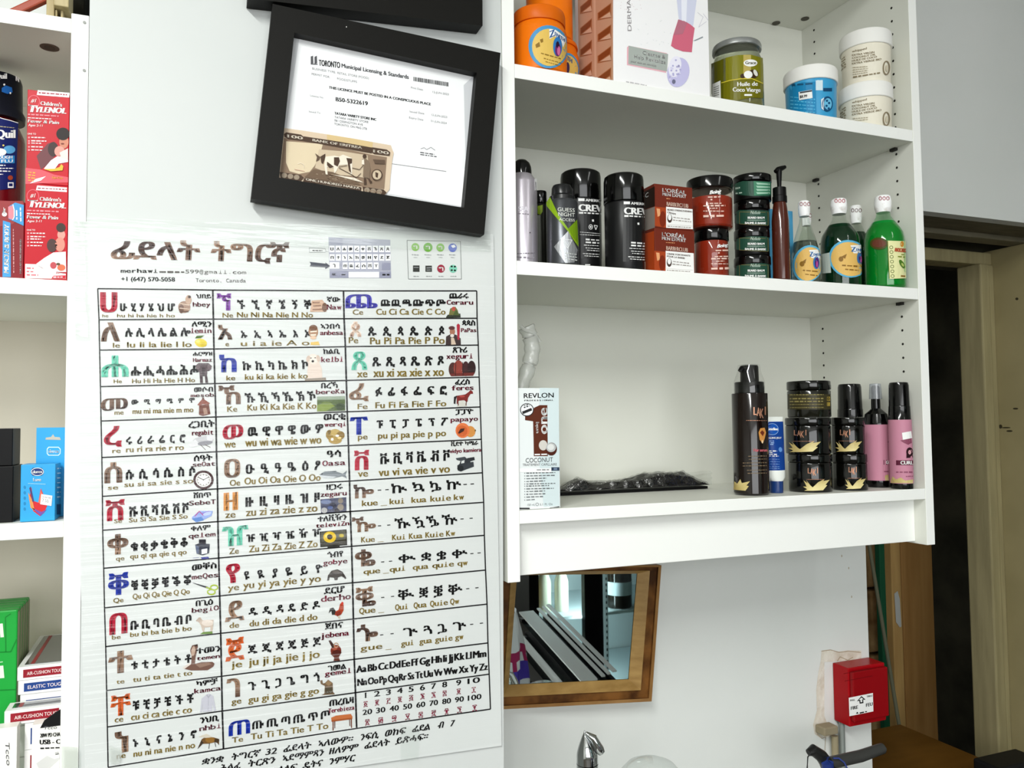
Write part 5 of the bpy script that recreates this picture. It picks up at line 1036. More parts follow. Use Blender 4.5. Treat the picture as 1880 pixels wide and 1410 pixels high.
def fp(a, b):
    p = hp(a*.98+.01, b); return p+Vector((0, -.003*(1-b), .0018+.0018*math.sin(70*a+3*math.sin(17*b))))
fm.grid(fp, 90, 16, film((.98, .98, .98), .16, .07, bump=1.0, stretch=(1, .6, 1), scale=60)); fm.build('plastic_wrap', root)
# crumpled clear tails of the pack / tray by the back
ct = MB(); qa = at_z(1215, 897, ZC); 
def ctf(a, b):
    x = at(1255, 880, .17).x+(at(1350, 880, .17).x-at(1255, 880, .17).x)*a; z = ZC+.0005+.026*b
    return Vector((x, .218+.02*a+.008*math.sin(9*a)+.004*math.sin(20*b), z))
ct.grid(ctf, 20, 6, film((.96, .97, .96), .07, .08, bump=.4, scale=30, milk=.12, milkc=(.8, .82, .8)))
tag(ct.build('plastic_tray'), 'clear plastic tray edge standing behind the black hair pack', 'tray')
# translucent bent sleeve at the left
sl = MB(); _sp = [at(966, 600, .075), at(974, 620, .075), at(977, 645, .075), at(971, 672, .075), at(961, 700, .075), at(950, 730, .075)]
def catmull(P, n=6):
    out = []
    for i in range(len(P)-1):
        a, b, c, d = P[max(i-1, 0)], P[i], P[i+1], P[min(i+2, len(P)-1)]
        for k in range(n):
            t = k/n; out.append(.5*((2*b)+(c-a)*t+(2*a-5*b+4*c-d)*t*t+(3*b-a-3*c+d)*t**3))
    return out+[P[-1]]
pth = catmull(_sp)
FROST = film((.95, .96, .94), .05, .25, milk=.38, milkc=(.72, .73, .70))
sl.tube(pth, [.0125-.002*i/len(pth)+.0008*math.sin(i*1.3) for i in range(len(pth))], FROST, 20)
sl.tube(catmull([at(956, 598, .066), at(964, 606, .064), at(980, 612, .064), at(991, 627, .07)]), .0028, FROST, 8)
tag(sl.build('plastic_sleeve'), 'frosted bent plastic sleeve hanging above the tall white carton', 'plastic sleeve')
# dark brown pump bottle
DB = mat('140a07', .12, coat=.3); COP = mat('b5836a', .35, metal=.4); GOLD = noisy('a58a45', 'efe3a6', 8, .3, stretch=(1, 1, 2))
fy = at_z(1378, 911, ZC).y
p = Round('pump_bottle', 'tall dark brown bottle with a black pump under a clear hood', 'bottle', 1344.5, 1411.5, 800, .03+max(fy, .004), ZC); p.X, p.Y, p.r = cyl(1344.5, 1411.5, 800, max(fy, .004)+p.r); p.root.location = (p.X, p.Y, ZC); r = p.r
zb1, zc1, zh = p.z(721.5), p.z(700), p.z(669)
p.part('bottle_body', [(r-.003, ZC), (r, ZC+.003), (r, zb1-.001), (r*.985, zb1), (r*.8, zb1)], DB)
p.part('collar', [(r*.82, zb1), (r*.82, zc1-.001), (r*.78, zc1)], BLACK)
m_ = MB(); m_.lathe(p.X+.001, p.Y, [(r*.52, zc1), (r*.50, zh-.002), (r*.46, zh)], BLACK, 28)
m_.tube([(p.X-.004, p.Y-.004, zh-.006), (p.X-r*.62, p.Y-.004, zh-.006), (p.X-r*.72, p.Y-.004, zh-.010)], [.0055, .005, .004], BLACK); m_.build('pump_head', p.root)
p.part('hood', [(r*.86, zb1+.001), (r*.86, zc1), (r*.66, zc1+(zh-zc1)*.6), (r*.6, zh+.001)], film((.97, .97, .97), .06, .04))
mb, D = p.dec(*CC)
LAKI = lambda D, x0, x1, y, h, s=0: (D.text('L', x0, y, x0+(x1-x0)*.22, y, h, COP, 3, bold=.03), D.text('A', x0+(x1-x0)*.26, y+h*.12, x0+(x1-x0)*.5, y+h*.12, h*1.05, COP, 3, bold=.02), D.text('K', x0+(x1-x0)*.52, y+h*.38, x0+(x1-x0)*.78, y+h*.38, h*1.2, COP, 3, bold=.02), D.line([(x0+(x1-x0)*.93, y-h), (x0+(x1-x0)*.93, y)], h*.14, COP, 3))
LAKI(D, 330, 432, 545, 68); D.greek(268, 590, 440, 592, 6, COP)
D.poly([(370, 690), (385, 655), (420, 650), (432, 690), (420, 740), (405, 780), (380, 750)], mat('c98a45', .35), 2); D.poly([(382, 690), (400, 670), (418, 690), (405, 720)], mat('6a2a18', .35), 3); D.ell(402, 765, 7, 14, mat('e8c9a0', .4), 3)
D.text('Hair serum', 330, 846, 442, 846, 26, mat('c0606a', .4), 3, bold=.05)
for i, y in enumerate((885, 910, 940, 965, 1000, 1025)): D.greek((285, 290, 240, 240, 275, 280)[i], y, 438, y-3, 7, mat('7d6a52', .5))
D.poly([(163, 1160), (170, 1090), (195, 1110), (220, 1072), (232, 1105), (300, 1090), (270, 1125), (290, 1130), (262, 1168)], GOLD, 2)
mb.build('label', p.root)
# blue lotion tube
pf = at_z(1426, 906, ZC); pY = max(pf.y, .004)+.014
X_, Y_, r_ = cyl(1413.5, 1438, 890, pY); 
root = thing('lotion_tube', 'blue and white squeeze tube standing on its cap beside the tall brown bottle', 'tube', (X_, Y_, ZC))
zc_, zb_, zt_, ztt = at(1426, 884, Y_-.012).z, at(1426, 864, Y_-.012).z, at(1426, 774, Y_-.012).z, at(1426, 765, Y_-.012).z
r_ = .0105
MB().lathe(X_, Y_, [(r_, ZC), (r_*1.03, zc_)], mat('23427f', .15, trans=.3), 28).build('cap', root)
wX = (at(1441, 800, Y_).x-at(1411, 800, Y_).x)/2
tm = MB(); seg = 32; rings = [(r_*1.0, r_*1.0, zc_), (wX*.93, r_*1.1, zc_+.006), (wX*.95, r_*1.05, zb_), (wX*.97, r_*.8, (zb_+zt_)/2), (wX, r_*.35, zt_), (wX, .0012, zt_+.003), (wX, .0010, ztt)]
vs = []; fs = []
for a, b_, z in rings:
    for k in range(seg):
        q = 2*math.pi*k/seg; vs.append((X_+a*math.cos(q), Y_+b_*math.sin(q), z))
for i in range(len(rings)-1):
    for k in range(seg): fs.append((i*seg+k, i*seg+(k+1) % seg, (i+1)*seg+(k+1) % seg, (i+1)*seg+k))
n = len(rings)
tm.add(vs, fs[:seg*2], mat('e9ece6', .35), True); tm.v = [Vector(q) for q in vs]
tm.f = fs+[tuple((n-1)*seg+k for k in range(seg))]; tm.sm = [True]*len(tm.f); k1 = tm.mi(mat('123e8c', .3)); 
tm.m = [0]*(seg*2)+[k1]*(seg*2)+[0]*(seg*2)+[0]
tm.build('tube_body', root)
def STUBE(u, v, l):
    q = at(u, v, Y_-r_*1.15)
    f = max(0, min(1, (zt_-q.z)/(zt_-zb_))); dpt = r_*(.35+.75*f); s_ = max(-1, min(1, (q.x-X_)/wX))
    return Vector((X_+s_*wX*.97, Y_-dpt*math.sqrt(max(0, 1-s_*s_))-.0004-l*EPS*1.5, q.z))
mb = MB(); D = Dec(mb, STUBE, *CC, True)
D.ell(507, 662, 46, 46, mat('1a55ad', .3), 1); D.ring(507, 662, 46, 46, 4, mat('8fb3e0', .3), 2); D.text('Vaseline', 466, 670, 548, 672, 24, PWHITE, 3, bold=.07); D.text('HEALING JELLY', 456, 742, 575, 740, 15, PWHITE, 3, bold=.04)
for i, y in enumerate((760, 775, 788)): D.greek(462, y, 512, y, 7, mat('9fc0ea', .4))
for i, y in enumerate((842, 856, 870, 884)): D.greek(470, y, (530, 500, 528, 540)[i], y, 9, PWHITE)
for i, y in enumerate((910, 930, 950, 970, 985)): D.greek(475, y, 545, y, 5, mat('6f96d0', .4))
D.ell(560, 830, 16, 20, mat('5f8fd0', .4), 2); mb.build('label', root)
# black and gold jars
def lari(label, uL, uR, vt, vl, zb, Yf, x0, x1, y0, y1, plain=False):
    v = (vt+vl)/2+15
    X, Y, r = cyl(uL, uR, v, Yf+.03); X, Y, r = cyl(uL, uR, v, Yf+r)
    j = Round('cream_jar', label, 'jar', uL, uR, v, Y, zb, 'black cream jars with gold brush marks'); r = j.r
    zt, zl = j.z(vt), j.z(vl)
    BG = mat('070705', .10, coat=.25)
    if plain:
        j.part('jar_body', rb_prof(r*.985, zb, zt-.016, .002), mat('14140c', .12, coat=.2)); j.part('lid', rb_prof(r, zt-.0155, zt, .002), BG)
    else:
        j.part('jar_body', rb_prof(r*.985, zb, zl, .002), BG); j.part('lid', rb_prof(r, zl, zt, .002), BG)
    mb, D = j.dec(*CC); w = x1-x0
    if plain:
        OL = mat('3a3520', .3); D.rect(610, 375, 960, 500, OL, 1)
        for i, y in enumerate((380, 412, 435, 460, 485)): D.greek(625, y, 905, y-2, (9, 12, 12, 6, 6)[i], mat('8a7f4c', .5), 2)
        D.rect(932, 395, 958, 430, mat('a08a3c', .4), 2); D.rect(932, 440, 958, 472, mat('a08a3c', .4), 2); D.ring(945, 412, 8, 10, 3, mat('2a2415', .5), 3)
    else:
        LAKI(D, x0+w*.16, x0+w*.50, y0+.58*(y1-y0)-30, 46); D.greek(x0+w*.12, y0+.64*(y1-y0), x0+w*.7, y0+.64*(y1-y0), 4, COP)
        yb, yt = y1-22, y0+.65*(y1-y0)
        D.poly([(x0+w*.02, yt+5), (x0+w*.16, yt+30), (x0+w*.1, yt+2), (x0+w*.26, yt+50), (x0+w*.32, yt+62), (x0+w*.5, yt+20), (x0+w*.72, yt-8), (x0+w*.66, yt+10), (x0+w*.88, yt), (x0+w*.74, yt+42), (x0+w*.8, yt+45), (x0+w*.66, yb-4), (x0+w*.34, yb), (x0+w*.04, yb), (x0+w*.14, yb-12), (x0+w*.0, yb-34), (x0+w*.12, yb-34)], GOLD, 2)
    mb.build('label', j.root); return zt
YF1 = max(.004, at_z(1488, 905.5, ZC).y); YF2 = max(.004, at_z(1560, 902, ZC).y)
z1 = lari('black jar with a gold brush mark, bottom of the taller stack of three', 1446.5, 1528.5, 834.5, 850, ZC, YF1, 735, 985, 870, 1190)
z2 = lari('black jar with a gold brush mark, middle of the taller stack of three', 1441, 1526, 766.5, 781, z1+GAP, YF1, 612, 920, 565, 872)
lari('plain dark jar turned to its small print, on top of the stack of three', 1444, 1526, 698.5, 720, z2+GAP, YF1+.002, 600, 965, 260, 560, True)
z1 = lari('black jar with a gold brush mark, lower of the shorter stack of two', 1527, 1593.5, 834, 851, ZC, YF2, 1080, 1275, 870, 1175)
lari('black jar with a gold brush mark, upper of the shorter stack of two', 1525, 1588.5, 766, 781, z1+GAP, YF2+.001, 1000, 1250, 565, 868)
# pink bottles
PNK = mat('c4859a', .4)
def foam(label, uL, uR, v, Yc, vt, vcol, vp0, vp1, group, o=0):
    f = Round('foam_bottle', label, 'bottle', uL, uR, v, Yc, ZC, group); r = f.r
    zt, zc, z1, z0 = f.z(vt), f.z(vcol), f.z(vp0), f.z(vp1)
    f.part('bottle_body', [(r*.96, ZC), (r*.98, ZC+.003), (r*.98, z0), (r, z0+.0005), (r, z1), (r*.97, z1+.001), (r*.93, zc)], BLK_GLOSS)
    f.part('pink_wrap', [(r*1.004, z0), (r*1.004, z1)], PNK, cap0=False, cap1=False)
    f.part('cap', [(r*.92, zc), (r*.9, zc+.002), (r*.86, zt-.006), (r*.80, zt-.001), (r*.7, zt)], BLK_GLOSS)
    return f
G_ = 'pink and black hair bottles at the right end of the bottom shelf'
Yp = max(.02, at_z(1655, 897, ZC).y)
f = foam('pink bottle with a black cap and white price sticker, nearest the side panel', 1632, 1676, 830, .0178, 701, 746, 770.5, 888, G_)
mb, D = f.dec(*CC, r=f.r*1.006); MAR = mat('5a1f35', .4)
D.poly([(1455, 1090), (1470, 1050), (1500, 1075), (1540, 1060), (1575, 1085), (1640, 1075), (1638, 1106), (1460, 1104)], GOLD, 1)
D.rect(1500, 918, 1640, 958, MAR, 1); D.text('CURL', 1538, 952, 1640, 952, 30, PWHITE, 2, bold=.05)
D.ell(1612, 850, 28, 38, mat('2a1018', .4), 1); D.poly([(1586, 860), (1600, 835), (1612, 830), (1630, 838), (1640, 895), (1585, 900)], mat('2a1018', .4), 1); D.ell(1612, 852, 12, 18, mat('d9a0a8', .4), 2)
D.poly([(1535, 755), (1625, 735), (1630, 775), (1600, 790), (1560, 772)], mat('8a4a60', .4), 1); D.greek(1500, 1015, 1640, 1015, 14, mat('8f5068', .4)); D.greek(1582, 1050, 1640, 1048, 8, mat('8f5068', .4))
mb.build('label', f.root)
mb, D = f.dec(*CC, r=f.r*1.014); D.poly([(1548, 692), (1625, 678), (1632, 735), (1556, 750)], PWHITE, 1); mb.build('price_sticker', f.root)
foam('pink bottle with a black cap standing behind the shorter jar stack', 1535, 1586, 740, .105, 704, 752, 790, 880, G_)
s = Round('spray_bottle', 'pink and black spray bottle with a clear overcap, right of the shorter jar stack', 'bottle', 1586, 1635.5, 830, max(.02, at_z(1612, 899, ZC).y)+.043, ZC); r = s.r
z0, z1, zs, zn, zt = s.z(882.5), s.z(779.5), s.z(758), s.z(731), s.z(703.5)
s.part('bottle_body', [(r*.96, ZC), (r*.98, ZC+.003), (r*.98, z0), (r, z1), (r*.97, z1+.004), (r*.85, zs-.002), (r*.55, zs+.004), (r*.36, zs+.008), (r*.34, zn)], BLK_GLOSS)
s.part('pink_wrap', [(r*1.005, z0), (r*1.005, z1)], PNK, cap0=False, cap1=False)
s.part('nozzle', [(r*.34, zn), (r*.33, zt-.006), (r*.2, zt-.003)], BLACK)
s.part('overcap', [(r*.50, zn-.001), (r*.44, zt-.001), (r*.40, zt)], film((.86, .88, .92), .08, .1, milk=.35, milkc=(.55, .58, .62)))
mb, D = s.dec(*CC, r=r*1.007); D.rect(1394, 728, 1460, 1084, PNK, .4); D.rect(1398, 915, 1458, 954, MAR, 1); D.text('GO', 1418, 948, 1456, 948, 28, PWHITE, 2, bold=.05); D.greek(1402, 1010, 1456, 1010, 14, mat('8f5068', .4)); D.poly([(1408, 1045), (1430, 1035), (1456, 1040), (1456, 1085), (1412, 1084)], GOLD, 1); D.poly([(1432, 770), (1448, 735), (1452, 780)], MAR, 1)
mb.build('lettering', s.root)

# ================================================================== left unit goods
ZL1 += .0004; ZL2 += .0004; ZL3 += .0004
CT = (0, 110, 6.407); CU = (0, 320, 6.13); CD = (0, 520, 3.204); CG = (0, 940, 3.0)
b = Round('syrup_bottle', 'dark red syrup bottle with a black cap and navy label at the left edge', 'bottle', -58, 46.5, 280, .125, ZL1); r = b.r
zc0, zc1, zt, zs = b.z(212), b.z(199), b.z(126), b.z(238)
b.part('bottle_body', [(r-.004, ZL1), (r, ZL1+.004), (r, zs-.006), (r*.97, zs), (r*.72, zc0), (r*.7, zc1)], mat('5e0a12', .12, coat=.4))
rc = (at(38, 160, .125).x-at(-7, 160, .125).x)
b.part('cap', [(rc*1.1, zc1-.006), (rc*1.12, zc1+.002), (rc, zc1+.008), (rc*.97, zt-.006), (rc*.9, zt)], mat('10121c', .3))
mb, D = b.dec(*CT)
NV = mat('18225e', .35); D.poly([(-280, 660), (-100, 640), (0, 678), (215, 742), (185, 1480), (185, 1510), (-280, 1560)], NV, 1); D.line([(-60, 660), (30, 690), (120, 712), (215, 742)], 8, PWHITE, 2)
D.greek(0, 782, 172, 800, 10, mat('b9b08a', .5)); D.text('NyQuil', -205, 915, 176, 918, 100, PWHITE, 3, bold=.07)
D.ell(0, 1085, 75, 45, PWHITE, 3); D.ell(110, 1055, 70, 48, mat('5aa3d6', .4), 2); D.ell(40, 1005, 12, 10, mat('e9d36a', .4), 3)
D.rect(-80, 1125, 172, 1215, mat('2e86c8', .4), 3); D.text('COUGH', -60, 1165, 145, 1160, 36, PWHITE, 4, bold=.06); D.text('+ FLU', -60, 1208, 150, 1205, 36, PWHITE, 4, bold=.06)
D.greek(-60, 1240, 65, 1240, 14, PWHITE); D.greek(-60, 1275, 160, 1275, 14, PWHITE); D.greek(-60, 1305, 125, 1310, 16, PWHITE); D.greek(-60, 1345, 35, 1345, 12, PWHITE); D.ell(122, 1385, 30, 28, mat('a0402c', .4), 3)
D.rect(92, 1440, 160, 1505, PWHITE, 3); D.rect(104, 1452, 148, 1486, NV, 4)
mb.build('label', b.root)
mb, D = b.dec(*CT, r=rc*1.0); D.text('NyQuil', -160, 215, 78, 222, 66, PWHITE, 2, bold=.07); D.poly([(20, 330), (70, 300), (140, 325), (148, 380), (90, 400), (20, 375)], mat('1d62b0', .4), 2); D.ell(50, 290, 12, 12, PWHITE, 3); D.ell(122, 390, 10, 12, PWHITE, 3); D.text('N', 188, 245, 222, 262, 60, PWHITE, 2, bold=.07); mb.build('cap_print', b.root)
bx, X0, X1 = card('medicine_box', 'dark red pain relief box with a blue band, in front of the syrup bottle', 'box', -60, 44, .006, ZL1, at(20, 369, .006).z, .05, mat('7d0f1a', .35), 440)
mb = MB(); D = Dec(mb, SY(.006), *CU)
D.poly([(-300, 300), (260, 300), (260, 420), (150, 560), (-300, 640)], mat('8f2a2c', .35), 1); D.poly([(32, 520), (118, 545), (122, 1155), (28, 1155)], mat('3f93cc', .35), 2); D.text('MUSCLE & BODY', 98, 1112, 104, 572, 56, PWHITE, 4, bold=.06, sh=.15)
D.poly([(95, 365), (170, 318), (268, 345), (266, 580), (135, 520), (95, 500)], mat('3a90c9', .35), 3); D.poly([(92, 365), (140, 352), (160, 400), (160, 480), (140, 510), (95, 495)], mat('d9808c', .35), 4); D.line([(145, 340), (160, 400), (160, 480), (142, 515)], 10, PWHITE, 5)
D.greek(190, 510, 185, 395, 20, PWHITE, 5); D.greek(235, 530, 230, 375, 18, PWHITE, 5); D.ell(50, 450, 28, 24, PWHITE, 3); D.text('Br', 62, 440, 60, 372, 34, PWHITE, 4, bold=.05)
D.greek(155, 1110, 150, 615, 14, mat('c98a8a', .4)); D.text('FOR LAST LONG PAIN RELIEF', 240, 1115, 240, 730, 20, PWHITE, 3, bold=.05)
mb.build('front_print', bx)
def red_box(label, zb, zt, uL, vTL, o, lower):
    yf = .005; X0 = at(uL, 400, yf).x; X1 = LX0-.0012
    root = thing('medicine_box', label, 'box', ((X0+X1)/2, yf+.025, zb), "red children's medicine boxes stacked in two")
    MB().box(X0, X1, yf, yf+.05, zb, zt, mat('b80a1e', .35)).build('carton', root, bevel=.0005)
    mb = MB(); D = Dec(mb, SY(yf), *o); P = lambda x, y: (x, y)
    if not lower:
        D.poly([(445, 355), (818, 388), (812, 442), (432, 412)], PWHITE, 1); D.greek(455, 385, 790, 410, 15, mat('a03040', .5), 2)
        D.ring(398, 490, 68, 72, 9, mat('e05a68', .35), 1); D.text('#1', 362, 500, 415, 500, 46, PWHITE, 3, sh=.3)
        D.text("Children's", 478, 530, 728, 550, 46, PWHITE, 3, bold=.05); D.text('T', 325, 608, 418, 618, 88, PWHITE, 3, bold=.1, sh=.25); D.text('YLENOL', 405, 612, 772, 632, 68, PWHITE, 3, bold=.1, sh=.25)
        D.greek(330, 640, 690, 662, 18, mat('e88a92', .4), 2); D.greek(328, 680, 605, 695, 12, PWHITE, 2)
        D.text('Fever & Pain', 328, 735, 690, 755, 40, PWHITE, 3, bold=.06, sh=.2); D.text('Ages 2-11', 332, 778, 498, 785, 26, PWHITE, 3, sh=.2)
        D.text('ONE TO', 325, 878, 424, 880, 20, PWHITE, 3); D.poly([(430, 1130), (560, 985), (640, 960), (660, 1100), (600, 1200), (480, 1290)], mat('6a3a3e', .4), 1)
        for i, y in enumerate((915, 955, 982, 1025, 1062)): D.rect(330, y-12, 352, y+8, mat('e88a92', .4), 2); D.greek(368, y-4, (535, 545, 490, 512, 495)[i], y, 14, PWHITE, 2)
        D.ell(740, 870, 78, 74, mat('1d1512', .4), 3); D.ell(752, 965, 55, 78, mat('c28068', .4), 2); D.ell(700, 1075, 60, 62, mat('d9968a', .4), 3); D.ell(625, 1050, 62, 85, mat('3a2a28', .4), 2)
        D.poly([(515, 1280), (600, 1180), (680, 1130), (800, 1110), (800, 1200), (690, 1220), (640, 1290)], mat('efe4e4', .4), 3); D.poly([(700, 1090), (800, 1040), (800, 1170), (720, 1150)], mat('e8cfc8', .4), 4)
        D.poly([(515, 1285), (640, 1280), (700, 1260), (720, 1225), (745, 1250), (735, 1300), (600, 1310)], mat('e6b03a', .4), 5); D.ell(735, 985, 20, 8, mat('7a3a30', .4), 4)
        D.poly([(300, 1270), (480, 1290), (640, 1350), (800, 1380), (800, 1440), (300, 1460)], mat('dc5560', .4), 1)
        for i in range(4): D.greek(330, 1320+i*32, 415, 1330+i*32, 18, mat('e8a04a', .4), 3)
        D.text('Dye-Free', 612, 1395, 735, 1402, 30, mat('e8a04a', .4), 3, bold=.05, sh=.2); D.poly([(350, 1455), (420, 1400), (540, 1368), (480, 1420)], PWHITE, 3)
    else:
        D.poly([(418, 126), (752, 150), (752, 200), (405, 178)], PWHITE, 1); D.greek(425, 155, 750, 172, 14, mat('a03040', .5), 2)
        D.ring(370, 245, 66, 72, 9, mat('e05a68', .35), 1); D.text('#1', 338, 260, 388, 260, 46, PWHITE, 3, sh=.3)
        D.text("Children's", 448, 296, 688, 308, 44, PWHITE, 3, bold=.05); D.text('T', 302, 368, 398, 372, 86, PWHITE, 3, bold=.1, sh=.25); D.text('YLENOL', 378, 372, 736, 384, 64, PWHITE, 3, bold=.1, sh=.25)
        D.greek(305, 405, 660, 420, 18, mat('e88a92', .4), 2); D.greek(302, 440, 570, 450, 12, PWHITE, 2)
        D.text('Fever & Pain', 303, 495, 650, 508, 40, PWHITE, 3, bold=.06, sh=.2); D.text('Ages 2-11', 306, 536, 465, 540, 26, PWHITE, 3, sh=.2); D.text('ONE TO', 302, 635, 396, 636, 18, PWHITE, 3)
        for i, y in enumerate((665, 703, 730, 768, 805)): D.rect(305, y-12, 327, y+8, mat('e88a92', .4), 2); D.greek(342, y-3, (505, 515, 460, 485, 466)[i], y, 13, PWHITE, 2)
        D.ell(685, 600, 52, 52, mat('3a2a24', .4), 3); D.ell(690, 680, 44, 55, mat('d9968a', .4), 2); D.ell(585, 800, 58, 75, mat('4a3230', .4), 3); D.ell(675, 790, 56, 80, mat('d08878', .4), 3)
        D.poly([(405, 1010), (500, 940), (600, 880), (740, 870), (745, 1100), (520, 1100)], mat('eadadb', .4), 3); D.ell(600, 1025, 36, 38, mat('b84a50', .4), 4); D.ell(690, 1050, 46, 36, mat('cf6a48', .4), 4); D.ell(655, 1010, 22, 14, mat('5a4a30', .4), 5)
        D.poly([(284, 1008), (400, 1012), (560, 1090), (740, 1120), (738, 1176), (284, 1170)], PWHITE, 3)
        for i in range(3): D.greek(300, 1055+i*38, (380, 375, 430)[i], 1058+i*38, 20, mat('d0606a', .4), 4)
        D.text('Berry', 628, 1122, 720, 1118, 26, mat('b02a3a', .4), 4, sh=.3); D.poly([(578, 1172), (600, 1142), (738, 1136), (735, 1174)], mat('c01a2e', .4), 4); D.greek(600, 1158, 705, 1156, 14, PWHITE, 5)
    mb.build('front_print', root)
zm = at(85, 338.5, .005).z
red_box("red children's medicine box, lower of the stacked pair", ZL1, zm, 45.7, 0, CU, True)
red_box("red children's medicine box, upper of the stacked pair", zm+GAP, at(47, 163.5, .005).z, 46.6, 0, CT, False)
# blue boxes
BLU = mat('2b9bd6', .32)
yb_ = .053; X0, X1 = at(66.5, 820, yb_).x, LX0-.0012; zt = at(90, 785, yb_).z
root = thing('hang_box', 'blue hang-tab box standing behind the front blue one', 'box', ((X0+X1)/2, yb_+.02, ZL2)); zmid = at(90, 850, yb_).z
hb = MB(); hb.box(X0, X1, yb_, yb_+.03, ZL2, zmid, BLU); hb.box(X0, X1, yb_, yb_+.0008, zmid, zt, BLU); hb.build('carton', root)
mb = MB(); D = Dec(mb, SY(yb_), *CD); D.poly([(267, 920), (270, 908), (300, 904), (312, 888), (322, 904), (352, 906), (358, 922)], mat('b9b4a6', .7), 1)
D.poly([(275, 975), (285, 962), (345, 962), (357, 975), (356, 1002), (345, 1014), (285, 1014), (275, 1002)], mat('cfe6f4', .4), 1); D.poly([(280, 977), (288, 967), (343, 967), (352, 977), (351, 1000), (342, 1009), (288, 1009), (280, 1000)], BLU, 2); D.text('durex', 286, 998, 346, 998, 22, mat('dff0fa', .4), 3, bold=.06); mb.build('front_print', root)
yb_ = .008; X0, X1 = at(37.6, 900, yb_).x, at(101.3, 900, yb_).x; zt = at(70, 852.5, yb_).z
root = thing('small_box', 'blue box with red flame picture and white price sticker, front of the left shelf', 'box', ((X0+X1)/2, yb_+.015, ZL2))
MB().box(X0, X1, yb_, yb_+.040, ZL2, zt, BLU).build('carton', root, bevel=.0005)
mb = MB(); D = Dec(mb, SY(yb_), *CD)
D.poly([(183, 1100), (192, 1086), (245, 1086), (257, 1100), (256, 1120), (245, 1132), (192, 1132), (183, 1120)], mat('1b2f6e', .4), 1); D.ring(220, 1109, 36, 22, 3, PWHITE, 2); D.text('durex', 192, 1118, 250, 1116, 18, PWHITE, 3, bold=.06); D.text('Love', 196, 1164, 240, 1164, 20, PWHITE, 3, bold=.05); D.line([(165, 1178), (268, 1182)], 3, mat('9fd2ee', .4), 2)
D.poly([(170, 1270), (185, 1200), (195, 1280), (225, 1290), (240, 1205), (262, 1260), (285, 1290), (260, 1350), (235, 1370), (195, 1340)], mat('c8242a', .35), 1); D.poly([(165, 1230), (190, 1275), (205, 1340), (180, 1320)], mat('d88a4a', .35), 2); D.poly([(225, 1290), (242, 1215), (255, 1275), (240, 1300)], mat('e0705a', .35), 2); D.poly([(185, 1320), (240, 1368), (275, 1330), (245, 1345)], mat('6d4a9a', .35), 2); D.poly([(172, 1205), (180, 1195), (200, 1285), (190, 1285)], mat('4a3a6a', .35), 3)
for i in range(5): D.ell(145, 1200+i*32, 7, 10, mat('1f7fb4', .4), 1)
mb.build('front_print', root)
mb = MB(); D = Dec(mb, SY(yb_-.0006), *CD); D.poly([(243, 1240), (308, 1250), (302, 1310), (237, 1300)], PWHITE, 1); D.text('7.50', 248, 1285, 285, 1292, 20, mat('8a8a8a', .5), 2); D.greek(250, 1256, 300, 1264, 6, mat('9a9a9a', .5), 2); mb.build('price_sticker', root)
mb = MB(); D = Dec(mb, lambda u, v, l: at_x(u, v, X1+l*EPS), *CD); D.rect(334, 1300, 358, 1360, mat('123a66', .4), 1)
for i in range(7): D.greek(336, 1090+i*28, 358, 1088+i*28, 8, mat('cfe6f4', .4), 1)
mb.build('side_print', root)
# black boxes
BB = mat('0a0a0b', .45, spec=.15)
def blackbox(label, uL, uE, vt, zb, yf, d):
    X0, X1 = at(uL, 900, yf).x, at(uE, 900, yf).x; zt = at(10, vt, yf).z
    o = MB().box(X0, X1, yf, yf+d, zb, zt, BB).build('black_box', bevel=.0008)
    tag(o, label, 'box', 'plain black boxes on the left shelf'); return zt
zz = blackbox('plain black box, lower of the stacked pair beside the blue box', -50, 24, 856, ZL2, .012, .055)
blackbox('plain black box, upper of the stacked pair beside the blue box', -50, 22, 786.5, zz+GAP, .016, .045)
# green packets in a row
for i in range(5):
    yf = .09+i*.0162; X0, X1 = at(-40, 1200, yf).x, at(31, 1200, .09).x; zt = at(10, 1121, .09).z
    g = thing('green_packet', ('front green packet with white lettering, lower left shelf', 'green packet right behind the front one, only its edge showing', 'middle green packet of the row, only its edge showing', 'fourth green packet of the row, only its edge showing', 'rearmost green packet of the row against the back panel')[i], 'packet', ((X0+X1)/2, yf+.007, ZL3), 'green packets standing in a row')
    MB().box(X0, X1, yf, yf+.0150, ZL3, zt, mat('1d9a3a', .35)).build('carton', g, bevel=.0015)
    MB().box(X1-.0005, X1+.0006, yf+.003, yf+.013, ZL3+.002, zt-.003, mat('8f8f74', .6)).build('side_panel', g)
    if i == 0:
        mb = MB(); D = Dec(mb, SY(yf), *CG); DG, LG = mat('0f7a2a', .35), mat('d7ecd2', .4)
        D.line([(-60, 775), (60, 770), (92, 700)], 7, DG, 1); D.line([(-60, 985), (85, 978)], 7, DG, 1); D.line([(60, 560), (30, 580), (32, 770)], 6, DG, 1)
        for y in (690, 915): D.greek(12, y, 4, y-90, 26, LG, 2); D.greek(-14, y, -18, y-80, 16, LG, 2)
        mb.build('front_print', g)
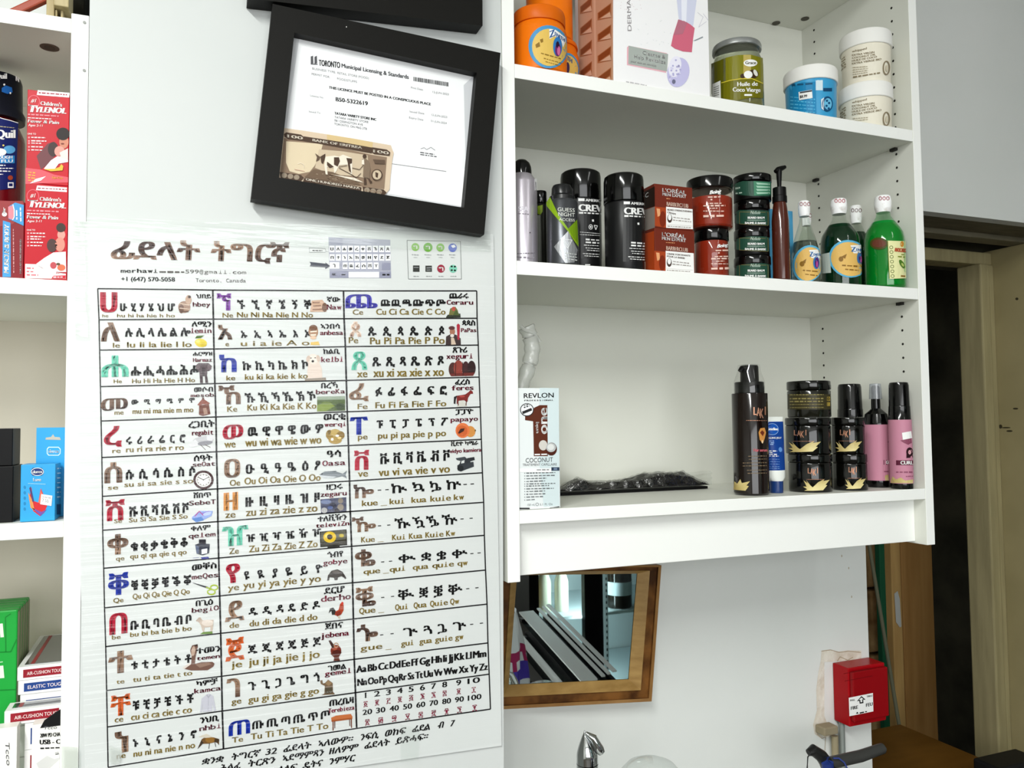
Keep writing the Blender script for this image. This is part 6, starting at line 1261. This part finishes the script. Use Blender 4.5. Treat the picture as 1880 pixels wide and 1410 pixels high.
# flat phone-case boxes
def case(label, X0, X1, yf, d, zb, h, colr, txt, toplam, group, tw=None):
    root = thing('accessory_box', label, 'box', ((X0+X1)/2, yf+d/2, zb), group)
    MB().box(X0, X1, yf, yf+d, zb, zb+h, mat('e4e3e1', .3)).build('carton', root, bevel=.0006)
    mb = MB(); mb.box(X0+.006, X1-.004, yf-.0004, yf, zb+h*.2, zb+h*.8, mat(colr, .35))
    S = lambda u, v, l: Vector((X0+.006+u, yf-.0005-l*EPS, zb+v)); D = Dec(mb, S)
    D.text(txt, .004, h*.38, min(.05, X1-X0-.012), h*.38, -h*.22, mat('e8d9d6', .4), 1, bold=.04) if False else None
    vs, fs, a, b_ = glyphs(txt); w_ = X1-X0-.013; hh = h*.26
    mb.add([Vector((X0+.010+(x-a)/(b_-a)*w_, yf-.0006, zb+h*.37+y/.72*hh)) for x, y in vs], fs, mat('f0dedb', .4))
    mb.build('front_print', root)
    if toplam:
        m2 = MB(); m2.box(X0+.006, X1-.004, yf+.008, yf+d-.006, zb+h, zb+h+.0006, mat('8d9093', .1, metal=.9)); m2.box(X0+.012, X0+.016, yf+.01, yf+d-.008, zb+h+.0006, zb+h+.0009, mat('8a2a2a', .4)); m2.build('clear_window', root)
    return zb+h
XA = at(33.5, 1240, .062).x; XBc = LX0-.0012
hA = (at(60, 1223, .062).z-at(60, 1247.5, .062).z); zA_ = at(60, 1247.5, .062).z
GC = 'flat phone accessory boxes in the back stack'
nlow = 4; hs = (zA_-hA*1.05-ZL3)/nlow
z = ZL3
for i in range(nlow):
    z = case('flat white accessory box, %s of the back stack' % ('bottom', 'second lowest', 'third lowest', 'fourth lowest')[i], XA+.002, XBc, .064, .15, z, hs-GAP, ('8a1f2a', '24407e')[i % 2], 'AIR-CUSHION TOUGH', False, GC)+GAP
z = case('flat white box with a navy strip under the topmost box of the back stack', XA, XBc, .062, .15, z, hA*1.03, '24407e', 'ELASTIC TOUGH', False, GC)+GAP
case('flat white box with a red strip, topmost of the back stack', XA-.001, XBc, .062, .155, z, hA, '8c1d2a', 'AIR-CUSHION TOUGH', True, GC)
XC = at(8, 1310, .029).x
zC1 = at(40, 1329, .029).z; hC = .016
GF = 'flat phone accessory boxes in the front stack'
z = ZL3; nl_ = 4; hf = (zC1-ZL3)/nl_
for i in range(nl_):
    z = case('flat box with a %s edge, %s of the front stack' % (('red', 'navy', 'red', 'navy')[i], ('lowest', 'second lowest', 'third lowest', 'fourth lowest')[i]), XC+.02, XBc, .030, .030, z, hf-GAP, ('8a1f2a', '24407e')[i % 2], 'AIR-CUSHION', False, GF)+GAP
case('flat white box with a red strip and shiny top, topmost of the front stack', XC, XBc, .029, .031, z, hC, '8c1d2a', 'AIR-CUSHION TOUGH', True, GF)
# white charger cartons
def charger(label, uL, uR, yf, zt, d, right, x1=None):
    X0 = at(uL, 1380, yf).x; X1 = x1 if x1 else at(uR, 1380, yf).x
    root = thing('charger_box', label, 'box', ((X0+X1)/2, yf+d/2, ZL3), 'white charger boxes at the bottom left')
    MB().box(X0, X1, yf, yf+d, ZL3, zt, mat('e9e8e2', .35)).build('carton', root, bevel=.0005)
    mb = MB(); D = Dec(mb, SY(yf), *CG); T2 = mat('55555a', .5)
    if right:
        D.text('Tcco', 238, 1198, 312, 1194, 18, T2, 3, sh=.25); D.text('20W PD CHA', 222, 1242, 331, 1234, 22, INK, 3, bold=.05); D.text('USB - C', 220, 1280, 331, 1276, 26, INK, 3, bold=.07); D.greek(222, 1302, 328, 1298, 9, INK)
        D.poly([(200, 1385), (255, 1345), (326, 1330), (330, 1360), (275, 1410), (215, 1415)], mat('cfcfcc', .35), 1); D.poly([(262, 1345), (325, 1330), (329, 1352), (300, 1362)], mat('dededb', .35), 2); D.poly([(302, 1325), (322, 1320), (325, 1334), (306, 1338)], mat('b5b5b2', .3), 2)
        mb.build('front_print', root)
        tb = MB(); z_ = zt; tb.prism([Vector((X0+.008, yf-.0006, z_-.004)), Vector((X1, yf-.0006, z_-.004)), Vector((X1, yf-.0006, z_+.014)), Vector((X0+.024, yf-.0006, z_+.012)), Vector((X0+.012, yf-.0006, z_+.004))], [Vector((X0+.008, yf-.0001, z_-.004)), Vector((X1, yf-.0001, z_-.004)), Vector((X1, yf-.0001, z_+.014)), Vector((X0+.024, yf-.0001, z_+.012)), Vector((X0+.012, yf-.0001, z_+.004))], mat('141415', .35)); tb.build('hang_tab', root)
    else:
        D.text('Tcco', 28, 1268, 36, 1395, 24, T2, 3, sh=.2); mb.build('front_print', root)
charger('white charger box with black lettering and a hang tab, beside the poster', 58, 113, .010, at(80, 1329, .010).z, .018, True, LX0-.0012)
charger('white charger box turned sideways at the bottom left corner', -30, 31, .010, at(15, 1336, .010).z, .018, False)
ph = MB(); ph.lathe(at(2, 1300, -.0).x-.012, .006, [(.008, ZL3), (.017, ZL3+.02), (.018, ZL3+.05), (.012, ZL3+.068), (.004, ZL3+.072)], BLACK, 24)
# ================================================================== wooden mirror
YM = .262
wm = thing('wall_mirror', 'carved wooden mirror hung tilted on the wall under the shelf unit', 'mirror', at(1060, 1290, YM))
oQ = [(914, 1036), (1208, 1036), (1190, 1284), (901, 1299)]; gQ = [(949, 1056), (1169.5, 1053), (1153.5, 1246.8), (933.5, 1257)]
def lerpq(A, B, t): return [(a[0]+(b[0]-a[0])*t, a[1]+(b[1]-a[1])*t) for a, b in zip(A, B)]
WOOD = noisy('3f2410', '7d5227', 22, .35, stretch=(1, 1, 1), bump=.25, detail=6); LIP = noisy('8d6d3c', 'a5844e', 12, .35, stretch=(2, 1, 6)); EDG = noisy('8a6236', '9c7444', 18, .4)
def ringq(mb, A, ya, B, yb, m):
    a = [at(u, v, YM) for u, v in A]; b = [at(u, v, YM) for u, v in B]
    a = [Vector((p.x, ya, p.z)) for p in a]; b = [Vector((p.x, yb, p.z)) for p in b]
    for i in range(4):
        j = (i+1) % 4; mb.add([a[i], a[j], b[j], b[i]], [(0, 1, 2, 3)], m)
q0, q1, q2, q3 = oQ, lerpq(oQ, gQ, .17), lerpq(oQ, gQ, .56), gQ
f1 = MB(); ringq(f1, q0, YW-.001, q0, .250, EDG); ringq(f1, q0, .250, q1, .248, EDG); f1.build('frame_edge', wm)
f2 = MB(); ringq(f2, q1, .248, q1, .253, WOOD); ringq(f2, q1, .253, q2, .253, WOOD); f2.build('carved_frame', wm)
f3 = MB(); ringq(f3, q2, .253, q2, .249, LIP); ringq(f3, q2, .249, q3, YM-.001, LIP); f3.build('inner_lip', wm)
mg = MB(); mg.add([at(u, v, YM) for u, v in lerpq(gQ, oQ, .04)], [(0, 1, 2, 3)], mat('dfe6e4', .015, metal=1)); mg.build('mirror_glass', wm)
# ================================================================== fire alarm pull station
AX0, AX1, AY = .8295, .927, .236
az1, az0 = at(1545.5, 1231, AY).z, at(1554, 1339, AY).z
REDA = mat('a00a14', .3); REDB = mat('8c0810', .35)
fa = thing('fire_alarm_box', 'red fire alarm pull box on the broken plaster at the wall end', 'fire alarm', ((AX0+AX1)/2, AY+.02, az0))
MB().box(AX0, AX1, AY+.006, YW-.0006, az0, az1, REDA).build('housing', fa, bevel=.002)
fp_ = MB().box(AX0+.003, AX1-.002, AY-.004, AY+.0058, az0+.012, az1-.006, REDB)
fp_ = fp_.build('front_plate', fa, bevel=.002)
CA = (1480, 960, 3.1325)
mb = MB(); D = Dec(mb, SY(AY-.0042), *CA); D.poly([(245, 1006), (384, 978), (387, 1084), (249, 1112)], PWHITE, 1)
D.poly([(292, 1026), (318, 996), (342, 1016), (328, 1018), (330, 1036), (308, 1040), (306, 1023)], INK, 2); D.poly([(304, 1018), (318, 1004), (330, 1014), (322, 1015), (323, 1030), (313, 1032), (312, 1018)], PWHITE, 3)
D.text('PULL', 254, 1026, 282, 1022, 10, INK, 2, bold=.06); D.text('TIREZ', 348, 1004, 382, 998, 10, INK, 2, bold=.06); D.text('FIRE', 258, 1076, 298, 1068, 20, INK, 2, bold=.05); D.text('FEU', 345, 1058, 382, 1050, 20, INK, 2, bold=.05); D.poly([(286, 1098), (294, 1086), (302, 1096)], INK, 2); D.greek(308, 1094, 352, 1084, 9, INK, 2)
mb.build('instruction_label', fp_)
mb = MB(); D = Dec(mb, SY(AY-.0041), *CA); D.line([(215, 868), (380, 836)], 3, mat('6a060c', .4), 1); D.line([(222, 910), (382, 880)], 3, mat('6a060c', .4), 1); mb.build('pull_bar', fa)
cn = MB(); cn.box(at(1512, 1330, .26).x, at(1538, 1330, .26).x, .258, YW-.0008, at(1525, 1350, .26).z, az0-.0005, noisy('8d8168', '9c9078', 12, .7)); tag(cn.build('junction_box', bevel=.003), 'beige junction piece under the red alarm box', 'junction box')
cd2 = MB(); cd2.tube([(at(1547, 1345, .272).x, .274, az0-.001), (at(1547, 1345, .272).x, .274, .55)], .006, mat('9aa09c', .35, metal=.4)); tag(cd2.build('conduit'), 'grey conduit running down below the red alarm box', 'conduit')
pb_ = MB(); pb_.tube([(at(1535, 1390, .272).x, .274, at(1535, 1352, .27).z), (at(1533, 1390, .272).x, .274, .55)], .007, noisy('8f8468', 'a0957a', 16, .7)); tag(pb_.build('pipe_stub'), 'beige stub hanging under the junction piece by the alarm', 'pipe')
# ================================================================== sink corner
CHR = mat('c9cccc', .06, metal=1)
ZS = 0.70
MB_ = MB(); MB_.box(.0, .80, -.16, YW-.001, ZS-.03, ZS, mat('d8d9d5', .3)); MB_.box(.02, .78, -.14, YW-.001, 0, ZS-.03, mat('cfcfc8', .5)); o = tag(MB_.build('counter', bevel=.004), 'white counter under the mirror, just below the picture', 'counter')
X_, Y_, r_ = cyl(1058.5, 1098.5, 1405, .10)
fc = thing('faucet', 'chrome tap with a pointed lever rising into the bottom of the photo', 'faucet', (X_, Y_, ZS))
z1, z0 = at(1078, 1379, Y_).z, at(1078, 1401, Y_).z
MB().lathe(X_, Y_, [(r_*1.3, ZS+.0003), (r_*1.3, ZS+.008), (r_, ZS+.014), (r_, z0-.0008)], CHR, 40).build('tap_body', fc)
zt = at(1075, 1341, Y_).z
lv = MB(); ns = 14; ring_n = 28; vs = []; fs = []
for i in range(ns+1):
    t_ = i/ns; z = z0+(zt-z0)*t_
    rr = r_*(1.0 if t_ < .25 else max(.05, 1-((t_-.25)/.75)**1.3)); cxo = -.004*max(0, t_-.3)/.7
    for k in range(ring_n):
        a = 2*math.pi*k/ring_n; q = Vector((math.cos(a), math.sin(a)))
        vs.append((X_+cxo+q.x*rr, Y_+q.y*rr*.95, z))
for i in range(ns):
    for k in range(ring_n): fs.append((i*ring_n+k, i*ring_n+(k+1) % ring_n, (i+1)*ring_n+(k+1) % ring_n, (i+1)*ring_n+k))
fs.append(tuple(ns*ring_n+k for k in range(ring_n))); lv.add(vs, fs, CHR, True)
pS = at(1104, 1379, Y_-.012); lv.tube([(X_-.004, Y_-.004, zt-.002), (X_+.006, Y_-.01, (zt+pS.z)/2+.006), (pS.x-.004, Y_-.012, pS.z+.004), (pS.x, Y_-.012, pS.z-.002)], [.0025, .006, .008, .006], CHR, 16)
lv.build('lever', fc)
zd = at(1190, 1394, .06).z; xd = at(1195, 1400, .06).x
db = MB(); db.lathe(xd, .06, [(.006, zd), (.02, zd-.002), (.036, zd-.009), (.048, zd-.022), (.052, zd-.05), (.05, ZS+.0005)], film((.93, .95, .94), .06, .04, milk=.12), 40, cap1=False)
tag(db.build('clear_bowl'), 'upturned clear bowl beside the chrome tap at the bottom edge', 'bowl')
hd = thing('grey_handle', 'dark grey handle with blue band reaching in at the bottom below the alarm', 'handle', at(1550, 1409, .12))
m_ = MB(); m_.tube([at(1512, 1404, .12), at(1535, 1398, .12), at(1580, 1388, .12), at(1620, 1374, .12), at(1624, 1376, .12)], [.011, .0105, .0105, .0095, .005], mat('3c3c3a', .35), 18); m_.build('tube', hd)
m_ = MB(); m_.tube([at(1484, 1382, .12), at(1492, 1377, .12), at(1508, 1388, .12), at(1518, 1402, .12), at(1530, 1425, .12)], [.006, .010, .011, .012, .012], mat('1f1f1e', .3), 16); m_.build('elbow', hd)
m_ = MB(); m_.tube([at(1516, 1390, .112), at(1519, 1400, .108), at(1520, 1412, .11)], [.008, .0105, .0105], mat('23367a', .4), 14); m_.tube([at(1530, 1392, .108), at(1540, 1392, .107), at(1550, 1400, .107), at(1556, 1412, .108)], .0014, mat('3a4a90', .4), 8); m_.build('blue_band', hd)
cdx = MB(); cdx.tube([at(1482, 1410, .115), at(1483, 1390, .115), at(1490, 1380, .113)], .0012, mat('2a2a2a', .4), 8); cdx.build('wire', hd)
# ================================================================== store room
bt = MB(); bt.box(XE+.005, 1.527, .415, .77, .575, .60, noisy('6e4a18', '7d5620', 4, .45, stretch=(1, 4, 1))); bt.box(XE+.02, XE+.06, .43, .47, 0, .575, WOOD); bt.box(1.47, 1.51, .43, .47, 0, .575, WOOD); bt.box(XE+.02, XE+.06, .71, .75, 0, .575, WOOD); bt.box(1.47, 1.51, .71, .75, 0, .575, WOOD)
tag(bt.build('brown_table', bevel=.002), 'plain brown table top inside the dark doorway', 'table')
def plank(name, label, cat, u0, u1, Y, z0, z1, d, m, v=1150, grp=None):
    o = MB().box(at(u0, v, Y).x, at(u1, v, Y).x, Y, Y+d, z0, z1, m).build(name, bevel=.003); return tag(o, label, cat, grp)
PW = noisy('a07440', 'b58850', 5, .6, stretch=(6, 1, .5), bump=.1)
plank('wooden_plank', 'wide brown plywood plank leaning in the dark doorway', 'plank', 1659, 1716, .95, 0, 1.60, .03, PW)
plank('wooden_post', 'narrow brown wooden post left of the wide plywood plank', 'post', 1640, 1657.5, .90, 0, 1.60, .04, noisy('a98550', 'bd9a60', 7, .6, stretch=(6, 1, .5)))
plank('green_pole', 'green pole standing left of the wooden post in the doorway', 'pole', 1619, 1629, .90, 0, 1.60, .02, mat('175236', .5))
st = MB()
for i in range(6):
    z_ = .1+i*.21; st.box(at(1560, 1150, 1.0).x, at(1622, 1150, 1.0).x, 1.0, 1.08, z_, z_+.20, noisy('7a5a34', 'c0a070', 9, .9, bump=.6))
struct(st, 'wall_storeroom_stone', bevel=.008)
pp = MB(); pp.prism([at(u, v, .898) for u, v in ((1642, 1090), (1648, 1085), (1652, 1100), (1655, 1150), (1652, 1152), (1645, 1142))], [at(u, v, .8995) for u, v in ((1642, 1090), (1648, 1085), (1652, 1100), (1655, 1150), (1652, 1152), (1645, 1142))], mat('b9bcb9', .7)); tag(pp.build('paper_strip'), 'pale paper strip stuck on the narrow wooden post', 'paper')
sk = MB(); sk.tube([at(1594, 990, .85), at(1645, 1297, .80), at(1700, 1628, .78)], .0055, mat('6d6d58', .6), 10); tag(sk.build('thin_stick'), 'thin grey stick leaning diagonally in the doorway', 'stick')
bgm = MB(); bgm.lathe(1.73, 1.22, [(.20, 0), (.21, .05), (.21, .64), (.19, .70), (.13, .73), (.02, .735)], mat('060606', .85), 32, sx=1.0, sy=.7); tag(bgm.build('black_bag'), 'black rounded bag standing behind the brown table', 'bag')
dk = MB().box(at(1820, 1405, .35).x, at(1900, 1405, .35).x, .33, .40, 0, at(1860, 1396, .35).z, mat('1a1a1a', .5)); tag(dk.build('black_bin', bevel=.006), 'black bin edge in the lower right corner by the old door jamb', 'bin')
# ================================================================== what the mirror sees behind the camera
def atm(u, v, Yr):
    p = at(u, v, 2*YM-Yr); return Vector((p.x, Yr, p.z))
YCo = -1.62
xa, xb, xc_, xd_ = atm(996, 1150, YCo).x, atm(1079, 1150, YCo).x, atm(1103, 1150, YCo).x, atm(1175, 1150, YCo).x
ck = thing('drinks_cooler', 'tall black drinks cooler with glass doors, seen in the mirror', 'cooler', ((xa+xd_)/2, YCo-.3, 0))
zb_ = atm(1103, 1215, YCo).z
BK = mat('0a0a0b', .3); c_ = MB(); xL, xR = xa-.06, xd_+.45
c_.box(xL, xR, YCo-.62, YCo-.60, 0, 2.0, mat('c8d0d0', .5)); c_.box(xL, xL+.03, YCo-.6, YCo-.03, 0, 2.0, BK); c_.box(xR-.03, xR, YCo-.6, YCo-.03, 0, 2.0, BK); c_.box(xL, xR, YCo-.6, YCo-.03, 0, .12, BK); c_.box(xL, xR, YCo-.6, YCo-.03, 1.9, 2.0, BK)
c_.build('cabinet', ck)
for (p0, p1) in ((xL, (xb+xc_)/2), ((xb+xc_)/2, xR)):
    d_ = MB(); t_ = .045
    d_.box(p0, p0+t_, YCo-.03, YCo, .1, 1.9, BK); d_.box(p1-t_, p1, YCo-.03, YCo, .1, 1.9, BK); d_.box(p0+t_, p1-t_, YCo-.03, YCo, .1, .24, BK); d_.box(p0+t_, p1-t_, YCo-.03, YCo, 1.82, 1.9, BK)
    dd = d_.build('door', ck)
    g_ = MB(); g_.box(p0+t_, p1-t_, YCo-.02, YCo-.015, .24, 1.82, film((.86, .94, .93), .05, .03)); g_.build('glass', ck)
for zz in (.30, .62, .94, 1.28, 1.6): MB().box(xL+.03, xR-.03, YCo-.58, YCo-.08, zz, zz+.012, mat('cdd6d8', .4)).build('shelf', ck)
ss = MB()
for xx in (xc_+.035,):
    ss.box(xx, xx+.035, YCo-.07, YCo-.06, .24, 1.82, mat('dfe6e8', .5))
    for k_ in range(60): ss.box(xx+.024, xx+.030, YCo-.0598, YCo-.0594, .26+k_*.026, .272+k_*.026, BK)
ss.build('shelf_strip', ck)
area('cooler_lamp', ((xb+xc_)/2, YCo-.05, 1.0), ((xb+xc_)/2, YCo-.5, 1.0), .04, 1.5, 11, (.86, .95, 1.0))
rr_ = random.Random(11); n_ = 0
for zz in (.3126, .6326, .9526, 1.2926):
    x = xL+.09
    while x < xb-.01:
        h_ = rr_.uniform(.17, .25); col_ = rr_.choice(['8a6a3a', '5a7a4a', 'b09a6a', '7a4a2a', 'c9c4b0', '3f6f8a'])
        bb_ = MB(); yy = YCo-.16-rr_.uniform(0, .06); bb_.lathe(x, yy, [(.03, zz), (.032, zz+.004), (.032, zz+h_*.6), (.014, zz+h_*.85), (.014, zz+h_)], mat(col_, .15), 16)
        tag(bb_.build('drink_bottle'), 'dark drink bottle in the mirrored cooler', 'bottle', 'drink bottles inside the mirrored cooler'); x += rr_.uniform(.066, .078)
bb_ = MB(); xj = atm(1141, 1150, YCo-.14).x; zj = .6326
bb_.lathe(xj, YCo-.16, [(.055, zj), (.06, zj+.006), (.06, zj+.20), (.025, zj+.27), (.025, zj+.30)], mat('17120c', .12), 24); bb_.lathe(xj, YCo-.16, [(.0605, zj+.06), (.0605, zj+.12)], mat('b9c4c8', .5), 24, cap0=False, cap1=False)
tag(bb_.build('drink_bottle'), 'large dark bottle with a pale label band behind the right cooler door in the mirror', 'bottle', 'drink bottles inside the mirrored cooler')
rk = thing('metal_rack', 'shiny metal rack with slanted ledges, seen in the mirror', 'rack', (.53, -.45, 0))
def bar2(mb, p, q, w, h, m):
    r4 = lambda c: [c+Vector((-w/2, 0, 0)), c+Vector((w/2, 0, 0)), c+Vector((w/2, 0, -h)), c+Vector((-w/2, 0, -h))]
    mb.prism(r4(p), r4(q), m)
p0, p1 = atm(1082, 1248, -.27), atm(966, 1122, -.70)
for i, (ox_, oz_) in enumerate(((0, 0), (-.052, -.035), (.040, .006), (.056, .010), (.072, .014))):
    o_ = Vector((ox_, 0, oz_)); a_, b2 = p0+o_, p1+o_
    m_ = MB(); bar2(m_, a_, b2, (.046, .022, .010, .009, .012)[i], .004, mat('d2d5d5', .25, metal=.6)); bar2(m_, a_+Vector((.002, 0, -.026)), b2+Vector((.002, 0, -.026)), (.044, .030, .008, .007, .01)[i], .046, mat('0b0c0d', .15)); m_.build('ledge', rk)
m_ = MB()
for pz in (p0, p1): m_.box(pz.x-.07, pz.x+.08, pz.y-.012, pz.y+.012, pz.z-.13, pz.z-.075, BK); m_.box(pz.x-.02, pz.x, pz.y-.012, pz.y+.012, .0005, pz.z-.02, BK)
m_.build('stand', rk)
bg = MB(); pc_ = atm(946, 1195, -.35)
def bgf(a, b): 
    an = a*2*math.pi; w_ = (.046+.012*math.sin(5*an+3*b))*(1-.5*b*b); return Vector((pc_.x-.02+math.cos(an)*w_, -.35+math.sin(an)*w_*.7, pc_.z-.12+.22*b+.01*math.sin(3*an)))
bg.grid(bgf, 32, 10, mat('dcdfe6', .25)); PUR2 = mat('4a3aa8', .3); MAG = mat('a0285a', .3)
k1, k2 = bg.mi(PUR2), bg.mi(MAG)
for i in range(len(bg.m)):
    row = i//32
    if row in (2, 3) : bg.m[i] = k1
    if row == 5 or (row == 4 and i % 3 == 0): bg.m[i] = k2
tag(bg.build('snack_bag'), 'white and purple snack bag seen at the left of the mirror', 'bag')
tb_ = MB().box(pc_.x-.07, pc_.x+.04, -.41, -.29, 0, pc_.z-.135, mat('2c2c2c', .5)); tag(tb_.build('display_stand', bevel=.003), 'dark low stand under the snack bag, seen in the mirror', 'stand')
